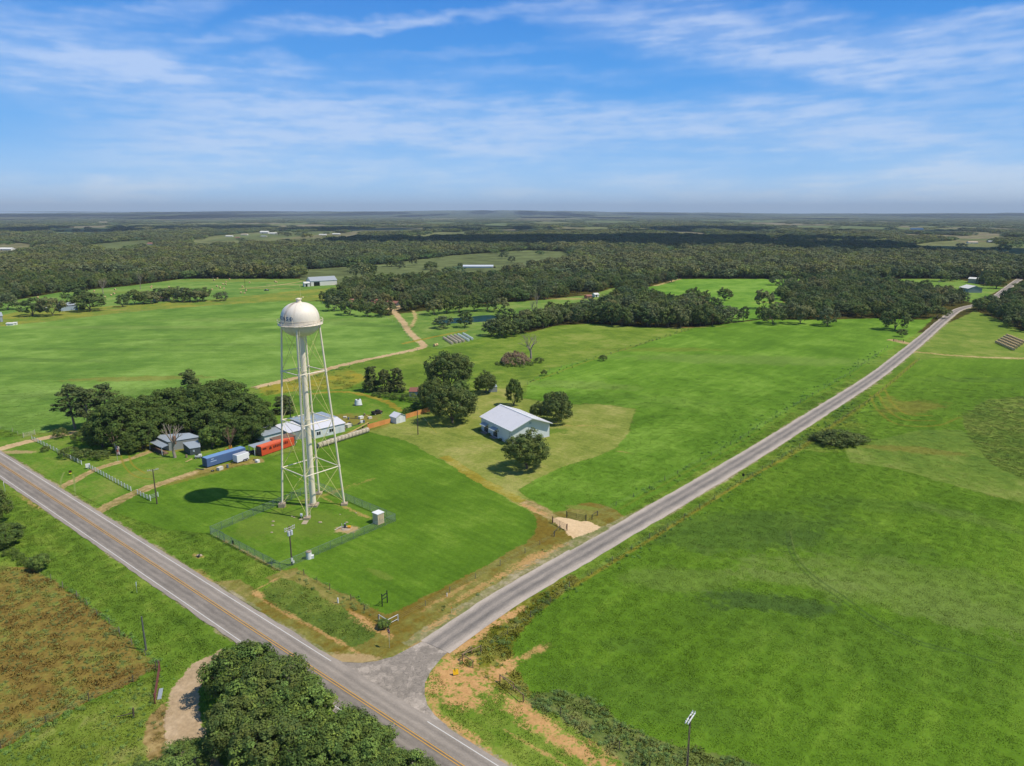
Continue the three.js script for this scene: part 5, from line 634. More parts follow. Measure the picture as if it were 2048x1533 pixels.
// chain link fence round the tower
{
  const corners = [[-67.75, -144.9], [-50.9, -171.8], [-27.3, -151.7], [-46.7, -128.2]], t = thing('chain_link_fence', 'grey green chain link fence enclosing the water tower', 'fence', [0, 0, 0]), h = 1.85, coat = mat('#7f9088', .6, { metalness: .3 }), postMat = mat('#6f857b', .55, { metalness: .4 });
  const wires = (L) => { const out = [], s = .11, r = .005; for (let c = -h; c < L; c += s) for (const up of [1, -1]) { let x0 = c, y0 = 0, x1 = c + h, y1 = h; if (x0 < 0) { y0 = -x0; x0 = 0; } if (x1 > L) { y1 -= x1 - L; x1 = L; } if (x1 - x0 < .02) continue; const a = up > 0 ? V(x0, y0, 0) : V(x0, h - y0, 0), b = up > 0 ? V(x1, y1, 0) : V(x1, h - y1, 0), d = b.clone().sub(a), g = new THREE.CylinderGeometry(r, r, d.length(), 3, 1, true); g.applyQuaternion(new THREE.Quaternion().setFromUnitVectors(V(0, 1, 0), d.normalize())); out.push(g.translate((a.x + b.x) / 2, (a.y + b.y) / 2 + .04, 0)); } return join(out); };
  const bayGeo = {}; const postGeo = new THREE.CylinderGeometry(.045, .045, h + .1, 8).translate(0, h / 2 + .05, 0);
  corners.forEach((p, i) => {
    const q = corners[(i + 1) % 4], dx = q[0] - p[0], dz = q[1] - p[1], L = Math.hypot(dx, dz), n = Math.round(L / 3), bay = L / n, key = bay.toFixed(3), turn = Math.atan2(-dz, dx); bayGeo[key] ??= wires(bay);
    for (let k = 0; k < n; k++) { const f = k / n, x = p[0] + dx * f, z = p[1] + dz * f; const po = part('post', postGeo, postMat, t); po.position.set(x, 0, z); const w = part('mesh_panel', bayGeo[key], coat, t); w.position.set(x, 0, z); w.rotation.y = turn; }
    part('top_rail', bar(V(p[0], h + .03, p[1]), V(q[0], h + .03, q[1]), .03, .03, 6), postMat, t);
  });
  const sg = part('warning_sign', box(-.3, .3, .7, 1.5, -.02, .02), mat('#1d2422', .6), t); const s = [lerp(-67.75, -46.7, .36), lerp(-144.9, -128.2, .36)]; sg.position.set(s[0] - .1, 0, s[1] + .1); sg.rotation.y = Math.atan2(-(16.7), 21.05); const gt = part('gate_frame', [bar(V(0, .1, 0), V(0, 2, 0), .05), bar(V(1.6, .1, 0), V(1.6, 2, 0), .05), bar(V(0, 2, 0), V(1.6, 2, 0), .04), bar(V(0, 1, 0), V(1.6, 1, 0), .03)], postMat, t); gt.position.set(lerp(-67.75, -46.7, .15), 0, lerp(-144.9, -128.2, .15)); gt.rotation.y = sg.rotation.y;
}
const face = (p, q) => Math.atan2(-(q[1] - p[1]), q[0] - p[0]);         // the turn that lays local x along p to q
const put = (p, y = 0) => [p[0], y, p[1]];
{ // equipment inside the fence
  const tn = .87, c = thing('control_cabinet', 'tall cream equipment cabinet at the fence of the tower yard', 'cabinet', put([-31.11, -150.92]), -.7); part('body', box(-.95, .95, .1, 2.55, -.9, .9), wornMat('#cbb897', .7, .15, .5), c); part('roof', box(-1.08, 1.08, 2.55, 2.68, -1.03, 1.03), white, c); part('plinth', box(-1.05, 1.05, -.05, .1, -1, 1), concrete, c); part('door', [box(.95, .97, .3, 2.3, -.6, .6)], mat('#bba98a', .7), c); part('handle', bar(V(1.0, 1.2, .4), V(1.0, 1.5, .4), .03), darkSteel, c);
  const w = thing('pump_box', 'white fibreglass pump box with round lid by the fence corner pole', 'pump box', put([-42.38, -133.41]), .3); part('body', [new THREE.CylinderGeometry(.55, .62, 1.55, 8).translate(0, .77, 0)], white, w); part('lid', [new THREE.CylinderGeometry(.6, .58, .16, 8).translate(0, 1.63, 0), new THREE.TorusGeometry(.36, .07, 6, 14).rotateX(1.57).translate(0, 1.72, 0)], wornMat('#a99a86', .8, .3, 1), w); part('outlet_box', box(.5, 1.0, 0, .7, -.3, .3), white, w);
  const m = thing('meter_post', 'small grey meter box on a post beside the front tower leg', 'meter', put([-49.7, -153.12])); part('post', bar(V(0, 0, 0), V(0, .9, 0), .06, .06, 8), galvan, m); part('meter', [box(-.25, .25, .7, 1.25, -.2, .2), new THREE.CylinderGeometry(.18, .18, .15, 12).rotateX(1.57).translate(0, 1.1, .25)], mat('#c7ccd0', .5), m); part('pad', box(-.5, .5, 0, .08, -.3, .3).translate(.1, 0, .5), concrete, m);
  const p = thing('pump_assembly', 'well pump with pipes and a yellow drum on a concrete mound', 'pump', put([-37.95, -147.72])); part('pad', new THREE.CylinderGeometry(1.0, 1.3, .25, 9).translate(0, .12, 0), concrete, p); part('motor', [new THREE.CylinderGeometry(.22, .25, .9, 10).translate(-.2, .7, 0), new THREE.CylinderGeometry(.3, .3, .12, 10).translate(-.2, .35, 0)], mat('#3a3f40', .6), p); part('pipe', [tube([V(-.2, .5, 0), V(-1, .6, .1), V(-1.9, .25, .5), V(-2.4, .05, .8)], .09), bar(V(-.9, .2, .1), V(-.9, 1.3, .1), .07)], mat('#c8c2b4', .5), p); part('drum', new THREE.CylinderGeometry(.32, .32, .7, 14).rotateZ(1.57).translate(.75, .5, .05), mat('#d69a1e', .5), p); part('valve', [new THREE.TorusGeometry(.2, .035, 6, 14).rotateX(1.57).translate(-.2, 1.25, 0), bar(V(-.2, 1.1, 0), V(-.2, 1.26, 0), .03)], galvan, p);
  const r = rng(8); for (const [q, s] of [[[-52.29, -154.25], .35], [[-55.88, -151.47], .4], [[-44.75, -150.92], .5], [[-38.57, -150.92], .4], [[-37.51, -156.25], .3], [[-41.15, -155.38], .25], [[-55.28, -149.31], .4], [[-54.29, -145.66], .35], [[-51.64, -153.68], .3]]) single('rubble_block', new THREE.DodecahedronGeometry(s, 0).scale(1, .45, .7).translate(q[0], s * .2, q[1]), concrete, 'pale lump of broken concrete in the tower yard grass', 'rubble', 'concrete lumps in the tower yard');
}

// ---------------------------------------------------------------- utility poles, signs
function pole(p, h, label, opt = {}) {
  const t = thing('utility_pole', label, 'utility pole', put(p), opt.turn ?? 0); part('pole', bar(V(0, -.3, 0), V(0, h, 0), .17, .11, 10), opt.mat ?? woodPole, t);
  (opt.arms ?? []).forEach(([y, z]) => { const a = part('crossarm', box(-1.25, 1.25, y - .07, y + .07, z - .06, z + .06), opt.armMat ?? wornMat('#a7a39a', .8, .3, 1), t); for (const x of [-1.15, -.75, .75, 1.15]) part('insulator', [new THREE.CylinderGeometry(.05, .07, .2, 8).translate(x, y + .17, z)], insulator, a); if (!opt.plain) part('brace', [bar(V(-.6, y, z), V(0, y - .55, 0), .02, .02, 5), bar(V(.6, y, z), V(0, y - .55, 0), .02, .02, 5)], galvan, a); });
  for (const x of opt.cans ?? []) { const c = part('transformer', [new THREE.CylinderGeometry(.27, .27, .85, 14).translate(x, h - 1.55, .18), new THREE.CylinderGeometry(.29, .25, .06, 14).translate(x, h - 1.1, .18)], mat('#c3c8cb', .5), t); part('bushing', bar(V(x, h - 1.1, .18), V(x, h - .8, .18), .04, .03, 6), insulator, c); }
  if (opt.box) part('meter_box', [box(-.35, .1, 1.0, 1.7, .1, .35), box(-.05, .4, .5, 1.0, .12, .36)], mat('#b9bdb9', .6), t); return t;
}
pole([-45.07, -130.63], 8.7, 'pole with two grey transformers at the corner of the tower fence', { arms: [[8.4, .15], [7.9, .15]], cans: [-.33, .33], box: true, turn: .95 });
pole([-88.01, -161.61], 9.2, 'pole with one crossarm beside the short white fence', { arms: [[9, 0]], turn: .55 });
{ const t = pole([-30.63, -217.76], 8.4, 'plain dark pole between the white shed and the spreading oak', {}); part('guy_guard', bar(V(6.0, .05, -1.5), V(3.2, 3.9, -.8), .04, .04, 6), mat('#c9b52a', .5), t); part('guy_wire', bar(V(3.2, 3.9, -.8), V(0, 8.1, 0), .012, .012, 4), galvan, t); part('riser_box', box(-.15, .15, 5, 5.5, .1, .3), mat('#3f6a5a', .6), t); }
pole([-60.39, -101.89], 6.2, 'bare slender pole beside the weedy field fence', { mat: mat('#5a5e58', .8) });
{ const q = [22.3, -75.2], t = pole(q, 9, 'pole with double white crossarms at the edge of the weedy hay field strip', { arms: [[8.75, .16], [8.75, -.16]], armMat: mat('#d9d9d6', .7), turn: .95 }); part('guy_guard', bar(V(-1.5, 3, .4), V(0, 8, 0), .015, .015, 4), rodPaint, t); }
pole([37.28, -593.25], 13, 'far pole with crossarm in front of the pond wood', { arms: [[12.7, 0]], turn: .2 }); pole([-246.06, -648.01], 12, 'far pole without crossarm in the bale pasture', {}); pole([181.68, -768.9], 12, 'far pole at the edge of the far green field', {}); pole([378.31, -623.38], 12, 'far pole in the meadow behind the side road wood', { arms: [[11.7, 0]], turn: .4 }); pole([-78.19, -237.31], 7.5, 'dark thin pole behind the low white workshop', { mat: darkSteel });
{ // stop sign
  const t = thing('stop_sign', 'stop sign on a thin post where the side road meets the highway', 'stop sign', put([-20.3, -102.44]), face([-14.99, -104.4], [-19.4, -100.02]) + .3); part('post', bar(V(0, -.2, 0), V(0, 3.0, 0), .035, .035, 6), galvan, t); const pl = part('plate', new THREE.CylinderGeometry(.46, .46, .03, 8).rotateY(Math.PI / 8).rotateX(Math.PI / 2).translate(0, 3.2, .04), mat('#a5262a', .5), t); part('back', new THREE.CylinderGeometry(.46, .46, .01, 8).rotateY(Math.PI / 8).rotateX(Math.PI / 2).translate(0, 3.2, .015), mat('#555a58', .6, { metalness: .4 }), pl); t.rotation.y = -.9; part('street_blade', box(-.45, .45, 3.75, 3.95, -.01, .01), mat('#23604a', .5), t); part('border', new THREE.TorusGeometry(.43, .02, 4, 8).rotateZ(Math.PI / 8).translate(0, 3.2, .056), mat('#d8d8d8', .5), pl);
  const f = await new FontLoader().loadAsync('fonts/droid/droid_sans_bold.typeface.json'), g = new TextGeometry('STOP', { font: f, size: .2, depth: .006, curveSegments: 3 }); g.computeBoundingBox(); g.translate(-g.boundingBox.max.x / 2, 3.1, .057); part('lettering', g, mat('#e4e4e4', .5), pl);
  const h = thing('sign_frame', 'empty black two post sign frame on the corner of the lawn', 'sign frame', put([-23.78, -115.05]), face([-23.78, -115.05], [-23, -116.4])); const L = 1.45, bl = mat('#16201a', .7); part('post', box(-.07, .07, -.2, 2.6, -.07, .07), bl, h); part('post', box(L - .07, L + .07, -.2, 2.6, -.07, .07), bl, h); part('rail', box(.07, L - .07, 2.0, 2.16, -.05, .05), bl, h); part('rail', box(.07, L - .07, 1.35, 1.47, -.05, .05), bl, h);
  const d = thing('mailbox', 'yellow and dark mailbox on a post by the farm track', 'mailbox', put([-121.59, -181.41]), .6); part('post', box(-.06, .06, -.1, .8, -.06, .06), mat('#c9c61e', .6), d); part('box', [new THREE.CylinderGeometry(.26, .26, .7, 12, 1, false, 0, Math.PI).rotateZ(Math.PI / 2).rotateX(-Math.PI / 2).translate(0, 1.1, 0), box(-.35, .35, .8, 1.1, -.26, .26)], mat('#4a2a20', .6), d); part('newspaper_tube', new THREE.CylinderGeometry(.14, .14, .6, 10).rotateZ(1.57).translate(0, .6, .22), mat('#d4c81c', .6), d);
  const k = thing('white_box', 'white square sign box at the end of the white rail fence', 'box', put([-119.75, -186.47]), .65); part('post', box(-.08, .08, 0, .5, -.08, .08), white, k); part('panel', box(-.55, .55, .4, 1.5, -.15, .15), white, k);
  const fl = thing('flag', 'striped flag hanging limp from a leaning pole beside the farm track', 'flag', put([-114.41, -192.21]), .4); part('pole', bar(V(0, -.2, 0), V(-.3, 5.6, 0), .05, .035, 8), galvan, fl); const cl = (dx, c, z) => { const pts = []; const g = new THREE.PlaneGeometry(.16, 2.6, 2, 14), p = g.attributes.position; for (let i = 0; i < p.count; i++) { const yy = p.getY(i); p.setXYZ(i, p.getX(i) + dx + .06 * Math.sin(yy * 3 + dx * 9), yy + 3.6 - Math.abs(dx) * .5, z + .08 * Math.sin(yy * 4 + dx * 20)); } g.computeVertexNormals(); return g; }; const cloth = part('cloth', [cl(.12, 0, .05), cl(.44, 0, .02)], mat('#b23330', .8, { side: 2 }), fl); part('white_stripe', [cl(.28, 0, .08), cl(.6, 0, .05)], mat('#d9d4cc', .8, { side: 2 }), cloth); part('blue_canton', new THREE.PlaneGeometry(.42, 1.2).translate(.1, 4.3, .12), mat('#27375e', .8, { side: 2 }), cloth);
  const wp = thing('marker_post', 'short white utility marker by the ditch', 'marker', put([-32.17, -116.23])); part('post', new THREE.CylinderGeometry(.12, .14, 1.0, 10).translate(0, .5, 0), white, wp); part('cap', new THREE.SphereGeometry(.13, 10, 6).translate(0, 1, 0), white, wp);
  const wp2 = thing('marker_post', 'short white marker in the dry verge of the side road', 'marker', put([-12.22, -118.49])); part('post', new THREE.CylinderGeometry(.07, .07, .7, 8).translate(0, .35, 0), white, wp2); part('cap', new THREE.CylinderGeometry(.09, .09, .08, 8).translate(0, .7, 0), white, wp2); const op = thing('marker_post', 'orange topped marker at the edge of the side road', 'marker', put([-10.91, -112.9])); part('post', new THREE.CylinderGeometry(.06, .06, 1.2, 8).translate(0, .6, 0), mat('#c8b48c', .7), op); part('cap', new THREE.CylinderGeometry(.07, .07, .3, 8).translate(0, 1.1, 0), mat('#cc7a20', .6), op);
  const ys = thing('yellow_sign', 'small yellow warning plate leaning in the sandy corner', 'sign', put([-8.73, -95.34]), .3); part('plate', box(-.42, .42, .15, .95, -.03, .03).rotateX(-.35), mat('#e0b000', .5), ys); part('stake', bar(V(-.1, -.1, -.1), V(-.1, 1.2, -.3), .04), darkSteel, ys); const rs = thing('road_sign', 'small route sign on two legs in the highway verge', 'sign', put([-71.16, -119.74]), .68 + 1.2); part('post', bar(V(0, 0, 0), V(0, 2.2, 0), .03, .03, 6), galvan, rs); part('plate', box(-.3, .3, 1.5, 2.3, .03, .05), mat('#9fb4c0', .5), rs);
  const sg = thing('road_sign', 'small dark sign on a stake at the edge of the hay field', 'sign', put([62.31, -177.32]), -.6); part('stake', bar(V(0, 0, 0), V(0, 1.6, 0), .04, .04, 6), darkSteel, sg); part('plate', box(-.3, .3, 1.3, 2.0, -.02, .02), mat('#23261f', .7), sg); const hw = thing('road_sign', 'white edged sign plate at the highway beside the overhanging tree', 'sign', put([-131.1, -169.3]), 2.2); part('post', bar(V(0, 0, 0), V(0, 2.6, 0), .05, .05, 6), galvan, hw); part('plate', box(-.9, .9, 1.9, 2.7, -.02, .02), white, hw);
}

// ---------------------------------------------------------------- buildings, trailers and clutter
function ribbed(hex, pitch = .25, rough = .5, amount = .1, metal = 0) {  // ribbed sheet metal, ribs along v
  const b = pixels(64, 4, (x) => { const v = x % 16 < 4 ? 255 : x % 16 < 6 ? 120 : 20; return [v, v, v]; }, false); b.repeat.set(1 / (pitch * 4), 1); const m = worn(hex, amount); m.repeat.set(.22, .22); return new THREE.MeshStandardMaterial({ map: m, bumpMap: b, bumpScale: .03, roughness: rough, metalness: metal });
}
// a wall or roof as a flat slab with uv in metres along its first edge
function panel(pts, t, flip) { const g = slab(pts, t), a = pts[0], ex = pts[1].clone().sub(a).normalize(), n = V(0, 0, 0).crossVectors(ex, pts[2].clone().sub(a)).normalize(), ey = V(0, 0, 0).crossVectors(n, ex), p = g.attributes.position, uv = []; for (let i = 0; i < p.count; i++) { const d = V(p.getX(i), p.getY(i), p.getZ(i)).sub(a), u = d.dot(ex), v = d.dot(ey); uv.push(flip ? v : u, flip ? u : v); } g.setAttribute('uv', new THREE.Float32BufferAttribute(uv, 2)); return g; }
const paleWall = ribbed('#d3d8d8', .3, .55, .06), whiteRoof = ribbed('#d2d0d3', .45, .45, .08), greyRoof = ribbed('#a3adb5', .3, .45, .2, .2), greyWall = ribbed('#8e9494', .3, .6, .25), slateWall = ribbed('#414b50', .3, .7, .2), rustRoof = ribbed('#6b4a36', .3, .8, .4), glassDark = mat('#10161a', .15), trimWhite = mat('#d9dbdb', .6);
{ // white metal building: x along the awning wall, z to the far side is negative
  const A = [-10.2, -222.63], B = [-.62, -207.6], t = thing('metal_building', 'white metal building with gabled roof and two awnings on its shaded wall', 'building', put(A), face(A, B)), L = 17.8, D = 15.1, e = 4.85, k = 7.65;
  part('slab', box(-.15, L + .15, -.1, .12, -D - .15, .15), concrete, t);
  part('wall', panel([V(0, .1, 0), V(L, .1, 0), V(L, e, 0), V(0, e, 0)], .12), paleWall, t); part('wall', panel([V(L, .1, -D), V(0, .1, -D), V(0, e, -D), V(L, e, -D)], .12), paleWall, t);
  part('gable', panel([V(L, .1, 0), V(L, .1, -D), V(L, e, -D), V(L, k, -D / 2), V(L, e, 0)], .12), paleWall, t); part('gable', panel([V(0, .1, -D), V(0, .1, 0), V(0, e, 0), V(0, k, -D / 2), V(0, e, -D)], .12), paleWall, t);
  const s = (k - e) / (D / 2), o = .35, r0 = -.4, r1 = L + 1.25; const roof = part('roof', panel([V(r0, e - s * o + .08, o), V(r1, e - s * o + .08, o), V(r1, k + .08, -D / 2), V(r0, k + .08, -D / 2)], .08), whiteRoof, t); part('roof', panel([V(r1, e - s * o + .08, -D - o), V(r0, e - s * o + .08, -D - o), V(r0, k + .08, -D / 2), V(r1, k + .08, -D / 2)], .08), whiteRoof, t);
  part('roof_seam', Array.from({ length: 20 }, (_, i) => r0 + .5 + i * .96).flatMap((x) => [bar(V(x, e - s * o + .12, o), V(x, k + .12, -D / 2), .025, .025, 4), bar(V(x, e - s * o + .12, -D - o), V(x, k + .12, -D / 2), .025, .025, 4)]), trimWhite, roof); part('ridge_cap', [plank(V(r0, k + .12, -D / 2), V(r1, k + .12, -D / 2), .5, .05)], trimWhite, roof); part('gutter', [plank(V(r0, e - .13, o + .07), V(r1, e - .13, o + .07), .14, .14)], trimWhite, roof); part('downspout', [bar(V(12.6, .1, .1), V(12.6, e - .2, .1), .06, .06, 6), bar(V(L - .1, .1, .1), V(L - .1, e - .2, .1), .06, .06, 6)], trimWhite, t);
  for (const s2 of [0, 1]) { const a = s2 ? V(r1 + .03, e - s * o, -D - o) : V(r1 + .03, e - s * o, o); part('rake_trim', plank(a, V(r1 + .03, k, -D / 2), .05, .22), trimWhite, roof); }
  for (const x of [3.3, 9.1]) {
    const d = part('door', [box(x - 1.35, x + 1.35, .14, 2.65, .0, .06)], trimWhite, t); for (const c of [-.86, 0, .86]) part('pane', box(x + c - .37, x + c + .37, .25, 2.5, .06, .085), glassDark, d); part('handle', bar(V(x + .42, 1.15, .12), V(x + .42, 1.4, .12), .02), galvan, d);
    const a = part('awning', panel([V(x - 1.7, 2.85, 1.55), V(x + 1.7, 2.85, 1.55), V(x + 1.7, 3.45, .06), V(x - 1.7, 3.45, .06)], .05), greyRoof, t); part('fascia', plank(V(x - 1.72, 2.8, 1.57), V(x + 1.72, 2.8, 1.57), .06, .16), trimWhite, a); part('bracket', [-1.6, 1.6].map((c) => bar(V(x + c, 2.1, .05), V(x + c, 2.82, 1.45), .03)), trimWhite, a); part('step', box(x - 1.5, x + 1.5, 0, .16, .1, 1.5), wornMat('#8d7f78', .9, .2, .6), t);
  }
  for (const [x, z] of [[6.1, .8], [.6, 1.0], [12.9, .7]]) { const b = tree('grove2', [0, 0], [1.3, .9], x, 'x', undefined, 'shrub', 'shrub'); const q = V(x, 0, z).applyAxisAngle(V(0, 1, 0), face(A, B)); b.position.set(A[0] + q.x, 0, A[1] + q.z); b.userData.label = x === 6.1 ? 'small dark shrub between the two awning doors of the white building' : x === .6 ? 'small dark shrub at the rear corner of the awning wall' : 'small dark shrub by the downspout of the awning wall'; }
  part('wall_lamp', [box(10.9, 11.1, 2.5, 2.8, .06, .2)], darkSteel, t); part('gable_vent', box(L + .12, L + .15, 5.6, 6.2, -D / 2 - .4, -D / 2 + .4), mat('#9fb0b4', .6), t);
}
{ // small white shed
  const P = [-39.64, -229.7], Q = [-36.81, -232.84], t = thing('garden_shed', 'small white shed with gable roof set in the orange board fence', 'shed', put(P), face(P, Q)), w = 4.1, d = 3.4, e = 2.35, k = 3.35; part('wall', [panel([V(0, 0, 0), V(w, 0, 0), V(w, e, 0), V(w / 2, k, 0), V(0, e, 0)], .08), panel([V(w, 0, -d), V(0, 0, -d), V(0, e, -d), V(w / 2, k, -d), V(w, e, -d)], .08), panel([V(0, 0, -d), V(0, 0, 0), V(0, e, 0), V(0, e, -d)], .08), panel([V(w, 0, 0), V(w, 0, -d), V(w, e, -d), V(w, e, 0)], .08)], paleWall, t);
  for (const s of [0, 1]) part('roof', panel(s ? [V(w + .25, e - .1, -d - .2), V(w + .25, e - .1, .25), V(w / 2, k + .06, .25), V(w / 2, k + .06, -d - .2)] : [V(-.25, e - .1, .25), V(-.25, e - .1, -d - .2), V(w / 2, k + .06, -d - .2), V(w / 2, k + .06, .25)], .06), whiteRoof, t); const dr = part('door', box(1.3, 2.8, .05, 2.05, .0, .05), trimWhite, t); part('handle', bar(V(1.5, 1, .08), V(1.5, 1.2, .08), .025), darkSteel, dr);
}
{ // orange board fence, two runs
  const boardMat = [wornMat('#cf8a48', .85, .12, .5), wornMat('#d8954f', .85, .12, .5)]; for (const [p, q, lab] of [[[-48.21, -223.75], [-41.73, -230.93], 'orange brown board fence between the hay bales and the white shed'], [[-37.24, -236.07], [-29.72, -245.68], 'orange brown board fence between the white shed and the spreading oak']]) {
    const L = Math.hypot(q[0] - p[0], q[1] - p[1]), n = Math.round(L / 2.2), w = L / n, t = thing('board_fence', lab, 'fence', put(p), face(p, q)); for (let i = 0; i < n; i++) { const b = []; for (let k = 0; k < 14; k++) b.push(box(i * w + k * w / 14 + .006, i * w + (k + 1) * w / 14 - .006, .06, 1.7 + ((i * 7 + k * 3) % 5) * .004, -.012, .012)); part('fence_panel', b, boardMat[i % 2], t); part('post', box(i * w - .05, i * w + .05, -.2, 1.75, -.13, -.03), boardMat[0], t); } part('rail', [.4, 1.4].map((y) => box(0, L, y - .04, y + .04, -.05, -.013)), boardMat[0], t);
  }
}
// round hay bales
const strawTex = pixels(128, 128, (x, y) => { const n = noise(2, x * 3, y * .6, 256), m = noise(0, x, y, 128), v = clamp(.5 + (n - .5) * .9 + (m - .5) * .5); return [lerp(150, 226, v), lerp(126, 198, v), lerp(84, 146, v)]; });
const greyStraw = pixels(128, 128, (x, y) => { const n = noise(2, x * 3, y * .6, 256), m = noise(0, x, y, 128), v = clamp(.5 + (n - .5) * .9 + (m - .5) * .5); return [lerp(138, 204, v), lerp(128, 192, v), lerp(108, 168, v)]; });
const straw = new THREE.MeshStandardMaterial({ map: strawTex, bumpMap: strawTex, bumpScale: .05, roughness: 1 }), oldStraw = new THREE.MeshStandardMaterial({ map: greyStraw, bumpMap: strawTex, bumpScale: .05, roughness: 1 }), wrap = mat('#b3bdb4', .45), palStraw = new THREE.MeshStandardMaterial({ map: strawTex, color: '#ffffff', roughness: 1 });
function baleGeo(r, len) { const p = []; for (const [a, b] of [[0, -.5], [.8, -.5], [.95, -.47], [1, -.42], [1, -.1], [.985, 0], [1, .1], [1, .42], [.95, .47], [.8, .5], [0, .5]]) p.push(new THREE.Vector2(a * r, b * len)); return new THREE.LatheGeometry(p, 20).rotateZ(Math.PI / 2).translate(0, r * .96, 0); }
const BALE = baleGeo(.88, 1.42), BALE2 = baleGeo(.8, 1.4);
function baleRow(p, q, n, m, label, group, geo = BALE) { const tn = face(p, q); for (let i = 0; i < n; i++) { const f = (i + .5) / n, b = single('hay_bale', geo, m, label, 'hay bale', group); b.position.set(lerp(p[0], q[0], f), 0, lerp(p[1], q[1], f)); b.rotation.set(0, tn, 0); b.scale.setScalar(1 + ((i * 37) % 7 - 3) * .012); } }
baleRow([-59.58, -204.25], [-47.46, -220.44], 14, oldStraw, 'weathered grey round hay bale in the row along the tower lawn', 'bale row along the tower lawn');
{ // low white workshop
  const P = [-63.39, -213.07], Q = [-55.87, -220.44], t = thing('workshop', 'low white workshop with grey metal roof behind the hay bale row', 'building', put(P), face(P, Q)), L = 11.5, D = 15, a = 5; const w = [[V(0, 0, 0), V(L, 0, 0), V(L, 3, 0), V(0, 3, 0)], [V(L, 0, 0), V(L, 0, -D), V(L, 3.6, -D), V(L, 3.9, -a), V(L, 3, 0)], [V(0, 0, -D), V(0, 0, 0), V(0, 3, 0), V(0, 3.9, -a), V(0, 3.6, -D)], [V(L, 0, -D), V(0, 0, -D), V(0, 3.6, -D), V(L, 3.6, -D)]]; for (const q of w) part('wall', panel(q, .12), paleWall, t);
  part('roof', panel([V(-.2, 3.0, .3), V(L + .3, 3.0, .3), V(L + .3, 4.02, -a), V(-.2, 4.02, -a)], .07), whiteRoof, t); part('roof', panel([V(-.3, 4.05, -a), V(L + .3, 4.05, -a), V(L + .3, 3.7, -D - .3), V(-.3, 3.7, -D - .3)], .07), greyRoof, t);
  for (const x of [1.9, 6.4]) { const f = part('window', box(x - .75, x + .75, 1.0, 2.2, .0, .06), trimWhite, t); for (const c of [-.36, .36]) part('pane', box(x + c - .3, x + c + .3, 1.08, 2.12, .06, .08), glassDark, f); } part('door', box(9.2, 10.1, .05, 2.1, 0, .05), mat('#c2c8c8', .6), t);
  const an = part('annex', [panel([V(-6.5, 0, -3), V(-.1, 0, -3), V(-.1, 2.9, -3), V(-6.5, 2.9, -3)], .1), panel([V(-6.5, 0, -D + 2), V(-6.5, 0, -3), V(-6.5, 2.9, -3), V(-6.5, 2.9, -D + 2)], .1)], greyWall, t); part('annex_roof', panel([V(-6.8, 2.95, -2.8), V(-.3, 3.1, -2.8), V(-.3, 3.4, -D + 2), V(-6.8, 3.3, -D + 2)], .06), whiteRoof, an); const an2 = part('lean_to', [panel([V(-13, 0, -7), V(-6.6, 0, -7), V(-6.6, 2.6, -7), V(-13, 2.4, -7)], .1), panel([V(-13, 0, -D), V(-13, 0, -7), V(-13, 2.4, -7), V(-13, 2.6, -D)], .1)], paleWall, t); part('lean_to_roof', panel([V(-13.4, 2.5, -6.6), V(-6.7, 2.7, -6.6), V(-6.7, 3.3, -D), V(-13.4, 3.1, -D)], .06), greyRoof, an2); part('vent_pipe', [bar(V(2, 3.8, -7), V(2, 4.9, -7), .12, .12, 8)], galvan, t);
}
function wheel(parent, x, y, z, r, w, name = 'wheel') { const g = part(name, new THREE.TorusGeometry(r * .74, r * .27, 8, 18).scale(1, 1, w / (r * .54)).translate(x, y, z), mat('#141414', .9), parent); part('rim', new THREE.CylinderGeometry(r * .55, r * .55, w * .8, 14).rotateX(Math.PI / 2).translate(x, y, z), mat('#b9bcbd', .4, { metalness: .4 }), g); return g; }
function vanBody(L, H, y0, W, round) { const s = new THREE.Shape(); const q = round; s.moveTo(-W / 2, y0); s.lineTo(W / 2, y0); s.lineTo(W / 2, H - q); s.quadraticCurveTo(W / 2, H, W / 2 - q, H); s.lineTo(-W / 2 + q, H); s.quadraticCurveTo(-W / 2, H, -W / 2, H - q); s.closePath(); return new THREE.ExtrudeGeometry(s, { depth: L, bevelEnabled: true, bevelSize: .03, bevelThickness: .05, bevelSegments: 2, curveSegments: 4 }).rotateY(Math.PI / 2); }
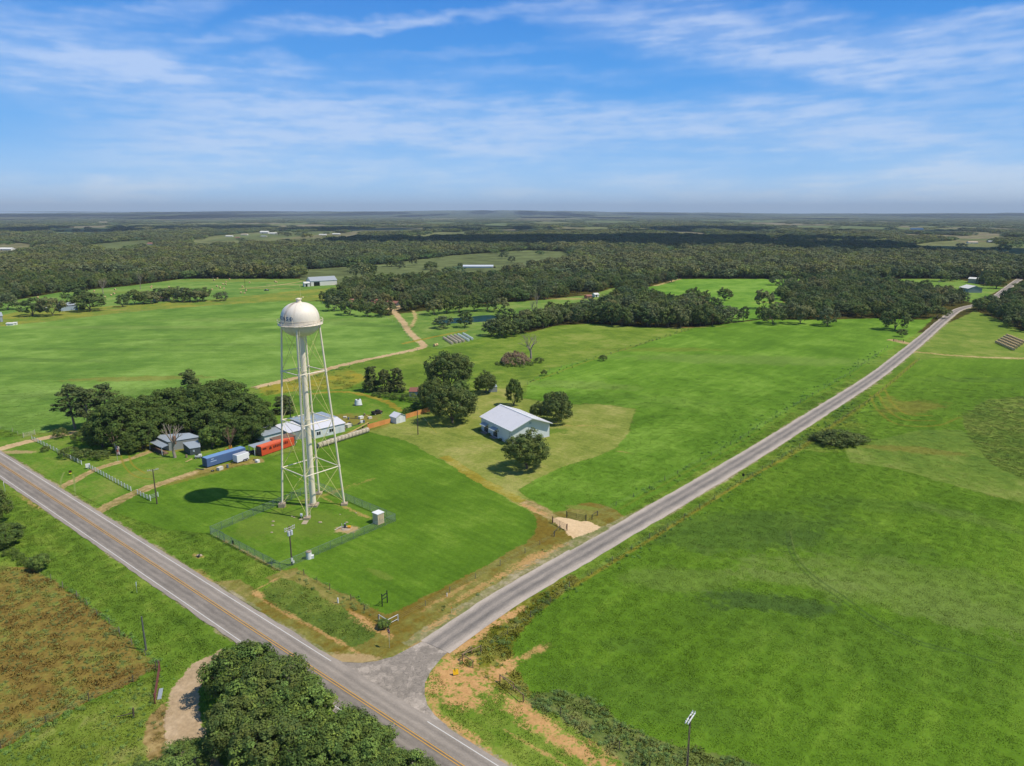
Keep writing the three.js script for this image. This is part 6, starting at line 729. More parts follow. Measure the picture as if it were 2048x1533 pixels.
{ // trailers, x along the length
  const bp = [-86.08, -186.67], bq = [-79.12, -196.07], b = thing('box_trailer', 'long faded blue box trailer standing at the farm track', 'trailer', put(bp), face(bp, bq)); const blue = wornMat('#44618c', .6, .12, .25); b.translateZ(-1.25); part('body', vanBody(12.2, 2.85, .45, 2.45, .12), blue, b); part('roof', box(.05, 12.15, 2.86, 2.9, -1.15, 1.15), wornMat('#6f93bd', .5, .12, .25), b); part('rear_door', [box(-.09, -.06, .6, 2.7, -1.1, -.03), box(-.09, -.06, .6, 2.7, .03, 1.1)], wornMat('#38506f', .6, .1, .4), b); part('lettering', [box(1.3, 2.1, 2.2, 2.42, 1.255, 1.268), box(1.1, 2.9, 1.55, 1.78, 1.255, 1.268)], mat('#9fb6d2', .6), b); part('underframe', box(.4, 11.8, .2, .45, -.9, .9), darkSteel, b); for (const x of [9.4, 10.5]) for (const z of [-.95, .95]) wheel(b, x, .45, z, .45, .3);
  const op = [-74.09, -196.51], oq = [-66.79, -207.84], o = thing('coach_trailer', 'orange coach trailer with dark lettering along its side', 'trailer', put(op), face(op, oq)); o.translateZ(-1.25); const orange = wornMat('#c94a22', .5, .1, .25); part('body', vanBody(12.6, 3.0, .3, 2.5, .35), orange, o); part('roof', box(.1, 12.4, 3.01, 3.05, -.85, .85), wornMat('#dd6a3c', .5, .1, .25), o); const ink = mat('#56150e', .6), lt = []; for (let i = 0; i < 9; i++) { const x = 4.2 + i * .62; lt.push(box(x, x + .46, 1.45 + (i === 0 ? 0 : .05), 2.25 + (i % 3 === 1 ? .12 : 0), 1.285, 1.3)); } lt.push(box(2.7, 3.6, 1.45, 2.1, 1.285, 1.3), box(2.95, 3.35, 2.1, 2.4, 1.285, 1.3)); part('lettering', lt, ink, o); part('window', box(.35, 1.7, 1.9, 2.45, 1.285, 1.3), ink, o); part('rear_door', box(-.1, -.06, .4, 2.8, -1.1, 1.1), wornMat('#4a3a34', .7, .2, .4), o); part('nose', [bar(V(12.6, .5, -.7), V(14.1, .5, 0), .06), bar(V(12.6, .5, .7), V(14.1, .5, 0), .06), bar(V(14.05, 0, 0), V(14.05, .8, 0), .05)], mat('#d8d4cc', .6), o); for (const z of [-1, 1]) for (const x of [7.4, 8.4]) wheel(o, x, .36, z, .36, .25);
  const cp = [-79, -190.33], cq = [-77.05, -193.27], c = thing('cargo_trailer', 'small white enclosed cargo trailer parked against the blue trailer', 'trailer', put(cp), face(cp, cq)); c.translateZ(-1); part('body', vanBody(3.9, 2.5, .45, 2.0, .1), mat('#dfe0e2', .45), c); part('roof', box(.05, 3.85, 2.51, 2.55, -.9, .9), mat('#b3b3b5', .5), c); for (const x of [2.35, 3.15]) for (const z of [-1.05, 1.05]) { wheel(c, x, .36, z, .36, .22); } part('fender', [box(1.9, 3.6, .72, .78, .98, 1.25), box(1.9, 3.6, .72, .78, -1.25, -.98)], darkSteel, c); part('tongue', [bar(V(0, .45, -.6), V(-1.3, .45, 0), .05), bar(V(0, .45, .6), V(-1.3, .45, 0), .05), bar(V(-1.25, 0, 0), V(-1.25, .7, 0), .04)], darkSteel, c);
}
function tinHouse(name, label, blocks) { // blocks: corners [x,z,h] of the roof, front first; walls drop from them
  const t = thing(name, label, 'building', [blocks[0].at[0][0], 0, blocks[0].at[0][1]]), o = V(blocks[0].at[0][0], 0, blocks[0].at[0][1]);
  for (const b of blocks) { const c = b.at.map(([x, z], i) => V(x, b.h[i], z).sub(o)); part('roof', panel(c, .06), b.roof, t); const m = c.reduce((s, p) => s.add(p), V(0, 0, 0)).multiplyScalar(1 / c.length), inn = c.map((p) => p.clone().lerp(V(m.x, p.y, m.z), b.inset ?? .06)); if (b.posts) { for (const i of b.posts) part('post', box(-.07, .07, 0, 1, -.07, .07).scale(1, inn[i].y - .08, 1).translate(inn[i].x, 0, inn[i].z), trimWhite, t); } else inn.forEach((p, i) => { const q = inn[(i + 1) % inn.length]; part('wall', panel([V(p.x, 0, p.z), V(q.x, 0, q.z), V(q.x, q.y - .09, q.z), V(p.x, p.y - .09, p.z)], .08), b.wall, t); }); if (b.extra) b.extra(t, inn); } return t;
}
tinHouse('tin_house', 'grey tin house with porch behind the dead broken tree', [
  { at: [[-104.04, -201.29], [-96.13, -206.41], [-100.3, -207.65], [-110.87, -206.05]], h: [3.0, 3.0, 3.9, 3.6], roof: greyRoof, wall: greyWall },
  { at: [[-104.06, -197.47], [-102.85, -199.21], [-109.07, -204.7], [-110.88, -203.33]], h: [2.4, 2.75, 2.75, 2.4], roof: greyRoof, wall: greyWall, posts: [0, 3], extra: (t, c) => { part('porch_floor', panel(c.map((p) => V(p.x, .25, p.z)), .2), wornMat('#6d5440', .9, .3, .5), t); part('porch_rail', bar(V(c[0].x, 1.1, c[0].z), V(c[3].x, 1.1, c[3].z), .05), wornMat('#6d5440', .9, .3, .5), t); } },
  { at: [[-95.73, -197.37], [-93.15, -198.97], [-95.48, -203.47], [-99.47, -201.02]], h: [2.2, 2.2, 2.9, 2.9], roof: greyRoof, wall: slateWall, extra: (t, c) => { const f = part('window', box(-.3, .3, 1.0, 1.6, -.03, .03), trimWhite, t); f.position.set(lerp(c[0].x, c[1].x, .35), 0, lerp(c[0].z, c[1].z, .35) + .1); } },
]);
tinHouse('open_shelter', 'low grey sheet roof shelter beside the orange coach trailer', [{ at: [[-76.53, -197.11], [-71.82, -202.63], [-74.36, -204.4], [-78.97, -199.01]], h: [2.6, 2.6, 2.8, 2.8], roof: greyRoof, wall: slateWall, posts: [0, 1, 2, 3] }]);
tinHouse('rusty_shed', 'brown rusty roofed shed behind the orange coach trailer', [{ at: [[-71.61, -202.31], [-66.97, -207.1], [-69.72, -208.59], [-74.28, -204]], h: [2.9, 3.1, 3.6, 3.3], roof: rustRoof, wall: slateWall }]);
tinHouse('grey_shed', 'grey shed with rusty red roof under the overhanging oak', [{ at: [[-40.44, -265.04], [-35.16, -265.04], [-36.84, -269.11], [-40.4, -269.11]], h: [2.4, 2.4, 3.2, 3.2], roof: ribbed('#7f4c3c', .3, .8, .3), wall: ribbed('#9aa6ae', .3, .6, .15) }]);
tinHouse('little_shed', 'little weathered grey shed behind the shading oak', [{ at: [[-9.25, -273.14], [-5.85, -273.98], [-6.51, -276.6], [-9.73, -275.74]], h: [2.2, 2.2, 2.6, 2.6], roof: greyRoof, wall: greyWall }]);
{ // white tank box, junk truck, machines
  const w = thing('tank_box', 'white box shaped stock tank with dark hatch in the farmyard grass', 'tank', put([-57.73, -253.91]), .35); const s = new THREE.CylinderGeometry(1.35, 1.75, 1.9, 4).rotateY(Math.PI / 4).translate(0, 1.25, 0); part('body', s, paleWall, w); part('hatch', new THREE.CylinderGeometry(.4, .45, .25, 10).translate(0, 2.3, 0), mat('#3a3a38', .8), w); part('skid', [plank(V(-1.3, .15, 1), V(1.3, .15, 1), .15, .3), plank(V(-1.3, .15, -1), V(1.3, .15, -1), .15, .3)], woodPole, w); part('leaning_board', plank(V(-1.9, 0, 1), V(-1.35, 2.2, .6), .25, .05), wornMat('#a99a80', .9, .3, 1), w);
  const k = thing('junk_pickup', 'stripped dark pickup wreck among the scrap', 'pickup', put([-48.49, -241.75]), .75); const dm = mat('#241f20', .7), rust = wornMat('#5a3328', .9, .3, 1); part('body', [box(-1.9, 1.9, .5, .95, -.85, .85), box(-.3, .9, .95, 1.55, -.75, .75)], dm, k); part('hood', box(.9, 1.85, .95, 1.1, -.75, .75), rust, k); part('bed', [box(-1.9, -.35, .95, 1.25, -.85, -.78), box(-1.9, -.35, .95, 1.25, .78, .85), box(-1.9, -1.82, .95, 1.25, -.85, .85)], dm, k); part('windscreen', box(.9, .93, 1.05, 1.5, -.65, .65), glassDark, k); for (const x of [-1.25, 1.2]) for (const z of [-.85, .85]) wheel(k, x, .36, z, .36, .22);
  const m = thing('yellow_loader', 'old yellow machine under the trees behind the blue trailer', 'loader', put([-84.32, -199.18]), .5); const yl = wornMat('#c98a1c', .6, .2, .5); part('body', [box(-1.1, 1.1, .6, 1.5, -.6, .6)], yl, m); part('cab', [box(-.5, .4, 1.5, 2.5, -.55, .55)], yl, m); part('counterweight', box(-1.6, -1.1, .7, 1.7, -.6, .6), yl, m); part('bucket', box(1.5, 2.1, .2, .8, -.9, .9), mat('#6a4a1a', .8), m); part('arm', [bar(V(.8, 1.3, .45), V(1.7, .6, .45), .08), bar(V(.8, 1.3, -.45), V(1.7, .6, -.45), .08)], yl, m); for (const x of [-.7, .7]) for (const z of [-.75, .75]) wheel(m, x, .5, z, .5, .3);
  const d = thing('dark_tractor', 'dark blue tractor parked in the shelter shade', 'tractor', put([-78.28, -197.84]), .8); part('body', [box(-.2, 1.5, .7, 1.25, -.35, .35), box(-1, -.2, .6, 1.4, -.4, .4)], mat('#1f2c44', .5), d); part('seat', box(-.8, -.4, 1.4, 1.75, -.25, .25), darkSteel, d); part('exhaust', bar(V(1.0, 1.2, .1), V(1.0, 2.0, .1), .05), darkSteel, d); for (const z of [-.75, .75]) { wheel(d, -.7, .75, z, .75, .4); wheel(d, 1.2, .42, z * .9, .42, .25); }
  const gc = thing('white_tractor', 'small white and dark riding mower with a pallet beside the tin house', 'mower', put([-92.34, -195.2]), .2); part('body', [box(-.9, .9, .45, .95, -.5, .5), box(.1, .9, .95, 1.2, -.4, .4)], mat('#d5d5d2', .5), gc); part('seat', [box(-.6, -.1, .95, 1.1, -.3, .3), box(-.65, -.5, 1.1, 1.6, -.3, .3)], darkSteel, gc); for (const x of [-.6, .65]) for (const z of [-.55, .55]) wheel(gc, x, .32, z, .32, .25);
  const r = rng(66), tones = ['#c9c2b2', '#8b7a60', '#3c3a38', '#a2553a', '#d8d6d0', '#5a6a78', '#b89a6a', '#77706a']; const names = ['scrap_box', 'scrap_barrel', 'scrap_board', 'scrap_coil']; const words = { scrap_box: 'crate', scrap_barrel: 'barrel', scrap_board: 'stack of boards', scrap_coil: 'tyre' };
  const spots = [[-58.81, -236.69], [-57.16, -234.84], [-55.68, -236.07], [-55.21, -237.94], [-53.05, -236.07], [-52.59, -239.83], [-51.26, -238.57], [-57.21, -228.3], [-55.32, -226], [-54.39, -227.14], [-53.29, -228.3], [-52.47, -230.05], [-51.69, -231.23], [-55.68, -223.19], [-57.28, -224.31], [-55.99, -231.23], [-49.88, -236.07], [-51, -231.23], [-57.42, -214.1], [-58.47, -212.56], [-60.66, -216.7], [-96.07, -195.63], [-94.32, -193.05], [-83.76, -184.49], [-82.14, -185.67], [-80.66, -187.27], [-87.91, -185.67], [-75.23, -193.48], [-73.76, -191.79]];
  spots.forEach((p, i) => { const k = names[i % 4], m2 = mat(tones[(i * 5) % 8], .8), s = .5 + .5 * r(); const o = thing(k, `weathered scrap ${words[k]} in the farmyard clutter`, 'scrap', put(p), r() * 3, 'scrap ' + words[k] + ' pieces in the farmyard'); if (k === 'scrap_box') { part('body', box(-s, s, 0, s * 1.1, -s * .7, s * .7), m2, o); part('lid', box(-s * 1.05, s * 1.05, s * 1.1, s * 1.18, -s * .75, s * .75), mat(tones[(i * 3) % 8], .8), o); } else if (k === 'scrap_barrel') { part('body', new THREE.CylinderGeometry(.3, .3, .9, 14).translate(0, .45, 0), m2, o); part('rim', [new THREE.TorusGeometry(.3, .02, 5, 14).rotateX(1.57).translate(0, .88, 0), new THREE.TorusGeometry(.3, .02, 5, 14).rotateX(1.57).translate(0, .45, 0)], darkSteel, o); } else if (k === 'scrap_board') { for (let j = 0; j < 3; j++) part('board', box(-1.3, 1.3, .07 * j, .07 * j + .05, -.15 + j * .08, .15 + j * .08).rotateY(j * .2), m2, o); } else { part('tyre', new THREE.TorusGeometry(.34, .14, 8, 18).rotateX(1.57).translate(0, .14, 0), mat('#1b1b1b', .95), o); part('rim', new THREE.CylinderGeometry(.2, .2, .12, 12).translate(0, .13, 0), mat('#8c8c88', .6), o); } });
  const tp = [-53.57, -214.1], tq = [-49.03, -228.3]; const pl = thing('pole_stack', 'long pale poles stacked behind the hay bale row', 'poles', put(tp), face(tp, tq)); const LL = Math.hypot(tq[0] - tp[0], tq[1] - tp[1]); for (let i = 0; i < 4; i++) part('pole', bar(V(0, .9 + (i > 1 ? .14 : 0), (i % 2) * .2), V(LL, .9 + (i > 1 ? .14 : 0), (i % 2) * .2 + .05), .08, .07, 7), wornMat('#b39a5c', .9, .2, .5), pl); for (let i = 0; i < 5; i++) part('trestle', box(i * LL / 4 - .06, i * LL / 4 + .06, 0, .84, -.1, .35), woodPole, pl);
}
// white post and rail fences of the farmyard
function railFence(p, q, n, label) { const t = thing('rail_fence', label, 'fence', put(p), face(p, q)), L = Math.hypot(q[0] - p[0], q[1] - p[1]); for (let i = 0; i <= n; i++) part('post', box(i * L / n - .07, i * L / n + .07, -.2, 1.3, -.07, .07), trimWhite, t); for (let i = 0; i < n; i++) for (const y of [.35, .75, 1.12]) part('rail', box(i * L / n + .09, (i + 1) * L / n - .09, y - .05, y + .05, -.025, .025), wornMatShared, t); return t; }
const wornMatShared = wornMat('#8f9a92', .75, .3, .5);
railFence([-152.96, -212.56], [-123.52, -189.71], 15, 'white post and rail fence along the dark shrubs'); railFence([-119.18, -186.47], [-98.88, -169.97], 14, 'white post and rail fence between the two farm tracks'); railFence([-96.15, -167.98], [-90.55, -163.47], 4, 'short white post and rail fence beside the crossarm pole'); railFence([-91.15, -164.42], [-90.08, -166.34], 1, 'single white rail panel behind the crossarm pole');

// ---------------------------------------------------------------- gates, pipe corners, wire fences
function pipeGate(p, L, turn, label, tone, bars = 5) { const t = thing('pipe_gate', label, 'gate', put(p), turn), m = mat(tone, .7); part('post', bar(V(0, -.2, 0), V(0, 1.7, 0), .1, .1, 8), m, t); part('post', bar(V(L, -.2, 0), V(L, 1.7, 0), .1, .1, 8), m, t); for (let i = 0; i < bars; i++) part('rail', bar(V(.12, .3 + i * 1.15 / (bars - 1), 0), V(L - .12, .3 + i * 1.15 / (bars - 1), 0), .035, .035, 6), m, t); for (const f of [.02, .5, .98]) part('upright', bar(V(.12 + (L - .24) * f, .3, 0), V(.12 + (L - .24) * f, 1.45, 0), .04, .04, 6), m, t); return t; }
const dist = (p, q) => Math.hypot(q[0] - p[0], q[1] - p[1]);
{ const a = [12.91, -153.68], b = [17.33, -151.74]; pipeGate(a, dist(a, b), face(a, b), 'black pipe gate standing open on the field side of the sandy entrance', '#1f2a28'); const c = [9.42, -150.65], d = [12.5, -146.69]; pipeGate(c, dist(c, d), face(c, d), 'brown pipe gate standing open on the tower side of the sandy entrance', '#5d4034'); const e = [215.49, -389.86], f = [219.41, -386.69]; pipeGate(e, dist(e, f), face(e, f), 'far dark gate beside the lone roadside oak', '#2e2a26'); const g = [-55.47, -96.56], h = [-52.47, -88.92]; pipeGate(g, dist(g, h), face(g, h), 'rusty red gate at the corner of the weedy field', '#6a3a30'); const i = [-157.06, -214.61], j = [-155.44, -217.76]; pipeGate(i, dist(i, j), face(i, j), 'pale farm gate at the gravel lane', '#b9b79a'); }
function cornerBrace(p, arms, label, tone, h = 1.3) { const t = thing('corner_brace', label, 'fence', put(p)), m = mat(tone, .6); part('post', bar(V(0, -.2, 0), V(0, h + .1, 0), .09, .09, 8), m, t); for (const q of arms) { const d = V(q[0] - p[0], 0, q[1] - p[1]); part('post', bar(d.clone().setY(-.2), d.clone().setY(h), .08, .08, 8), m, t); part('rail', bar(V(0, h, 0), d.clone().setY(h), .06, .06, 8), m, t); if (tone === '#c5c9c4') part('rail', bar(V(0, .45, 0), d.clone().setY(.45), .05, .05, 8), m, t); } return t; }
cornerBrace([-21.71, -108.66], [[-23.5, -110.35], [-20.15, -110.35]], 'white pipe corner brace at the ditch end near the stop sign', '#c5c9c4'); cornerBrace([-7.98, -99.1], [[-6.64, -101.08], [-6.19, -97.31], [-5.09, -101.35]], 'brown pipe corner with netting beside the sandy corner', '#8a6f54', 1.2); cornerBrace([-1.85, -93.9], [[0.23, -92.03], [1.7, -89.25]], 'brown pipe brace with netting at the weedy strip', '#8a6f54', 1.2); cornerBrace([10.9, -146.69], [[9.49, -143.9]], 'dark wooden fence end beside the brown gate', '#3a3530', 1.2); cornerBrace([18.83, -152.57], [[20.39, -154.81]], 'dark wooden fence end beside the black gate', '#2f2d29', 1.2);
{ const b = tree('grove2', [-22.27, -108.35], [2.4, 1.6], 1, 'dark green bush growing in the white corner brace', undefined, 'bush', 'bush'); }
// wire fences: posts one by one, strands of wire
function wireFence(pts, gap, label, tone = '#6a5a48', h = 1.15) {
  const t = thing('wire_fence', label, 'fence', [0, 0, 0]), m = mat(tone, .9), wm = mat('#8a8880', .6, { metalness: .4 }), r = rng(pts.length * 131 + Math.round(pts[0][0])); const geo = [new THREE.CylinderGeometry(.05, .06, h + .3, 6).translate(0, h / 2 - .1, 0), new THREE.CylinderGeometry(.07, .08, h + .4, 6).translate(0, h / 2, 0)]; let last = null, k = 0;
  for (let i = 1; i < pts.length; i++) { const a = pts[i - 1], b = pts[i], L = dist(a, b), n = Math.max(1, Math.round(L / gap)); for (let j = i === 1 ? 0 : 1; j <= n; j++) { const f = j / n, x = lerp(a[0], b[0], f) + (r() - .5) * .2, z = lerp(a[1], b[1], f) + (r() - .5) * .2, p = part('post', geo[(j === 0 || j === n) ? 1 : 0], m, t); p.position.set(x, 0, z); p.rotation.set((r() - .5) * .12, 0, (r() - .5) * .12); const cur = V(x, 0, z); if (last) part('wire', [.35, .7, 1.05].map((y) => bar(last.clone().setY(y), cur.clone().setY(y), .008, .008, 3)), wm, t); last = cur; } } return t;
}
wireFence([[-99.18, -131.26], [-86.54, -121.57], [-81.69, -118.32], [-67.22, -106.56], [-56, -97.31]], 5, 'wire fence with leaning posts between highway verge and weedy field', '#7d7666'); wireFence([[-56.27, -97.06], [-58.2, -93.66], [-62.63, -89.57], [-68.99, -80.11]], 6, 'overgrown wire fence below the weedy field', '#5a5040'); wireFence([[-41.44, -126.55], [-34.86, -121.01], [-29.96, -117.09], [-23.68, -110.35]], 5, 'wire fence along the ditch and the tower lawn', '#6a5a48'); wireFence([[-19.99, -110.51], [-11.78, -119.92], [-2.45, -130.21], [2.86, -135.62], [9.35, -143.4]], 6, 'wire fence between tower lawn and dry verge', '#6a6a5c'); wireFence([[20.39, -154.81], [41.27, -177.32], [72.65, -212.56], [109.74, -257.49], [152.14, -307.23], [201.81, -370.12]], 7, 'wire fence along the bright field and the side road', '#6e675a'); wireFence([[-5.09, -101.35], [3.39, -111.45], [11.07, -121.75], [30.58, -142.66], [61.31, -175.88], [88.83, -205.19], [137.87, -260.43], [199.39, -335.9]], 7, 'wire fence between hay field and side road', '#6e675a'); wireFence([[1.7, -89.25], [7.03, -86.39], [14.51, -79.84], [17.87, -76.36]], 5, 'wire fence through the weeds above the highway verge', '#5a5040'); wireFence([[6.74, -286.38], [17.43, -313.42], [45.67, -344.5], [113.04, -434.07]], 8, 'wire fence between olive pasture and bright field', '#7a7264'); wireFence([[-104.75, -277.76], [-91.7, -294.57], [-76.5, -323.17], [-57, -349.61], [-49.68, -361.65]], 8, 'wire fence beside the gravel drive', '#8a8474'); wireFence([[-151.64, -559.35], [-121.53, -523.33], [-87.52, -479.39], [-72.67, -450.32], [-57.27, -391.46]], 8, 'pale wire fence between hay field and farmhouse', '#b5b3a4'); wireFence([[-171.5, -224.31], [-165.01, -220.99], [-157.22, -214.61]], 6, 'wire fence at the hay field beside the gravel lane', '#a8a288'); wireFence([[-324.87, -440.03], [-300.86, -467.79], [-282.31, -501.72], [-237.73, -540.76], [-188.79, -569.12]], 14, 'long wire fence between hay field and flower belt', '#8a8474');
{ const p = thing('fence_post', 'short dark wooden post with brush at the gravel drive', 'post', put([-54.08, -85.98])); part('post', bar(V(0, -.2, 0), V(.1, 1.6, 0), .14, .12, 8), woodPole, p); part('rail', bar(V(0, .8, 0), V(-2.2, .35, .3), .07, .05, 6), woodPole, p); const q = thing('metal_sheet', 'long sheet of blue grey metal lying against the rusty gate', 'sheet', put([-52.31, -89.79]), face([-52.31, -89.79], [-53.63, -93.43])); part('sheet', box(0, 2.6, .05, .09, -.3, .3), galvan, q); part('edge', bar(V(0, .1, -.3), V(2.6, .1, -.3), .04), mat('#5a3a34', .9), q); const s = thing('steel_drain', 'small drain stone in the grass above the highway', 'drain', put([-65.81, -134.5])); part('stone', new THREE.DodecahedronGeometry(.7, 0).scale(1, .4, .7).translate(0, .15, 0), concrete, s); part('pipe', new THREE.CylinderGeometry(.25, .25, .8, 10).rotateX(1.57).translate(.1, .2, .3), darkSteel, s); }

// ---------------------------------------------------------------- pond, far barns and houses, bales
{
  const pw = new THREE.MeshPhysicalMaterial({ color: '#1c3a34', roughness: .3, ior: 1.33, specularIntensity: .35 }); const c = curve([...POND, POND[0]], 60); const m = struct('pond', sheet(c.slice(0, -1), .02 + level + .02), pw, 'dark green pond below the oak wood');
}
// a plain gabled farm building: x along the ridge
function barn(name, label, p, q, d, e, k, roofM, wallM, opt = {}) {
  const t = thing(name, label, 'building', put(p), face(p, q)), L = dist(p, q); for (const w of [[V(0, 0, 0), V(L, 0, 0), V(L, e, 0), V(0, e, 0)], [V(L, 0, -d), V(0, 0, -d), V(0, e, -d), V(L, e, -d)], [V(L, 0, 0), V(L, 0, -d), V(L, e, -d), V(L, k, -d / 2), V(L, e, 0)], [V(0, 0, -d), V(0, 0, 0), V(0, e, 0), V(0, k, -d / 2), V(0, e, -d)]]) part('wall', panel(w, .15), wallM, t);
  part('roof', panel([V(-.4, e - .12, .4), V(L + .4, e - .12, .4), V(L + .4, k + .1, -d / 2), V(-.4, k + .1, -d / 2)], .1), roofM, t); part('roof', panel([V(L + .4, e - .12, -d - .4), V(-.4, e - .12, -d - .4), V(-.4, k + .1, -d / 2), V(L + .4, k + .1, -d / 2)], .1), roofM, t);
  for (const [x, w, h, m] of opt.doors ?? []) part('door', box(x, x + w, .05, h, 0, .08), m ?? glassDark, t); for (const [x, w, y0, y1] of opt.windows ?? []) { const f = part('window', box(x - .1, x + w + .1, y0 - .1, y1 + .1, 0, .06), trimWhite, t); part('pane', box(x, x + w, y0, y1, .06, .09), glassDark, f); } return t;
}
const farWhite = wornMat('#d5d3cc', .7, .1, .2), farGrey = wornMat('#9aa0a6', .5, .1, .2), farRed = wornMat('#8c5a4c', .8, .15, .2), farTan = wornMat('#b3a48c', .8, .1, .2);
barn('cattle_barn', 'long white barn with grey roof beyond the bale pasture', [-199.66, -698.45], [-177.51, -713.56], 14, 5, 8.5, farGrey, farWhite, { doors: [[3, 6, 4]] }); barn('farm_annex', 'small white annex at the end of the long white barn', [-204.71, -693.55], [-199.96, -695.99], 8, 3.5, 4.5, farWhite, farWhite, { doors: [[1, 2, 2.5]] });
barn('long_shed', 'long pale roofed shed at the edge of the shaded far pasture', [-64.75, -934.72], [-25.11, -934.72], 12, 2.6, 4, wornMat('#c6cbd2', .4, .05, .2), farWhite, { doors: [[40, 3, 2.4]] }); barn('far_barn', 'pale barn half hidden behind the pond wood', [52.99, -961.65], [67.22, -970.97], 18, 4.5, 7, farGrey, farGrey, { doors: [[2, 4, 4]] });
barn('long_barn', 'long bluish metal barn between dark trees in the flower belt', [-333.13, -515.02], [-325.58, -523.33], 10, 4, 5.5, farGrey, ribbed('#9fb0c0', .3, .5, .08), { doors: [[12, 4, 3.4]] }); barn('white_shed', 'small white shed between two dark trees near the metal barn', [-347.9, -515.02], [-345.24, -517.76], 5, 2.4, 3.2, farWhite, farWhite, { doors: [[1, 1.5, 2]] }); barn('grey_barn', 'grey gabled barn at the hay field corner beside the flower belt', [-344.23, -458.9], [-339.41, -463.3], 9, 4, 6, farGrey, farGrey, { doors: [[2, 3, 3]] });
barn('pink_roofed_house', 'house with pink roof hidden in a clump of dark trees', [-291.34, -572.44], [-283.1, -579.22], 11, 3, 6, wornMat('#b08a80', .8, .1, .2), farTan, { windows: [[2, 1.5, 1, 2.2], [7, 1.5, 1, 2.2]], doors: [[5, 1.2, 2.2]] }); barn('red_roofed_house', 'farmhouse with dull red roof among the oaks at the drive end', [-108.98, -531.91], [-101.13, -534.83], 10, 3, 6.2, farRed, farTan, { windows: [[1.5, 1.5, 1, 2.2]], doors: [[4, 1.2, 2.2]] }); barn('red_roofed_house', 'smaller red roofed wing of the farmhouse hidden by oaks', [-125.45, -540.76], [-121.46, -543.77], 8, 2.8, 5.5, farRed, farTan, { doors: [[2, 1.2, 2.2]] }); barn('garage', 'low open garage with red roof at the head of the drive', [-98.63, -546.82], [-90.31, -543.77], 7, 2.4, 3.6, farRed, slateWall, { doors: [[1, 5, 2]] });
barn('white_cottage', 'white cottage on bare soil behind the tree row', [71.59, -604.21], [75.26, -606.07], 5, 2.4, 3.4, farWhite, farWhite, { doors: [[1, 1, 2]] }); barn('clay_shed', 'reddish clay coloured shed next to the white cottage', [63.97, -593.25], [68.18, -596.86], 4, 2.2, 3, farRed, wornMat('#b07a5c', .9, .1, .2), { doors: [[1, 1.4, 1.8]] }); barn('white_farmhouse', 'white farmhouse at the far side of the oak field', [350.48, -847.48], [366.8, -862.14], 10, 3.2, 5.5, farWhite, farWhite, { windows: [[2, 1.5, 1, 2.2]], doors: [[5, 1.2, 2.2]] });
barn('pole_barn', 'grey gabled pole barn beside the side road bend', [415.38, -652.3], [415.69, -639.59], 13, 4, 6.2, farWhite, ribbed('#7e8f90', .3, .6, .1), { doors: [[1, 5, 3.4]] }); barn('roadside_barn', 'long low pale barn behind the pole barn', [475.94, -734.74], [486.12, -724], 10, 4.5, 5.6, farWhite, farTan, { doors: [[20, 4, 3.6]] }); barn('red_barn', 'red roofed barn behind the long low barn', [509.7, -787.18], [514.73, -787.18], 10, 4, 7, farRed, farTan, { doors: [[1, 2, 3]] });
// houses and barns farther off on the clearings
const farSpots = [[[-893.01, -2576], 30, 14, 10, farWhite, farWhite, 'large white house on the far grassy hill'], [[-829.5, -2483], 26, 10, 7, farWhite, farWhite, 'long white house beside the large hill house'], [[-887.38, -2368], 22, 9, 6, farTan, farWhite, 'pale house with trees on the far hill'], [[-876.59, -2214], 22, 9, 5, farWhite, farWhite, 'low white house at the foot of the far hill'], [[-808.35, -2100], 14, 8, 4, farRed, farTan, 'small reddish shed below the hill houses'], [[-769.73, -2214], 18, 9, 4, farGrey, farTan, 'grey barn in front of the hill houses'], [[-627.46, -2368], 24, 10, 5, farWhite, farWhite, 'white house at the end of the far hill'], [[-603.57, -2453], 26, 10, 5, farWhite, farWhite, 'white barn at the wood edge past the far hill'], [[-816.19, -1630], 38, 12, 6, farRed, farWhite, 'long barn with red roof and white wall in the far clearing'], [[-988.77, -1385], 30, 12, 6, farWhite, farWhite, 'white roofed barn in the far left clearing'.replace('left ', 'edge ')], [[-547.16, -1211], 12, 7, 5, farWhite, farTan, 'small pale roof lost in the great wood'], [[1107, -1712], 22, 10, 6, farTan, farWhite, 'pale house in the far tan clearing'], [[1184, -1756], 20, 10, 6, farGrey, farTan, 'grey house among trees by the far tan clearing'], [[2076, -5303], 60, 22, 12, farWhite, farWhite, 'tiny white building near the horizon woods'], [[1770, -3126], 50, 20, 10, farWhite, farWhite, 'white long building in a distant clearing'], [[-3577, -5746], 70, 24, 12, farTan, farWhite, 'tiny pale building on the distant slope'], [[-3943, -6466], 60, 24, 12, farWhite, farTan, 'tiny white roof on the distant slope'], [[-3188, -5590], 60, 22, 10, farTan, farTan, 'tiny tan roof on the distant slope']];
for (const [p, L, d, k, r, w, label] of farSpots) barn('far_house', label, [p[0] - L / 2, p[1]], [p[0] + L / 2, p[1] + L * .08], d, k * .6, k, r, w, { doors: [[L * .3, L * .08, k * .4]] });
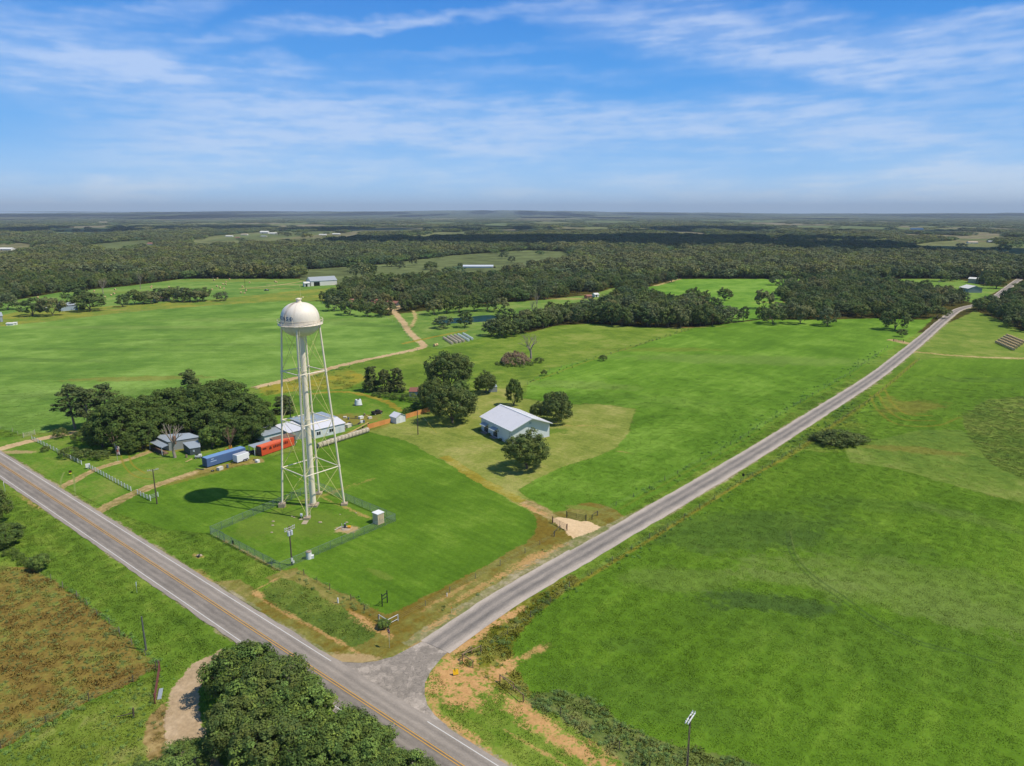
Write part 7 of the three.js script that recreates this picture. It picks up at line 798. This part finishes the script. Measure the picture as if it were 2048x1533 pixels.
// bales scattered over the far pasture
const fieldBale = (p, i) => { const b = single('hay_bale', BALE2, palStraw, 'round golden hay bale lying loose in the far pasture', 'hay bale', 'loose bales of the far pasture'); b.position.set(p[0], 0, p[1]); b.rotation.y = i * 1.3; };
[[-333.85, -787.18], [-320.31, -757.17], [-325.04, -777.93], [-307.09, -765.94], [-299.59, -737.47], [-293.14, -713.56], [-289.58, -711], [-291.03, -693.55], [-282.27, -679.24], [-283.35, -663.27], [-274.71, -670.02], [-272.01, -729.33], [-264.06, -688.72], [-249.17, -740.22], [-245.8, -734.74], [-247.18, -652.3], [-240.81, -631.38], [-245.49, -635.46], [-373.74, -661.04], [-356.06, -627.36], [-352.18, -615.57], [-355.65, -693.55], [-333.81, -683.95], [-404.4, -596.86], [-373.61, -556.16], [-387.78, -553.02], [-348.97, -679.24], [-348.94, -600.51], [-385.94, -648.01]].forEach(fieldBale);
for (const [p, q] of [[[-39.47, -397.99], [-32.71, -378.99]], [[-37.46, -401.34], [-30.47, -382.03]], [[-36.01, -404.74], [-28.64, -383.57]], [[-33.8, -406.46], [-26.85, -385.91]]]) baleRow(p, q, 7, oldStraw, 'weathered round bale in the bare bale rows below the pond', 'bare bale rows below the pond', BALE2); for (const [p, q] of [[[-31.94, -409.07], [-24.19, -388.27]], [[-29.16, -411.71], [-22.49, -393.07]]]) baleRow(p, q, 7, wrap, 'plastic wrapped pale round bale in the rows below the pond', 'wrapped bale rows below the pond', BALE2);
baleRow([-42.24, -373.03], [-40.65, -375.99], 2, straw, 'round bale beside a smaller one on the bank by the drive', 'bales on the bank by the drive', BALE2);
for (let i = 0; i < 5; i++) baleRow([[270.2, -385.13][0] + i * 5.2, [270.2, -385.13][1] - i * 5.4], [[263.89, -361.65][0] + i * 5.2, [263.89, -361.65][1] - i * 5.4], 12, palStraw, 'pale round bale in the long rows beside the bend wood', 'long bale rows beside the bend wood', BALE2);
{ // hay machinery in the far pasture
  for (const [p, tn, l] of [[[-313.95, -793.46], -.4, 'loaded hay wagon with dark frame in the far pasture'], [[-301.01, -793.46], .3, 'shorter loaded hay wagon in the far pasture']]) { const t = thing('hay_wagon', l, 'wagon', put(p), tn), n = tn < 0 ? 5 : 3; part('deck', box(0, n * 1.9, .8, 1.0, -1.2, 1.2), darkSteel, t); for (const x of [1.2, n * 1.9 - 1.2]) for (const z of [-1, 1]) wheel(t, x, .45, z, .45, .3); part('drawbar', bar(V(0, .7, 0), V(-2.2, .5, 0), .07), darkSteel, t); for (let i = 0; i < n; i++) { const b = single('hay_bale', BALE2, i % 2 ? oldStraw : palStraw, `round bale loaded on the ${n === 5 ? 'longer' : 'shorter'} hay wagon`, 'hay bale', `bales on the ${n === 5 ? 'longer' : 'shorter'} wagon`); const o = V(.9 + i * 1.75, 1, 0).applyAxisAngle(V(0, 1, 0), tn); b.position.set(p[0] + o.x, 1, p[1] + o.z); b.rotation.y = tn + Math.PI / 2; } }
  const c = thing('parked_car', 'dark car parked on the sandy yard of the far farm', 'car', put([-229.61, -656.64]), .1); part('body', [box(-2.1, 2.1, .35, .95, -.85, .85)], mat('#20262c', .3), c); part('cabin', [new THREE.CylinderGeometry(.95, 1.35, .6, 4).rotateY(Math.PI / 4).scale(1.1, 1, .8).translate(-.1, 1.2, 0)], glassDark, c); for (const x of [-1.35, 1.35]) for (const z of [-.85, .85]) wheel(c, x, .35, z, .35, .22);
  const s = [[-325.21, -448.23], [-322.95, -448.23], [-322.45, -450.32]]; s.forEach((p) => { const o = thing('livestock_shelter', 'tiny white calf shelter at the flower belt corner', 'shelter', put(p), .2, 'calf shelters at the flower belt corner'); part('wall', [box(-1.1, 1.1, 0, 1.3, -1, 1)], farWhite, o); part('roof', panel([V(-1.3, 1.3, 1.2), V(1.3, 1.3, 1.2), V(1.3, 1.7, -1.2), V(-1.3, 1.7, -1.2)], .06), farWhite, o); });
}
// fair weather clouds overhead, above the frame; their shadows lie across the great wood
{
  const cm = mat('#f2f2f2', 1), up = 1600, puffs = (seed, w, d) => { const r = rng(seed), out = []; for (let i = 0; i < 46; i++) { const a = r() * 6.283, q = Math.sqrt(r()), s = 60 + 110 * r() * (1.2 - q); out.push(new THREE.IcosahedronGeometry(s, 2).scale(1.5, .55, 1).translate(Math.cos(a) * q * w, s * .3 + 20 * r(), Math.sin(a) * q * d)); } return join(out); };
  for (const [g, w, d, label] of [[[80.56, -1741], 600, 230, 'white cumulus cloud high over the wood behind the far pasture'], [[466.87, -1772], 520, 360, 'white cumulus cloud high over the wood past the oak field'], [[1008, -3034], 1300, 420, 'wide white cumulus cloud high over the distant woods'], [[-1217, -3329], 1500, 380, 'long white cumulus cloud high over the woods past the far hill'], [[-1984, -2947], 600, 260, 'white cumulus cloud high over the woods past the far clearing'], [[841.16, -1366], 260, 180, 'small white cumulus cloud high over the wood by the far tan clearing']]) { const c = single('cloud', puffs(Math.round(w), w, d), cm, label, 'cloud'); c.position.set(g[0] + .639 * up, up, g[1] + .143 * up); }
}
// summer haze over the country
scene.fog = new THREE.FogExp2(new THREE.Color(.72, .86, 1), .000055);

renderer.render(scene, camera);
